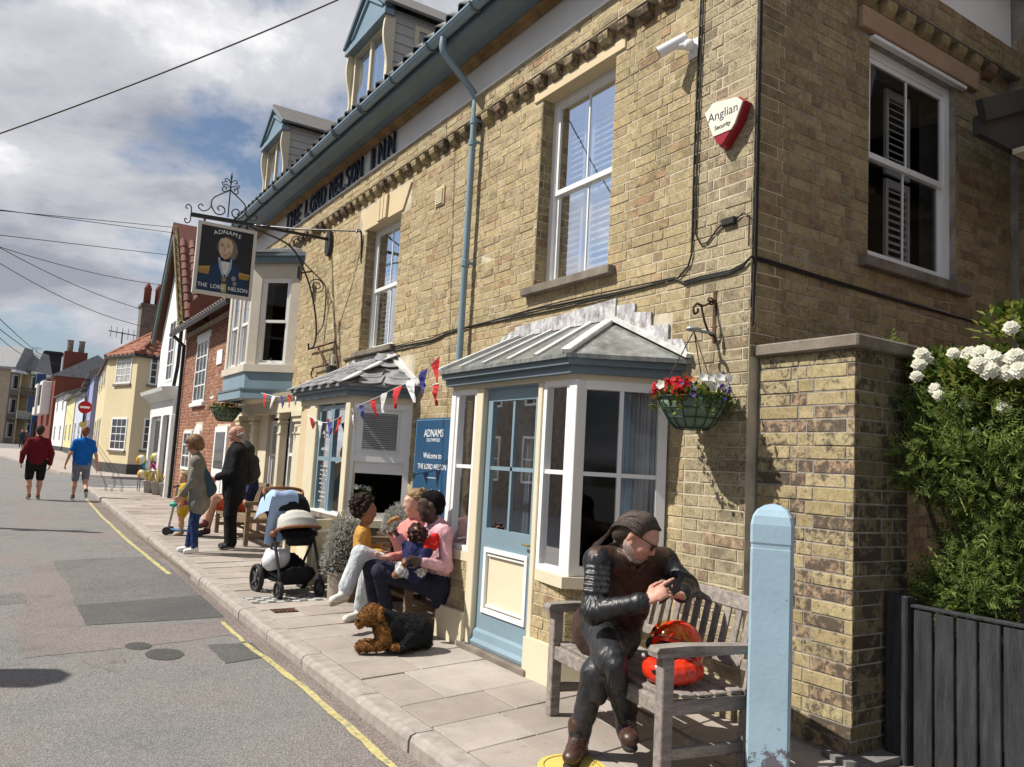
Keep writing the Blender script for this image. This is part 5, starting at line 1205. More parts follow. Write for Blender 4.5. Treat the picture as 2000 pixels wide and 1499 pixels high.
def basket(name, label, c, R_, H_, parts, seed, nleaf, chain_top=None):
    rr = random.Random(seed); o = thing(name, label, 'hanging basket', c, 0, 'hanging flower baskets')
    mb = MB(); mb.lathe([(.02, -H_), (R_*.45, -H_+.005), (R_*.62, -H_*.82), (R_*.86, -H_*.35), (R_, 0), (R_*.94, 0), (R_*.5, -.05), (.02, -.05)], 28, c); mb.build('liner', M_liner, o, smooth=True)
    for k in range(14):
        a = 2*math.pi*k/14; e = lambda r, h: (c[0]+r*math.cos(a), c[1]+r*math.sin(a), c[2]+h)
        MB().tube([e(R_*1.015, 0), e(R_*.88, -H_*.35), e(R_*.64, -H_*.82), e(R_*.46, -H_)], .0035, 5).build('basket_wire', M_wire, o)
    for r, h in ((1.02, 0), (.885, -.35), (.73, -.65), (.47, -1)): MB().tube([(c[0]+R_*r*math.cos(t), c[1]+R_*r*math.sin(t), c[2]+H_*h) for t in [2*math.pi*k/28 for k in range(29)]], .004, 5).build('hoop', M_wire, o)
    if chain_top is not None:
        for k in range(3):
            a = 2*math.pi*k/3+.4; p = Vector((c[0]+R_*math.cos(a), c[1]+R_*math.sin(a), c[2])); q = Vector(chain_top)
            MB().tube([p+(q-p)*(i/12)+Vector((0,0,.004*(i % 2))) for i in range(13)], .004, 5).build('chain', M_rust, o)
    ml, my, ms = MB(), MB(), MB(); fl = {}
    for k in range(nleaf):
        a = rr.uniform(0, 6.283); r = R_*math.sqrt(rr.random())*1.12; p = Vector((c[0]+r*math.cos(a), c[1]+r*math.sin(a), c[2]-.02+rr.uniform(0, .09)*(1.2-r/R_/1.6)+(rr.uniform(-.10, 0) if r > R_*.98 else 0)))
        d = Vector((math.cos(a)*rr.random(), math.sin(a)*rr.random(), rr.uniform(-.2, .9))); leafpoly(my if rr.random() < .3 else ml, p, d, rr.uniform(.03, .06), rr.uniform(.008, .018))
        if rr.random() < .15: ms.tube([p-Vector((0,0,.04)), p+d*.05], .002, 4)
    for o_, m_ in ((ml, M_leaf), (my, M_leafy), (ms, M_stem)): o_.build('leaves' if o_ is not ms else 'stems', m_, o, recalc=False)['kind'] = 'stuff'
    for (m_, nm, n_, a0, a1, hz, fr_, clump) in parts:
        for k in range(n_):
            a = rr.uniform(a0, a1); r = R_*rr.uniform(.55, 1.12); p = Vector((c[0]+r*math.cos(a), c[1]+r*math.sin(a), c[2]+hz+rr.uniform(-.03, .06))); mb = MB()
            nr = Vector((math.cos(a)*.6-.4, math.sin(a)*.6-.5, rr.uniform(.1, .7)))
            if clump:
                for q in range(14): dd = Vector((rr.gauss(0,1), rr.gauss(0,1), rr.gauss(0,.8))).normalized(); flower(mb, p+dd*fr_*.8, dd+nr*.3, fr_*.5)
            else: flower(mb, p, nr, fr_, 5, .35)
            mb.build(nm, m_, o, recalc=False)
    return o
yb2 = PX(1352, 790, XF-.24)
basket('hanging_basket', 'hanging basket of red, white and violet flowers on the inn corner', (XF-.235, yb2.y, 1.925), .215, .19,
       [(M_redpet, 'red_flower', 15, 1.7, 3.6, .045, .036, True), (M_wht, 'white_flower', 12, -2.3, -.2, .07, .036, False), (M_wht, 'white_flower', 3, 2.0, 4.5, .06, .034, False), (M_vio, 'violet_flower', 60, -3.2, 2.2, .02, .016, False), (M_orange, 'orange_flower', 3, 2.6, 4.0, .05, .022, False)], 21, 800, (XF-.19, yb, 2.365))
# blue board sign between the bays
bs_ = thing('wall_board_sign', 'blue wall board with white welcome lettering between the bays', 'sign', (XF, 7.45, 1.2))
M_board_b = paint('deep_blue_sign', (.022,.075,.155), .35, .05, 2, .02, 10, .5); M_txt = paint('sign_white', (.8,.8,.8), .5, .02, 3, 0)
y0, y1, z0, z1 = 7.05, 7.86, .25, 1.90
MB(FR).cbox(y0, y1, .015, .04, z0, z1, .004).build('panel', M_board_b, bs_)
mb = MB(FR)
for q in ((y0+.015, y1-.015, z1-.022, z1-.016), (y0+.015, y1-.015, z0+.016, z0+.022)): mb.box(q[0], q[1], .04, .0415, q[2], q[3])
for q in ((y0+.015, y0+.021), (y1-.021, y1-.015)): mb.box(q[0], q[1], .04, .0415, z0+.022, z1-.022)
mb.build('border_line', paint('pale_blue_line', (.2,.35,.5), .5), bs_)
yc = (y0+y1)/2-.03
for tx, z, s in (('ADNAMS', 1.735, .115), ('SOUTHWOLD', 1.665, .05), ('Welcome to', 1.50, .085), ('THE LORD NELSON', 1.385, .078), ('Adnams beers &', 1.13, .072), ('handcrafted spirits', 1.035, .072), ('served here', .94, .072), ('Please ask', .66, .07)):
    lettering(tx, fw_text(yc, z, .041), s, M_txt, bs_, .0008, sx=.95)
for z in (1.27, .80): MB(FR).box(yc-.11, yc+.11, .04, .042, z, z+.006).build('rule', M_txt, bs_)
# pub sign on its wrought-iron bracket
sg = thing('hanging_sign', 'pub sign with painted naval officer hanging from an iron bracket', 'pub sign', (2.4, 11.3, 3.6))
SY = 11.3; sc_ = lambda px, py: PY(px, py, SY)
TL, TR, BL, BR = sc_(382,434), sc_(500,451), sc_(378,575), sc_(491,586)
sx0, sx1, sz0, sz1 = (TL.x+BL.x)/2, (TR.x+BR.x)/2, (BL.z+BR.z)/2, (TL.z+TR.z)/2
M_sgf = paint('sign_frame_grey', (.55,.53,.49), .6, .05, 3, .05); M_sgb = paint('sign_black', (.012,.013,.018), .35, .1, 3, .05)
W_, H_ = sx1-sx0, sz1-sz0; sxc = (sx0+sx1)/2; szc = (sz0+sz1)/2
SF = frame((sxc, SY-.03, szc), (1,0,0), (0,-1,0))
mb = MB(SF); b_ = .045
for q in ((-W_/2, W_/2, H_/2-b_, H_/2), (-W_/2, W_/2, -H_/2, -H_/2+b_)): mb.box(q[0], q[1], -.05, .02, q[2], q[3])
for q in ((-W_/2, -W_/2+b_), (W_/2-b_, W_/2)): mb.box(q[0], q[1], -.05, .0195, -H_/2+b_, H_/2-b_)
mb.build('frame', M_sgf, sg)
MB(SF).box(-W_/2+b_, W_/2-b_, -.045, .004, -H_/2+b_, H_/2-b_).build('panel', M_sgb, sg)
def art(name, pts, c, lay_, rough=.5):
    m = paint('art_%02x%02x%02x' % tuple(int(x*255) for x in c), c, rough, .08, 6, 0, 10, .3); MB(SF).prism(pts, .0035, .005+lay_*.0012, 'y').build(name, m, sg)
def ell(cx, cz, rx, rz, n=20, a0=0, a1=2*math.pi): return [(cx+rx*math.cos(a0+(a1-a0)*k/n), cz+rz*math.sin(a0+(a1-a0)*k/n)) for k in range(n+(a1-a0 < 6))]
art('painted_coat', [(-.33,-.44),(-.33,-.30),(-.3,-.17),(-.16,-.08),(-.06,.0),(.1,.0),(.2,-.09),(.30,-.16),(.33,-.28),(.33,-.44)], (.012,.035,.085), 1)
art('painted_hair', ell(.005, .20, .135, .145)+[], (.11,.10,.09), 2); art('painted_hair', [(.06,.3),(.13,.25),(.16,.15),(.13,.05),(.07,.03)], (.16,.145,.12), 2.5)
art('painted_face', [(-.105,.24),(-.09,.30),(-.02,.33),(.06,.30),(.085,.22),(.08,.12),(.045,.05),(-.01,.02),(-.06,.05),(-.095,.12)], (.55,.40,.28), 4); art('painted_cheek', [(-.06,.05),(-.01,.02),(.045,.05),(.08,.12),(.05,.16),(-.0,.08)], (.40,.27,.18), 5)
art('painted_nose', [(-.03,.21),(-.015,.21),(-.01,.13),(-.045,.125)], (.42,.27,.19), 5.5); art('painted_mouth', [(-.055,.09),(-.005,.095),(.0,.082),(-.05,.08)], (.36,.12,.10), 5.5)
for ex in (-.06, .025): art('painted_eye', ell(ex, .205, .016, .007, 10), (.03,.025,.02), 5.5); art('painted_brow', [(ex-.025,.23),(ex+.02,.235),(ex+.02,.226),(ex-.025,.221)], (.14,.10,.07), 5.5)
art('painted_stock', [(-.07,.04),(.06,.04),(.075,-.0),(0,-.035),(-.075,.0)], (.015,.015,.02), 4); art('painted_cravat', [(-.055,-.01),(.06,-.01),(.05,-.10),(.02,-.20),(-.02,-.17),(-.05,-.08)], (.62,.62,.58), 5)
art('painted_lapel', [(-.10,.03),(-.075,.04),(-.045,-.08),(.0,-.22),(-.025,-.22),(-.075,-.1)], (.3,.4,.5), 6); art('painted_lapel', [(.09,.03),(.068,.04),(.055,-.08),(.02,-.22),(.04,-.22),(.085,-.1)], (.3,.4,.5), 6)
for s_, ex in ((-1, -.27), (1, .27)):
    art('painted_epaulette', [(ex-.075,-.13),(ex+.075,-.10 if s_ < 0 else -.14),(ex+.07,-.15),(ex+.06,-.22),(ex-.06,-.22),(ex-.075,-.18)], (.42,.27,.07), 4)
    for k in range(6): art('painted_fringe', [(ex-.055+k*.02,-.16),(ex-.048+k*.02,-.16),(ex-.048+k*.02,-.22),(ex-.055+k*.02,-.22)], (.2,.11,.03), 5)
art('painted_medal', ell(.0, -.26, .035, .04, 12), (.22,.17,.09), 6); art('painted_star', ell(.13, -.23, .03, .035, 8), (.25,.25,.24), 5); art('painted_star', ell(.15, -.30, .03, .035, 8), (.22,.2,.17), 5); art('painted_waistcoat', [(-.03,-.32),(.04,-.32),(.045,-.44),(-.02,-.44)], (.42,.34,.12), 4)
for k, ch in enumerate('ADNAMS'):
    t_ = (k-2.5)/2.5; lettering(ch, SF @ Matrix.Translation((t_*.16, .008, .405-.03*t_*t_)) @ Matrix.Rotation(t_*.25, 4, 'Y'), .085, M_txt, sg, .001)
lettering('THE  LORD', SF @ Matrix.Translation((-.16, .012, -.38)), .078, M_txt, sg, .001, sx=.9); lettering('NELSON', SF @ Matrix.Translation((.20, .012, -.38)), .078, M_txt, sg, .001, sx=.9)
br = thing('sign_bracket', 'black wrought-iron sign bracket with scrolled finial fixed to the inn', 'bracket', (XF, 11.0, 4.6))
def bp(px, py): return sc_(px, py)
beam0, beam1 = bp(373, 419), Vector((XF, SY-.05, 4.66)); bmid = bp(480, 437)
MB().bar(beam0, bmid, .035, .055).build('beam', M_black, br)
MB().bar(bmid, (XF-.02, SY-.02, 4.66), .03, .04).build('beam', M_black, br)
MB(frame((XF, SY-.02, 4.6), (0,1,0), (-1,0,0))).prism(ell(0, 0, .11, .2, 18), .006, .06, 'y').build('wall_plate', M_black, br)
ex = Vector((1,0,0)); ez = Vector((0,0,1)); q = lambda dx, dz: bp(445, 425)+Vector((dx, 0, dz))
def scr(pts, r=.009): MB().tube(smooth_path(pts, 7), r, 6).build('scroll', M_black, br)
top = bp(445, 336)-bp(445, 425); hz = top.z
MB().tube([q(0,0), q(0, hz*.82), q(0, hz*.9), q(0, hz*1.02)], [.009,.009,.016,.002], 8).build('finial_rod', M_black, br)
for s in (-1, 1):
    scr([q(0,hz*.62), q(s*.10,hz*.5), q(s*.21,hz*.36), q(s*.235,hz*.2), q(s*.16,hz*.03), q(s*.07,hz*.05), q(s*.05,hz*.16), q(s*.11,hz*.22), q(s*.15,hz*.16), q(s*.12,hz*.11)])
    scr([q(0,hz*.62), q(s*.05,hz*.55), q(s*.105,hz*.57), q(s*.095,hz*.65), q(s*.055,hz*.65), q(s*.06,hz*.6)], .008); scr([q(0,hz*.66), q(s*.06,hz*.72), q(s*.10,hz*.68), q(s*.115,hz*.74), q(s*.085,hz*.75)], .007)
    scr([q(0,hz*.76), q(s*.035,hz*.83), q(s*.075,hz*.84), q(s*.08,hz*.78), q(s*.05,hz*.78)], .007)
    scr([q(s*.23,hz*.18), q(s*.27,hz*.08), q(s*.34,hz*.03), q(s*.40,hz*.10), q(s*.37,hz*.17), q(s*.335,hz*.13)], .008)
e0 = beam0; scr([e0+Vector((0,0,.0)), e0+Vector((-.005,0,.1)), e0+Vector((-.05,0,.13)), e0+Vector((-.075,0,.085)), e0+Vector((-.045,0,.07))], .008); scr([e0, e0+Vector((-.005,0,-.1)), e0+Vector((-.05,0,-.13)), e0+Vector((-.075,0,-.085)), e0+Vector((-.045,0,-.07))], .008)
for px in (400, 483): a = bp(px, 428 if px < 450 else 440); MB().tube([a, a+Vector((0,0,-.09))], .014, 6).ball(tuple(a+Vector((0,0,-.05))), .022, 8).build('hanger', M_black, br)
# brace from the beam down to the wall, curled foot; stay rod to the far wall hook
zb = lambda w_, z: (XF-w_, SY-.02, z)
MB().tube(smooth_path([tuple(bmid+Vector((.05,0,-.03))), zb(.62,4.45), zb(.36,4.1), zb(.2,3.7), zb(.12,3.3), zb(.13,3.05), zb(.2,2.98), zb(.22,3.06)], 7), .013, 7).build('brace', M_black, br)
MB().tube(smooth_path([zb(.62,4.45), zb(.36,4.22), zb(.08,4.0), zb(.02,3.86), zb(.02,3.4), zb(.1,3.2)], 7), .009, 6).build('brace', M_black, br)
for c_, r_ in ((zb(.16,3.92), .12), (zb(.5,4.52), .1)): MB().tube(spiral(c_, r_, .02, 0, 2.0, 40, Vector((-1,0,0)), ez), .008, 6).build('scroll', M_black, br)
hk = PX(703, 452, XF-.06)
MB().tube([tuple(bmid+Vector((.1,0,.0))), tuple((bmid+hk)/2+Vector((0,0,-.03))), tuple(hk)], .012, 6).build('stay_rod', M_black, br)
MB().tube(smooth_path([(XF-.01,hk.y,hk.z-.42),(XF-.02,hk.y,hk.z-.2),(XF-.04,hk.y,hk.z-.02),(XF-.08,hk.y+.03,hk.z+.02),(XF-.1,hk.y+.02,hk.z-.02)], 5), .014, 6).build('wall_hook', M_black, br)
# floodlight and rusty old sign bracket above the middle bay
fl = thing('floodlight', 'small square floodlight at the oriel corner', 'floodlight', (XF, 12.3, 4.2)); p = PX(586, 534, XF-.22)
MB(frame(p, (.5,.86,0), (-.8,.5,0))).cbox(-.09, .09, -.02, .025, -.1, .1, .008).build('housing', M_black, fl); MB(frame(p, (.5,.86,0), (-.8,.5,0))).box(-.07, .07, .025, .03, -.08, .08).build('lens', paint('frosted_lens', (.6,.6,.58), .3), fl); MB().tube([p, (XF, p.y+.05, p.z+.08)], .015, 6).build('arm', M_black, fl)
ob = thing('old_iron_bracket', 'rusty twisted iron bracket with junction box above the middle bay', 'bracket', (XF, 10.6, 3.0))
for pts in ([(602,683),(656,668)], [(610,720),(655,708)], [(622,680),(632,705),(645,745)], [(655,670),(660,720)], [(612,720),(608,735),(625,760)]): MB().tube(smooth_path([tuple(PX(a, b_, XF-.06)) for a, b_ in pts], 4), .014, 6).build('strap', M_rust, ob)
p = PX(648, 703, XF-.08); MB(frame((XF,p.y,p.z), (0,1,0), (-1,0,0))).cbox(-.08,.08,0,.1,-.09,.07,.01).build('junction_box', M_cream, ob); p = PX(646, 728, XF-.08); MB(frame((XF,p.y,p.z), (0,1,0), (-1,0,0))).cbox(-.07,.07,0,.12,-.12,.1,.01).build('lamp_box', M_black, ob)
# second basket by the red brick house
p2 = PX(442, 795, XF-.5)
basket('hanging_basket', 'smaller hanging basket with trailing leaves beside the oriel', (XF-.5, p2.y, p2.z-.02), .27, .24, [(M_redpet, 'red_flower', 3, 0, 6.28, -.05, .03, True), (M_wht, 'white_flower', 5, 0, 6.28, .12, .05, False)], 33, 420, (XF-.45, p2.y, p2.z+.6))
MB().tube([(XF-.45, p2.y, p2.z+.6), (XF, p2.y, p2.z+.6)], .012, 6).build('basket_arm', M_black, bpy.data.objects['hanging_basket.001'])
# ================================================================ the street beyond
def bwin(fr, parent, u0, u1, z0, z1, cols=2, rows=4, rec=.08, fm=None, sillm=None, gl=None):
    """small-paned window for the farther houses"""
    o = casement(fr, parent, u0, u1, z0, z1, cols, rows, fm or M_white, .07, .03, .03, .05, gl or MG_dark)
    if sillm: MB(fr).cbox(u0-.08, u1+.08, -.02, .08, z0-.09, z0, .005).build('sill', sillm, o)
    return o
MG_dark = paint('dark_window_glass', (.018,.021,.026), .06, .2, 1.5, .03, 2, .6)
# ---- red brick house next to the inn
rh = thing('red_brick_house', 'red brick terraced house with white sash windows beside the inn', 'house', (XF, 19, .1))
RH0, RH1 = 15.92, 22.2
opr = [(19.25, 20.55, 2.52, 4.05), (16.3, 17.1, 2.52, 4.05), (19.15, 19.95, .1, 2.0), (20.2, 21.3, .1, 1.9), (16.5, 17.7, .1, 1.95)]
wall_shell(FR, RH0, RH1, -.1, 4.45, [], .3).build('wall', M_mortar, rh)
rc = brick_rects(RH0, RH1, .1, 4.32, opr, seed=71); lay(FR, rc, M_red, rh, nearest(FR, rc, 120), 19)
for (a, b, c, d) in opr[:2]: bwin(FR, rh, a, b, c, d, 3, 4, sillm=M_white); MB(FR).box(a-.12, b+.12, 0, .03, d, d+.16).build('lintel', M_white, rh)
MB(FR).box(16.55, 17.65, -.02, .05, .1, 1.92).build('door', M_white, rh); MB(FR).box(16.7, 17.5, .05, .06, 1.05, 1.8).build('pane', MG_dark, rh); MB(FR).box(16.7, 17.5, .05, .065, .3, .9).build('door_panel', paint('white_panel', (.66,.66,.65), .5), rh)
bwin(FR, rh, 20.25, 21.25, .9, 1.86, 2, 3)
mb = MB(FR); mb.prism([(19.2,.1),(19.9,.1),(19.9,1.75)]+[(19.55+.35*math.cos(a), 1.75+.25*math.sin(a)) for a in [math.pi*k/8 for k in range(1, 8)]]+[(19.2,1.75)], -.02, .05, 'y'); mb.build('arched_door', M_white, rh); MB(FR).box(19.35, 19.75, .05, .06, 1.0, 1.75).build('pane', MG_dark, rh)
MB(FR).box(17.75, 18.25, .0, .03, 3.3, 3.62).build('date_stone', M_stucco, rh)
mb = MB(); mb.prism([(XF-.35, 4.42), (XF-.33, 4.36), (XF+3.5, 7.6), (XF+3.5, 7.75)], RH0, RH1+.05, 'y'); rro = mb.build('roof', M_grtile, rh)
pm3 = pantile(.26, .40).mesh('tile', False); pm3.materials.append(tile_mat('brown_pantile', [(.12,.09,.075),(.17,.12,.10),(.10,.085,.08)])); sl3 = Vector((3.83,0,3.3)).normalized(); nr3 = Vector((-sl3.z,0,sl3.x))
y = RH0
while y < RH1-.1:
    for j in range(2): o = link('tile', pm3, rro); o.matrix_basis = frame(Vector((XF-.38, y, 4.43))+sl3*(j*.3), sl3, (0,1,0), nr3)
    y += .25
MB().tube([(XF-.4, RH0, 4.36), (XF-.4, RH1, 4.36)], .055, 8).build('gutter', M_black, rh); MB().tube([(XF-.38,22.1,4.36),(XF-.08,22.1,4.1),(XF-.07,22.12,3.8),(XF-.07,22.15,.1)], .045, 8).build('downpipe', M_black, rh)
# party wall in maroon render and brick above the red house roof
MB().prism([(XF-.02, 4.3), (XF-.02, 5.3), (XF+3.0, 8.2), (XF+3.4, 7.9), (XF+3.4, 4.3)], 22.2, 22.34, 'y').build('party_wall', paint('maroon_render', (.17,.06,.042), .8, .15, 1.5, .2, 30), rh)
# ---- white gabled shop
M_dullred = tile_mat('dull_red_pantile', [(.15,.06,.045),(.2,.08,.055),(.12,.055,.045)])
ws_ = thing('white_gabled_shop', 'white rendered shop with steep gable and green bargeboards', 'shop', (XF, 24.5, .12))
WY0, WY1, WC, WE, WA = 22.34, 26.4, 24.6, 5.0, 7.75
MB(FR).prism([(WY0, -.1), (WY1, -.1), (WY1, WE), (WC, WA-.1), (WY0, WE)], -5, 0, 'y').build('wall', M_whitewash, ws_)
bwin(FR, ws_, 23.9, 24.9, 3.3, 5.1, 2, 4); 
M_green = paint('grey_green_paint', (.07,.11,.10), .6, .1, 3); M_lichen = paint('lichen_bargeboard', (.22,.21,.09), .9, .4, 9, .4, 30, .1, dirt=.4)
for s, ye, m in ((1, WY1+.35, M_green), (-1, WY0-.25, M_lichen)):
    MB().bar((XF-.22, ye, WE-.35), (XF-.22, WC, WA+.05), .07, .3, (0,0,1)).build('bargeboard', m, ws_)
    mb = MB(); q = [(XF-.28, ye, WE-.25), (XF+5, ye, WE-.25), (XF+5, WC, WA+.18), (XF-.28, WC, WA+.18)]; mb.add(q+[(a, b, c+.08) for a, b, c in q], [(0,1,2,3), (7,6,5,4), (0,4,5,1), (1,5,6,2), (2,6,7,3), (3,7,4,0)]); ro_ = mb.build('roof', M_dullred, ws_)
    if s < 0:
        d = (Vector((0, WC-ye, WA+.43-WE))).normalized(); nr = Vector((0, -d.z, d.y))
        pmr = pantile(.27, .36).mesh('tile', False); pmr.materials.append(M_dullred)
        for i in range(8):
            for j in range(10): o = link('tile', pmr, ro_); o.matrix_basis = frame(Vector((XF-.28+i*.26, ye, WE-.16))+d*(j*.33), d, (1,0,0), nr)
MB().tube([(XF-.1,22.55,WE-.2),(XF-.1,22.6,3.6),(XF-.14,22.75,2.9)], .05, 8).build('downpipe', M_black, ws_)
# shopfront with cornice
MB(FR).prism([(0,2.72),(.16,2.72),(.3,2.86),(.42,2.92),(.46,3.02),(0,3.08)], 22.6, 26.5, 'x').build('cornice', M_whitewash, ws_); MB(FR).box(22.6, 26.4, 0, .12, 2.3, 2.72).build('sign_fascia', M_whitewash, ws_)
for a in (22.55, 23.9, 25.9): MB(FR).cbox(a, a+.3, 0, .14, .1, 2.3, .01).build('pilaster', M_white, ws_)
bwin(FR, ws_, 24.2, 25.9, .8, 2.25, 1, 1, gl=MG_dark); MB(FR).box(22.95, 23.8, -.01, .03, .15, 2.2).build('shop_door', M_dark, ws_)
# ---- yellow corner house across the side street
yh = thing('yellow_corner_house', 'pale yellow corner house with red pantile hipped roof across the side street', 'house', (5, 37, .2))
M_yel = paint('pale_yellow_render', (.60,.51,.33), .85, .04, 1, .15, 40, .2, dirt=.06)
def gp(px, py, y): q = PY(px, py, y); return q
Ya = [PY(248, 925, 36.0), PY(200, 915, 38.2), PY(183, 900, 48.0)]
p0 = PY(318, 920, 36.6); p1 = PY(247, 920, 35.8); p2 = PY(190, 910, 38.6); p3 = PY(176, 905, 50.0)
plan = [(p0.x+3, p0.y+1.2), (p0.x, p0.y), (p1.x, p1.y), (p2.x, p2.y), (p3.x, p3.y), (p3.x+9, p3.y+2), (p0.x+9, p0.y+4)]
zt_y = PY(247, 692, 35.8).z
mb = MB(); mb.prism(plan, -.1, zt_y, 'z'); mb.build('wall', M_yel, yh)
cxy = (sum(p[0] for p in plan)/7, sum(p[1] for p in plan)/7)
def ef(a, b):
    a, b = Vector((*a, 0)), Vector((*b, 0)); U = (b-a).normalized(); Nn = Vector((U.y, -U.x, 0)); c = Vector((*cxy, 0))
    if Nn.dot((a+b)/2-c) < 0: Nn = -Nn
    return frame(a, U, Nn), (b-a).length
fA, LA = ef(plan[2], plan[3]); fB, LB = ef(plan[2], plan[1]); fC, LC = ef(plan[3], plan[4])
def wpx(fr, x0, x1, yt, yb, cols, rows, ff, gl=None):
    """window from its pixel box on a wall face"""
    O = fr.translation; U = fr.col[0].to_3d(); Nn = fr.col[1].to_3d()
    def hit(px, py): d = ray(px, py); t = (O-CAM).dot(Nn)/d.dot(Nn); q = CAM+d*t; return (q-O).dot(U), q.z
    a, b = hit(x0, (yt+yb)/2)[0], hit(x1, (yt+yb)/2)[0]; z1, z0 = hit((x0+x1)/2, yt)[1], hit((x0+x1)/2, yb)[1]
    return bwin(fr, ff, min(a, b), max(a, b), z0, z1, cols, rows, sillm=M_stonegrey, gl=gl)
wpx(fA, 228, 258, 690, 750, 3, 4, yh, paint('net_curtain_glass', (.40,.40,.37), .25, .2, 6, .05, 4, .5)); wpx(fA, 217, 247, 816, 880, 3, 4, yh, MG_dark); wpx(fB, 292, 308, 693, 753, 1, 4, yh, MG_dark); wpx(fB, 278, 297, 817, 880, 1, 4, yh, MG_dark)
for a in (1.5, 4.5, 8): bwin(fC, yh, a, a+1.2, 1.0, 2.6, 2, 3); bwin(fC, yh, a, a+1.2, 4.0, 5.5, 2, 3)
mb = MB(); off = .03; mb.prism([(cxy[0]+(x-cxy[0])*1.008, cxy[1]+(y-cxy[1])*1.008) for x, y in plan], .0, .62, 'z'); mb.build('plinth', paint('dark_plinth', (.06,.055,.055), .8), yh)
# hipped roof with tiles
apex = PY(330, 640, 41.0); apex = Vector((apex.x, 41.0, apex.z)); ev = [Vector((cxy[0]+(x-cxy[0])*1.03, cxy[1]+(y-cxy[1])*1.03, zt_y+.02)) for x, y in plan]
ap2 = Vector((apex.x+.5, 47, apex.z)); mb = MB(); V = [tuple(v) for v in ev]+[tuple(apex), tuple(ap2)]
mb.add(V, [(1,2,7), (2,3,7), (3,4,8,7), (4,5,8), (5,6,7,8), (6,0,7), (0,1,7)]); yro = mb.build('roof', M_pantile, yh)
def tile_face(a, b, top, parent, me, wd=.42, ln=.5, lift=.03):
    """rows of tiles from the eaves edge a-b up towards the apex"""
    a, b, top = Vector(a), Vector(b), Vector(top); U = (b-a).normalized(); q = top-a; h = (q-U*q.dot(U)); Hh = h.length; h.normalize(); Nn = U.cross(h); 
    if Nn.z < 0: Nn = -Nn
    L = (b-a).length; t0 = q.dot(U); rows = int(Hh/ln)
    for r in range(rows):
        f_ = r*ln/Hh; u0, u1 = t0*f_, L+(t0-L)*f_; u = math.ceil(u0/wd)*wd
        while u < u1-wd*.8:
            o = link('tile', me, parent); p = a+U*u+h*(r*ln)+Nn*lift; o.matrix_basis = frame(p, h, U, Nn) @ Matrix.Diagonal((ln/.36*1.15, wd/.26, 1.4, 1)); u += wd
pmy = pantile(.26, .36).mesh('tile', False); pmy.materials.append(M_pantile); pmy.polygons.foreach_set('use_smooth', [True]*len(pmy.polygons))
tile_face(ev[2], ev[1], apex, yro, pmy); tile_face(ev[2], ev[3], apex, yro, pmy)
MB().tube([tuple(ev[2]+Vector((0,0,.05))), tuple(apex+Vector((0,0,.08)))], .11, 8).tube([tuple(ev[3]+Vector((0,0,.05))), tuple(apex+Vector((0,0,.08)))], .12, 8).build('hip_tiles', M_pantile, yro)
for i in (1, 2, 3): MB().tube([tuple(ev[i]+Vector((0,0,-.02))), tuple(ev[i+1]+Vector((0,0,-.02)))], .06, 8).build('gutter', M_black, yro)
# chimney of the yellow house with three pots
ch = [PY(275, 600, 43), PY(320, 600, 43), PY(278, 700, 43)]
mb = MB(); x0_, x1_ = ch[0].x, ch[1].x+.3; zt_c = ch[0].z; mb.box(x0_, x1_, 42.5, 43.6, 5.0, zt_c); mb.box(x0_-.06, x1_+.06, 42.44, 43.66, zt_c, zt_c+.14); chm = mb.build('chimney', paint('grey_render', (.13,.12,.11), .9, .2, 3), yro)
for k in range(3): MB().lathe([(.17, 0), (.17, .75), (.2, .8), (.12, 1.0), (.02, 1.15)], 12, (x0_+.25+k*.52, 43, zt_c+.14)).build('chimney_pot', M_maroon, chm, smooth=True)
def aerial(p, h, parent_label):
    a = thing('tv_aerial', parent_label, 'aerial', p); MB().tube([p, (p[0], p[1], p[2]+h)], .03, 5).build('mast', M_black, a); MB().bar((p[0]-.6, p[1]-.3, p[2]+h*.9), (p[0]+.6, p[1]+.3, p[2]+h*.9), .04, .04).build('boom', M_black, a)
    for k in range(5): MB().bar((p[0]-.5+k*.25, p[1]-.25+k*.12, p[2]+h*.9-.25), (p[0]-.5+k*.25, p[1]-.25+k*.12, p[2]+h*.9+.25), .02, .02).build('element', M_black, a)
q = PY(237, 672, 40); aerial(tuple(q), .55, 'dark television aerial on the yellow house roof')
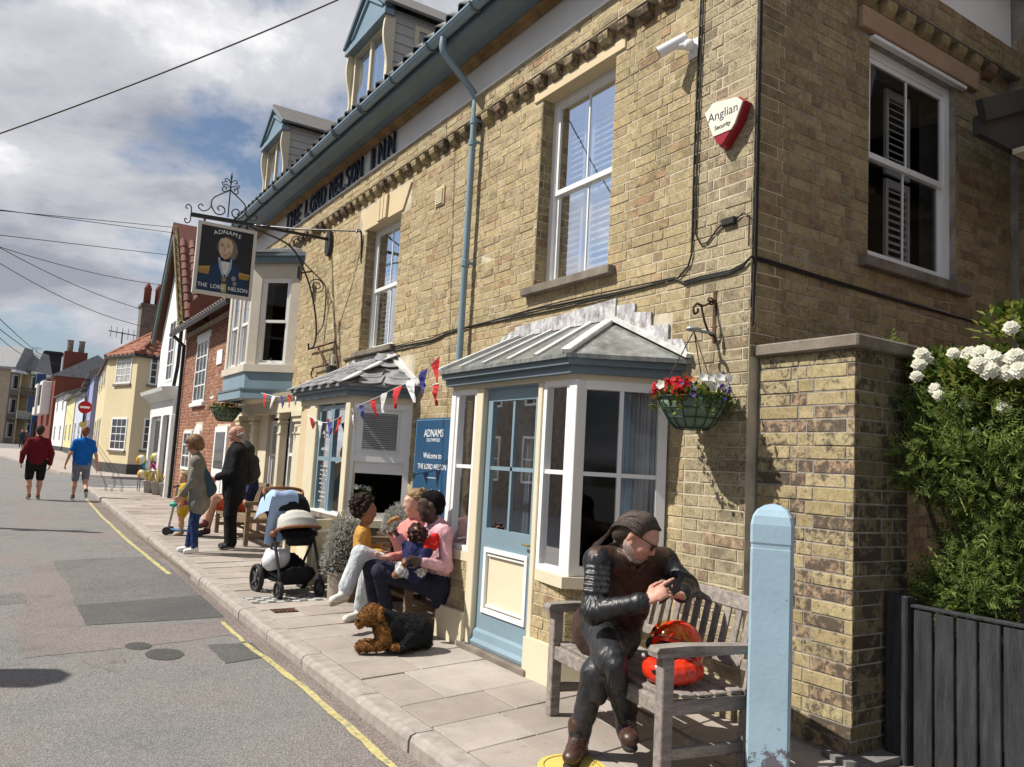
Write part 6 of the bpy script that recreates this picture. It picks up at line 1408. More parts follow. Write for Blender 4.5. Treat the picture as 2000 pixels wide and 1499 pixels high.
# ---- terrace beyond: each house its own thing
def row_house(name, label, px0, px1, yd0, yd1, pyt0, pyt1, wallm, roofm, wins, ground=.3, roof_h=1.6, door=None):
    """house whose street face runs from pixel column px0 at distance yd0 to px1 at yd1; tops at the given pixel rows"""
    a, b = PY(px0, pyt0, yd0), PY(px1, pyt1, yd1); h = thing(name, label, 'house', ((a.x+b.x)/2, (yd0+yd1)/2, ground)); zt = (a.z+b.z)/2
    A_, B_ = Vector((a.x, yd0, 0)), Vector((b.x, yd1, 0)); U = (B_-A_).normalized(); Nn = Vector((U.y, -U.x, 0)); 
    if Nn.x > 0: Nn = -Nn
    fr = frame(A_, U, Nn); L = (B_-A_).length
    MB(fr).box(0, L, -7, 0, -.2, zt).build('wall', wallm, h)
    MB(fr).box(-.01, L+.01, -.1, .02, -.2, .9).build('plinth', M_darkpaint, h)
    mb = MB(fr); mb.prism([(.25, zt-.03), (.25, zt+.08), (-3.5, zt+roof_h), (-7.2, zt)], -.12, L+.12, 'x'); ro = mb.build('roof', roofm, h)
    MB(fr).box(-.1, L+.1, .2, .3, zt-.08, zt+.02).build('gutter', M_black, ro)
    cols, rows = wins
    for i in range(cols):
        for j in range(rows):
            u = L*(i+.5)/cols; w_ = min(1.1, L/cols*.5); z = 1.1+ground+j*2.7
            if z+1.3 < zt-.1: bwin(fr, h, u-w_/2, u+w_/2, z, z+1.4, 2, 3, gl=MG_dark)
    return h, fr, L, zt
M_navyr = paint('navy_render', (.02,.035,.12), .7, .08, 2); M_lilac = paint('lilac_render', (.24,.27,.45), .8, .06, 2); M_lemon = paint('lemon_render', (.60,.55,.30), .8, .05, 2); M_palew = paint('chalk_render', (.66,.66,.67), .8, .05, 2)
row_house('terraced_house', 'lilac painted terraced house beside the yellow corner house', 186, 177, 50.5, 56, 725, 742, M_lilac, M_grtile, (2, 2))
row_house('terraced_house', 'deep blue painted terraced house between lilac and pale houses', 176, 168, 56.2, 62, 745, 755, M_navyr, M_grtile, (2, 2))
row_house('terraced_house', 'pale grey blue terraced house behind the no entry sign', 167, 150, 60, 68, 765, 775, paint('pale_blue_render', (.45,.5,.6), .8), M_grtile, (2, 2))
row_house('terraced_house', 'lemon yellow terraced house with dark eaves', 148, 132, 68.5, 78, 775, 783, M_lemon, M_grtile, (2, 2))
row_house('terraced_house', 'white terraced house at the end of the painted row', 131, 110, 78.5, 90, 772, 775, M_palew, M_grtile, (2, 2))
h, fr, L, zt = row_house('brick_townhouse', 'dark red brick townhouse with white bay and slate roof', 109, 82, 91, 106, 738, 745, M_maroon, M_slate, (1, 1), roof_h=2.5)
for q in range(2):
    u = 2.5+q*6; MB(fr).cbox(u, u+2.6, 0, .9, 4.0, 7.4, .05).build('bay_window', M_white, h); MB(fr).box(u+.4, u+2.2, .9, .95, 4.9, 7.0).build('pane', MG_dark, h)
cq = PY(147, 700, 98); mb = MB(); mb.box(cq.x-1.1, cq.x+1.1, 97, 99.2, 6, cq.z+.6); c2 = mb.build('chimney', M_maroon, h)
for k in (-.6, .5): MB().lathe([(.3,0),(.3,1.2),(.36,1.3)], 10, (cq.x+k, 98, cq.z+.6)).build('chimney_pot', M_stonegrey, c2)
# slate-roofed hotel block with balconies, and the bay-fronted terrace at the far left
def hotel(px0, px1, yd, pyt, label, wallm, floors=3, roof_h=3.0, name='hotel'):
    a, b = PY(px0, pyt, yd), PY(px1, pyt, yd+4); o = thing(name, label, 'building', ((a.x+b.x)/2, yd, .6)); fr = frame((a.x, yd, 0), (b.x-a.x, 4, 0), (4, -(b.x-a.x), 0)); 
    fr = frame((a.x, yd, 0), (b.x-a.x, 4, 0), (.3*(b.x-a.x)*0+4/(4), -(b.x-a.x), 0)) if False else fr; L = math.hypot(b.x-a.x, 4); zt = a.z
    MB(fr).box(0, L, -8, 0, -.5, zt).build('wall', wallm, o); fh = (zt-.8)/floors
    mb = MB(fr); mb.prism([(-.5,zt),(-.5,zt+.3),(L*.5-1,zt+roof_h),(L*.5+1,zt+roof_h),(L+.5,zt+.3),(L+.5,zt)], -8.3, .7, 'y'); mb.build('roof', M_slate, o); MB(fr).box(-.55, L+.55, .3, .8, zt-.35, zt-.02).build('cornice', M_whitewash, o)
    for j in range(floors):
        z = .8+fh*j
        for i in range(2): u = L*(.27+.46*i); MB(fr).box(u-.75, u+.75, .0, .06, z+.6, z+fh-.5).build('window', M_white, o); MB(fr).box(u-.58, u+.58, .06, .08, z+.75, z+fh-.65).build('pane', MG_dark, o)
        if j: 
            MB(fr).box(.3, L-.3, 0, 1.2, z-.12, z+.02).build('balcony', M_stonegrey, o); m = MB(fr); m.box(.3, L-.3, 1.12, 1.18, z+.95, z+1.02)
            for k in range(12): m.box(.3+k*(L-.6)/11-.03, .3+k*(L-.6)/11+.03, 1.12, 1.17, z, z+.96)
            m.build('railing', M_white if j == 1 else M_stonegrey, o)
    for u in (.35, L-.45): MB(fr).box(u, u+.16, 1.0, 1.16, 0, zt-.3).build('column', M_stone, o)
    return o, fr, L, zt
hotel(60, 88, 118, 726, 'stone hotel with balconies and grey hipped slate roof', M_stone, 3, 2.6)
o, fr, L, zt = hotel(22, 58, 116, 722, 'tall balconied block with broad slate eaves', paint('sandy_render', (.36,.30,.22), .8), 3, 3.0, 'apartment_block')
o, fr, L, zt = hotel(-34, 18, 122, 752, 'white bay-fronted terrace at the far end of the street', M_whitewash, 3, 1.0, 'seaside_terrace')
for u in (L*.2, L*.52, L*.84): 
    for j in range(3): MB(fr).cbox(u-1.0, u+1.0, 0, 1.0, .8+j*(zt-.8)/3, .8+j*(zt-.8)/3+1.0, .05).build('bay_apron', M_whitewash, o)
    MB(fr).lathe([(1.1, 0), (1.05, .5), (.75, 1.0), (.02, 1.3)], 12, (u, .2, zt)).build('bay_dome', M_whitewash, o)
bb_ = thing('blue_shop', 'deep blue shop front at the far bend with hanging board', 'shop', (PY(80, 850, 112).x, 112, .7)); qa, qb = PY(67, 780, 111), PY(85, 770, 113); MB().box(qa.x, qb.x, 111, 116, .3, PY(75, 730, 111).z).build('wall', paint('bright_navy_paint', (.02,.06,.16), .6), bb_); MB().box(qa.x-.6, qa.x+.8, 110.6, 110.8, 4.6, 6.6).build('board', paint('blue_board', (.03,.08,.2), .5), bb_); MB().box(qa.x+.1, qb.x-.1, 110.9, 111, .8, 3.4).build('pane', MG_dark, bb_)
q = PY(70, 700, 125); aerial((q.x, 125, q.z-1.0), 2.6, 'television aerial on the far slate roofs')
bkc = thing('far_chimney', 'dark chimney stack above the far slate roofs', 'chimney', (PY(105, 690, 126).x, 126, 8)); a, b = PY(88, 686, 126), PY(120, 700, 126); MB().box(a.x, b.x, 125, 128, 6, a.z).box(a.x-.2, b.x+.2, 124.8, 128.2, a.z-.4, a.z-.1).build('stack', paint('sooty_stack', (.03,.028,.035), .9), bkc)
# ---- no entry sign
ne = thing('no_entry_sign', 'red round no entry sign on a grey pole before the painted terrace', 'road sign', (PY(165, 900, 44).x, 44, .25))
c = PY(166, 796, 44); MB().tube([(c.x, 44.05, .1), (c.x, 44.05, c.z+.55)], .05, 8).build('pole', M_black, ne)
NF = frame((c.x, 43.97, c.z), (.95,-.3,0), (-.3,-.95,0)); M_nr = paint('sign_red', (.42,.012,.02), .4, .04, 2, 0)
MB(NF).prism(ell(0, 0, .31, .31, 28), -.01, .01, 'y').build('disc', M_nr, ne); MB(NF).box(-.22, .22, .01, .016, -.05, .05).build('white_bar', M_txt, ne); MB(NF).box(-.14, .14, -.008, .012, -.98, -.72).build('yellow_plate', paint('sign_yellow', (.5,.42,.08), .5), ne); MB().bar((c.x-.55, 44, c.z+.5), (c.x+.1, 44, c.z+.5), .05, .05).build('lamp_arm', M_stonegrey, ne)
# ---- overhead wires
def wire(name, label, pts, r, y, sag=0.0, ys=None):
    P = [PY(px, py, (ys[i] if ys else y)) for i, (px, py) in enumerate(pts)]; Q = []
    for a, b in zip(P, P[1:]):
        for k in range(12): t = k/12; Q.append(a+(b-a)*t-Vector((0,0,sag*4*t*(1-t))))
    Q.append(P[-1]); o = MB().tube(Q, r, 5).build(name, M_cable, None); tag(o, label, 'wire', 'overhead wires'); return o
wire('overhead_wire', 'thick overhead wire crossing the clouds to the roof', [(-60,282),(665,-2),(900,-100)], .009, 9, .05, [9, 8, 7.6])
for k, (a, b, c_) in enumerate((((-40,405),(375,460),0), ((-40,408),(375,448),0), ((-40,455),(360,502),0), ((-40,462),(340,620),.3), ((-40,470),(345,560),.2), ((-40,490),(290,640),.3), ((-40,612),(115,712),.3), ((-40,625),(60,700),.2), ((-40,585),(100,705),.2))):
    wire('overhead_wire', ('upper thin wire running to the pub sign', 'second thin wire just under the upper one', 'wire crossing behind the white gable', 'long slanting wire towards the yellow house chimney', 'wire slanting to the green bargeboard', 'lowest slanting wire reaching the chimney pots', 'short wire dropping to the far aerial', 'short wire at the far roofs', 'steep wire by the far slate roofs')[k], [a, b], .011 if k < 6 else .016, 30, c_, [26, 34 if k < 6 else 90])
# ---- across the street and behind: houses outside the frame that the windows mirror
def plain_house(label, x0, x1, y0, y1, h, wallm, face):
    o = thing('unseen_house', label, 'house', ((x0+x1)/2, (y0+y1)/2, 0), 0, 'houses across the street'); MB().box(x0, x1, y0, y1, -.2, h).build('wall', wallm, o)
    mb = MB()
    if face == 'x': mb.prism([(x0-.3, h), (x1+.3, h), ((x0+x1)/2, h+2.4)], y0, y1, 'y'); fr = frame((x1, 0, 0), (0,1,0), (1,0,0)); u0, u1 = y0, y1
    else: mb.prism([(y0-.3, h), (y1+.3, h), ((y0+y1)/2, h+2.4)], x0, x1, 'x'); fr = frame((0, y1, 0), (1,0,0), (0,1,0)); u0, u1 = x0, x1
    mb.build('roof', M_grtile, o); n = max(1, int((u1-u0)/2.4))
    for i in range(n):
        for z in (.9, 3.4): u = u0+(u1-u0)*(i+.5)/n; bwin(fr, o, u-.5, u+.5, z, z+1.5, 2, 2, gl=MG_dark)
    return o
plain_house('white rendered cottage facing the inn from across the road', -13, -7.0, 1, 8.5, 5.4, M_whitewash, 'x'); plain_house('red brick house facing the bar entrance across the road', -13.5, -7.2, 8.6, 17, 5.8, M_maroon, 'x'); plain_house('grey house facing the red brick terrace across the road', -13.5, -7.6, 17.2, 27, 5.6, M_stonegrey, 'x')
plain_house('dark brick house added out of view beyond the gate to block sky', 4.6, 13, -9, -2.2, 6.2, M_maroon, 'y')  # unseen house added behind the camera to block sky light

# ---- telegraph pole and street lamp on the other side of the road: only their shadows reach the picture
tp = thing('telegraph_pole', 'brown wooden telegraph pole on the far side of the road', 'telegraph pole', (-3.2, 17.0, 0)); Lp = 5.2; tb = Vector((1.46-Lp*math.cos(SUN_TH), 14.82+Lp*math.sin(SUN_TH), -.1)); tp.location = tb
MB().tube([tb, tb+Vector((0,0,Lp*math.tan(SUN_EL)+.06))], [.14,.10], 10).build('pole', M_teak, tp); MB().bar(tb+Vector((-.5,0,5.4)), tb+Vector((.5,0,5.4)), .08, .1).build('crossarm', M_teak, tp)
la = PZ(20, 1324, RZ); hL = 3.6; lb = la+Vector((-hL/math.tan(SUN_EL)*math.cos(SUN_TH), hL/math.tan(SUN_EL)*math.sin(SUN_TH), 0)); lm = thing('added_street_lamp', 'black iron lantern street lamp added out of view to cast a road shadow', 'street lamp', tuple(lb+Vector((-.7,0,0))))  # lamp added outside the frame to throw the oval shadow on the road
MB().tube([lb+Vector((-.7,0,0)), lb+Vector((-.7,0,3.9)), lb+Vector((-.35,0,4.1)), lb+Vector((0,0,3.95))], .05, 8).build('post', M_black, lm); MB().lathe([(.05,.25),(.24,.15),(.20,-.2),(.06,-.28)], 8, tuple(lb+Vector((0,0,hL)))).build('lantern', M_black, lm)
# ================================================================ benches
def bench(name, label, loc, rz, L, mat, n_back, back=.84, seat=.42, dep=.5, slats=5):
    """slatted garden bench: local x along the seat, front towards -y"""
    b = thing(name, label, 'bench', loc, rz, None); h = L/2
    def add(nm, mb): return mb.build(nm, mat, b, local=True)
    for s in (-1, 1):
        add('leg', MB().cbox(s*h-.032, s*h+.032, -.032, .032, 0, .60, .005)); add('leg', MB().bar((s*h, dep-.03, 0), (s*h, dep, seat), .06, .06, (0,1,0), .005).bar((s*h, dep, seat-.02), (s*h, dep+.10, back), .06, .05, (0,1,0), .005))
        m = MB(); m.prism([(-.07,.60),(-.075,.625),(-.06,.645),(.1,.65),(dep-.05,.638),(dep+.06,.63),(dep+.06,.60),(.0,.598)], s*h-.04, s*h+.04, 'x'); add('armrest', m)
        add('side_rail', MB().cbox(s*h-.02, s*h+.02, .03, dep-.03, seat-.09, seat-.025, .004)); add('stretcher', MB().cbox(s*h-.018, s*h+.018, .03, dep-.05, .13, .18, .004))
    add('front_rail', MB().cbox(-h+.03, h-.03, -.022, .022, seat-.095, seat-.02, .004)); add('stretcher', MB().cbox(-h+.02, h-.02, dep*.45, dep*.45+.035, .135, .175, .004))
    for k in range(slats): y = .005+k*(dep-.03)/slats; add('seat_slat', MB().cbox(-h-.0, h+.0, y+.006, y+(dep-.03)/slats-.012, seat-.02, seat+.004-.012*math.sin(math.pi*(k+.5)/slats), .004))
    add('back_rail', MB().bar((-h+.025, dep+.088, back-.025), (h-.025, dep+.088, back-.025), .035, .08, (0,.18,1), .005)); add('back_rail', MB().bar((-h+.025, dep+.015, seat+.10), (h-.025, dep+.015, seat+.10), .03, .055, (0,.18,1), .004))
    for k in range(n_back):
        x = -h+.09+(L-.18)*k/(n_back-1); add('back_slat', MB().bar((x, dep+.02, seat+.12), (x, dep+.08, back-.05), .048, .014, (0,1,0), .003))
    return b
bench('garden_bench', 'weathered grey bench with upright slats where the biker sits', (2.80, 3.34, 0), math.atan2(-.988, -.157), 1.12, M_greywood, 12, .83)
bench('garden_bench', 'brown wooden bench holding the family between the two bays', (3.10, 6.98, 0), -math.pi/2, 1.26, M_teak, 13, .84)
bench('garden_bench', 'brown wooden bench beyond the pushchair, outside the shopfront', (3.16, 13.0, gz(13)), -math.pi/2, 1.9, M_teak, 20, .86)
# ================================================================ crash helmet on the bench
M_hred = paint('orange_red_gloss', (.62,.035,.012), .18, .04, 3, 0, 10, .6); M_hblk = paint('helmet_black', (.012,.012,.013), .4, .1, 9, .1, 40); M_hwht = paint('helmet_grey', (.4,.4,.42), .35)
hc = PD(1318, 1272, 3.98); hz = .43
hel = thing('crash_helmet', 'glossy orange red crash helmet with amber visor on the grey bench', 'helmet', (hc.x, hc.y, hz))
hc.z = hz+.135; hf = Vector((-.95,-.25,0)).normalized(); hs = Vector((-hf.y, hf.x, 0)); hu = Vector((0,0,1))
def hp(f, s, u): return tuple(hc+hf*f+hs*s+hu*u)
E_ = (.152, .122, .138); sh0 = dict(a=hp(-.02,0,.01), b=hp(-.021,0,.01), ra=E_[0], rb=E_[0], m=0, k=.02, fl=[(tuple(hs), E_[1]/E_[0]), ((0,0,1), E_[2]/E_[0])])
pr = [sh0, dict(a=hp(-.10,0,-.02), b=hp(-.13,0,.03), ra=.07, rb=.035, m=0, k=.06, fl=[(tuple(hs), 1.15)]), dict(a=hp(-.02,0,-.08), b=hp(.03,0,-.085), ra=.095, rb=.09, m=0, k=.04, fl=[(tuple(hs), 1.12)])]
pr.append(dict(a=hp(.11,-.12,.012), b=hp(.11,.12,.012), ra=.052, rb=.052, cut=1)); pr.append(dict(a=hp(.165,-.1,.03), b=hp(.165,.1,.03), ra=.06, rb=.06, cut=1)); pr.append(dict(a=hp(0,0,-.19), b=hp(0,0,-.26), ra=.085, rb=.085, cut=1))
arc = [hp(.175*math.cos(t)-.03, .118*math.sin(t), -.075-.012*math.cos(t)) for t in [math.radians(-85+17*k) for k in range(11)]]
for p_, q_ in zip(arc, arc[1:]): pr.append(dict(a=p_, b=q_, ra=.037, rb=.037, m=0, k=.02, fl=[((0,0,1), 1.25)]))
sdf_obj('shell', pr, .0045, [M_hred], hel, 2)
sdf_obj('lining', [dict(a=hp(-.02,0,.0), b=hp(-.02,0,-.05), ra=.118, rb=.105, m=0, fl=[(tuple(hs), .86)])], .008, [M_hblk], hel)
for s in (-1, 1): MB(frame(hp(.035, s*.112, .02), hf, hs*s, hu)).prism(ell(0, 0, .036, .03, 16), -.01, .016, 'y').build('visor_pivot', M_hblk, hel)
mb = MB(); vs = []; nA, nB = 18, 6
for i in range(nA+1):
    an = math.radians(-78+156*i/nA)
    for j in range(nB+1): t = math.radians(26+34*j/nB); g_ = 1.085; vs.append(hp(-.02+E_[0]*g_*math.cos(an)*math.cos(t)+.012, E_[1]*g_*1.0*math.sin(an)*(.55+.45*math.cos(t)), .012+E_[2]*g_*(math.sin(t)*math.cos(an)**.6+.10)))
mb.add(vs, [(i*(nB+1)+j, (i+1)*(nB+1)+j, (i+1)*(nB+1)+j+1, i*(nB+1)+j+1) for i in range(nA) for j in range(nB)])
t = NT('amber_visor'); gl_ = t.node('ShaderNodeBsdfGlossy'); gl_.inputs[0].default_value = (1,.75,.25,1); gl_.inputs['Roughness'].default_value = .05; tr_ = t.node('ShaderNodeBsdfTransparent'); tr_.inputs[0].default_value = (1,.70,.28,1); fr_ = t.node('ShaderNodeFresnel'); fr_.inputs[0].default_value = 1.7; mm = t.node('ShaderNodeMixShader'); t.link(fr_.outputs[0], mm.inputs[0]); t.link(tr_.outputs[0], mm.inputs[1]); t.link(gl_.outputs[0], mm.inputs[2]); t.link(mm.outputs[0], t.out.inputs[0])
MB().tube([vs[i*(nB+1)] for i in range(nA+1)], .0025, 5).build('visor_rim', M_hblk, hel)
mb.build('visor', t.m, hel, smooth=True, recalc=False)
MB().tube([hp(.155,-.05,-.075), hp(.182,0,-.078), hp(.155,.05,-.075)], .012, 8).build('chin_vent', M_hblk, hel); MB().tube(smooth_path([hp(.10,-.1,-.045), hp(.12,-.108,-.02), hp(.135,-.095,-.03)], 5), .008, 6).build('strap', M_hwht, hel)
for nm, f0, f1, u0, u1, m_ in (('side_decal', -.12, .06, -.05, -.012, M_hblk), ('side_decal', -.10, .03, -.062, -.052, M_hwht)):
    mb = MB(); vs = []
    for i in range(9):
        f_ = f0+(f1-f0)*i/8; tp = 1-abs(i/4-1)*.6
        for u_ in ((u0+u1)/2+(u1-u0)/2*tp, (u0+u1)/2-(u1-u0)/2*tp):
            r2 = max(.05, 1-((f_+.02)/E_[0])**2-((u_-.01)/E_[2])**2); vs.append(hp(f_, -E_[1]*math.sqrt(r2)-.0045, u_))
    mb.add(vs, [(2*i, 2*i+1, 2*i+3, 2*i+2) for i in range(8)]); mb.build(nm, m_, hel, recalc=False)
# yellow floor sticker under the boot
st = PZ(1112, 1492, 0); stk = thing('floor_sticker', 'round yellow sticker on the paving under the biker\'s boot', 'floor sticker', (st.x, st.y, 0))
MB().lathe([(.17,.004),(.168,.007)], 32, (st.x-.02, st.y-.05, 0)).build('disc', paint('sticker_yellow', (.62,.48,.12), .5, .06, 6), stk); MB().tube([(st.x-.02+.14*math.cos(a), st.y-.05+.14*math.sin(a), .0075) for a in [2*math.pi*k/32 for k in range(33)]], .003, 4).build('ring_print', paint('sticker_brown', (.25,.17,.06), .6), stk)
# ================================================================ pushchair
pc = thing('pushchair', 'black pushchair with grey hood and tan bumper bar on the entrance tiles', 'pushchair', (2.62, 8.2, 0))
M_pfr = paint('black_anodised', (.02,.02,.022), .4, .1, 5, 0, 10, .5); M_pfab = paint('black_pram_fabric', (.018,.018,.02), .85, .2, 12, .3, 60, .1); M_phood = paint('pale_grey_pram_fabric', (.50,.49,.45), .85, .06, 6, .25, 25, .1); M_tan = paint('tan_leather', (.26,.11,.05), .5, .1, 8, .1, 40); M_tyre = paint('tyre_rubber', (.025,.025,.025), .7, .15, 20, .2, 60); M_hub = paint('grey_hub', (.08,.08,.085), .4)
FL_, FRt = Vector((2.44, 7.92, 0)), Vector((2.88, 7.99, 0)); RL, RR = Vector((2.35, 8.40, 0)), Vector((2.86, 8.50, 0)); pf = ((FL_+FRt)/2-(RL+RR)/2).normalized(); ps = (FRt-FL_).normalized(); pz = Vector((0,0,1)); pcn = (FL_+FRt+RL+RR)/4
def pp(f, s, z): return pcn+pf*f+ps*s+pz*z
def wheel(c, r, w_, nm='wheel'):
    fr = frame(c, pf, ps, pz); mb = MB(fr); n = 24
    prof = [(r*.80,-w_*.5),(r*.93,-w_*.55),(r,-w_*.3),(r,w_*.3),(r*.93,w_*.55),(r*.80,w_*.5)]
    vs = []; f = []
    for a, b in prof:
        for k in range(n): t = 2*math.pi*k/n; vs.append((a*math.cos(t), b, a*math.sin(t)))
    m = len(prof); f = [(i*n+k, i*n+(k+1) % n, ((i+1) % m)*n+(k+1) % n, ((i+1) % m)*n+k) for i in range(m) for k in range(n)]; mb.add(vs, f); w = mb.build(nm, M_tyre, pc, smooth=True, angle=50)
    h = MB(fr)
    for k in range(5): t = 2*math.pi*k/5; h.bar((0,0,0), (r*.82*math.cos(t), 0, r*.82*math.sin(t)), w_*.5, r*.16, (0,1,0))
    h.tube([(0,-w_*.45,0), (0,w_*.45,0)], r*.24, 10); h.tube([(r*.82*math.cos(t), 0, r*.82*math.sin(t)) for t in [2*math.pi*k/20 for k in range(21)]], r*.05, 5); h.build('hub', M_hub, w)
wheel(RL+pz*.145, .145, .05); wheel(RR+pz*.145, .145, .05); wheel(FL_+pz*.09, .09, .042); wheel(FRt+pz*.09, .09, .042)
for s, F_, R_ in ((-1, FL_, RL), (1, FRt, RR)):
    MB().tube([F_+pz*.16+ps*(.0), F_+pz*.22, pp(.02, s*.22, .60), pp(-.10, s*.23, .72)], .016, 8).build('front_leg', M_pfr, pc); MB().tube([R_+pz*.145, pp(-.12, s*.2, .32), pp(.0, s*.22, .52)], .014, 8).build('rear_leg', M_pfr, pc)
    MB().tube([pp(-.02, s*.22, .60), pp(-.22, s*.225, .85), pp(-.32, s*.22, 1.0)], .014, 8).build('handle_tube', M_pfr, pc); MB().tube([F_+pz*.2, F_+pz*.12, F_+pz*.09], .02, 8).build('fork', M_pfr, pc); MB().ball(tuple(pp(.02, s*.23, .62)), .04, 10).build('hinge', M_tan if s < 0 else M_pfr, pc)
MB().tube(smooth_path([pp(-.32,-.22,1.0), pp(-.36,-.2,1.05), pp(-.37,0,1.07), pp(-.36,.2,1.05), pp(-.32,.22,1.0)], 6), .019, 8).build('handlebar', M_tan, pc); MB().bar(RL+pz*.145, RR+pz*.145, .025, .03).build('axle', M_pfr, pc)
q = lambda f, s, z: tuple(pp(f, s, z)); fl = [(tuple(pf), .9)]
sdf_obj('basket', [dict(a=q(-.12,-.1,.28), b=q(-.12,.1,.28), ra=.16, rb=.16, m=0, k=.05, wr=(.004,30)), dict(a=q(.08,-.09,.26), b=q(.08,.09,.26), ra=.15, rb=.15, m=0, k=.06, wr=(.004,30)), dict(a=q(0,-.15,.36), b=q(0,.15,.36), ra=.22, rb=.22, cut=1)], .012, [M_pfab], pc)
sdf_obj('seat', [dict(a=q(.10,-.11,.62), b=q(.10,.11,.62), ra=.055, rb=.055, m=0, k=.03), dict(a=q(.17,-.10,.56), b=q(.17,.10,.56), ra=.05, rb=.05, m=0, k=.02), dict(a=q(.02,-.11,.67), b=q(.02,.11,.67), ra=.06, rb=.06, m=0, k=.03), dict(a=q(-.10,-.11,.72), b=q(-.22,-.10,.92), ra=.075, rb=.06, m=0, k=.05), dict(a=q(-.10,.11,.72), b=q(-.22,.10,.92), ra=.075, rb=.06, m=0, k=.05), dict(a=q(-.1,0,.72), b=q(-.22,0,.92), ra=.08, rb=.07, m=0, k=.06)], .011, [M_pfab], pc, 2)
# dark hood at the back, grey footmuff-hood in front
def dome(name, c, R_, mat, f0, f1, nseg=14, sx=1.0, tilt=0.0, th=.012):
    mb = MB(); vs = []; nb = 10
    for lay_ in (0, 1):
        for i in range(nseg+1):
            a = f0+(f1-f0)*i/nseg
            for j in range(nb+1):
                b = math.pi*j/nb; r = R_-lay_*th+.012*math.sin(i*2.2)*math.sin(b)*(1-lay_); s = math.cos(b)*R_*sx*.95
                rad = r*(max(0, math.sin(b))**.45); vs.append(tuple(c+pf*(rad*math.cos(a+tilt))+pz*(rad*math.sin(a+tilt))+ps*s))
    n1 = (nseg+1)*(nb+1); f = []
    for i in range(nseg):
        for j in range(nb):
            k = i*(nb+1)+j; f += [(k, k+1, k+nb+2, k+nb+1), (n1+k, n1+k+nb+1, n1+k+nb+2, n1+k+1)]
    mb.add(vs, f); return mb.build(name, mat, pc, smooth=True, recalc=False)
dome('hood', pp(-.20,0,.80), .24, M_pfab, math.radians(15), math.radians(150), sx=.95)
dome('footmuff_hood', pp(.05,0,.66), .20, M_phood, math.radians(15), math.radians(135), sx=1.1)
MB().tube(smooth_path([q(.06,-.22,.66), q(.20,-.2,.70), q(.25,0,.72), q(.20,.2,.70), q(.06,.22,.66)], 7), .016, 8).build('bumper_bar', M_tan, pc)
wb = sdf_obj('white_bag', [dict(a=q(.0,-.22,.34), b=q(.02,-.12,.36), ra=.09, rb=.08, m=0, k=.05, wr=(.012,42)), dict(a=q(-.06,-.2,.42), b=q(.02,-.1,.42), ra=.06, rb=.05, m=0, k=.05, wr=(.012,50))], .01, [paint('white_carrier_bag', (.68,.68,.7), .4, .05, 6, .3, 20)], None); tag(wb, 'crumpled white bag stuffed in the pushchair basket', 'bag')
# pale blue muslin cloth draped over the pushchair hood
mc = MB(); vs = []; nu, nv = 22, 16; rr = random.Random(6)
for i in range(nu+1):
    for j in range(nv+1):
        u, v = i/nu, j/nv
        if u < .45: f_, z_ = -.40+.40*(u/.45), .94+.115*math.sin(u/.45*math.pi*.62)
        else: f_, z_ = .0+.03*(u-.45), 1.0-(u-.45)*.78
        s_ = -.27+.30*v-.06*max(0, u-.45); 
        if u >= .45: f_ += .02*math.sin(v*14)*((u-.45)*2); s_ += .012*math.sin(v*11+u*5); z_ -= .10*(1-v)*(u-.45)
        drop = max(0, .18-v)*1.2 if u < .45 else 0
        vs.append(q(f_-.02, s_, z_-drop+.008*math.sin(u*19+v*9)))
mc.add(vs, [(i*(nv+1)+j, i*(nv+1)+j+1, (i+1)*(nv+1)+j+1, (i+1)*(nv+1)+j) for i in range(nu) for j in range(nv)])
t = NT('blue_striped_muslin'); w_n = t.node('ShaderNodeTexWave'); w_n.inputs['Scale'].default_value = 30; w_n.bands_direction = 'Z'; t.link(t.pos(), w_n.inputs['Vector']); t.col(t.ramp(w_n.outputs['Color'], [(.3, (.27,.40,.62)), (.7, (.42,.54,.72))])); M_muslin = t.set(.9, 0, .1)
tag(mc.build('muslin_cloth', M_muslin, None, smooth=True, recalc=False), 'pale blue muslin cloth draped over the pushchair hood', 'cloth')
# ================================================================ planters with silvery shrubs under the middle bay window
M_silver = leaf_mat('silver_leaf', (.36,.355,.32), (.62,.61,.57), .8, .3); M_trough = paint('dark_wood_trough', (.05,.028,.018), .7, .2, 5, .2, 20); M_potc = paint('terracotta_grey', (.33,.29,.24), .9, .1, 4, .3, 30)
def tuft(name, label, c, rx, ry, rz_, n, seed, boxd, tm):
    o = thing(name, label, 'planter', (c.x, c.y, 0)); rr = random.Random(seed); boxd().build('trough', tm, o); mb = MB(); sm = MB()
    for k in range(n):
        d = Vector((rr.gauss(0,1), rr.gauss(0,1), abs(rr.gauss(0,1)))).normalized(); r = rr.uniform(.45, 1)**.5; p = c+Vector((d.x*rx*r, d.y*ry*r, d.z*rz_*r-rr.random()*.12*(r > .8)))
        for q_ in range(2): leafpoly(mb, p, d+Vector((rr.uniform(-.7,.7), rr.uniform(-.7,.7), rr.uniform(-.3,.7))), rr.uniform(.025,.05), rr.uniform(.003,.006))
        if k % 9 == 0: sm.tube([c, p], .0025, 4)
    o2 = mb.build('foliage', M_silver, o, recalc=False); o2['kind'] = 'stuff'; sm.build('stems', M_stem, o)['kind'] = 'stuff'; return o
ca = PD(672, 1075, 8.0); cb2 = PD(770, 1045, 7.5)
tuft('silver_plant_tub', 'tall tub of silvery shrub between the pushchair and the boy', Vector((ca.x, ca.y, .36)), .22, .22, .56, 3600, 3, lambda: MB().lathe([(.13,-.0),(.15,.26),(.165,.28),(.15,.29),(.12,.25)], 20, (ca.x, ca.y, 0)), M_potc)
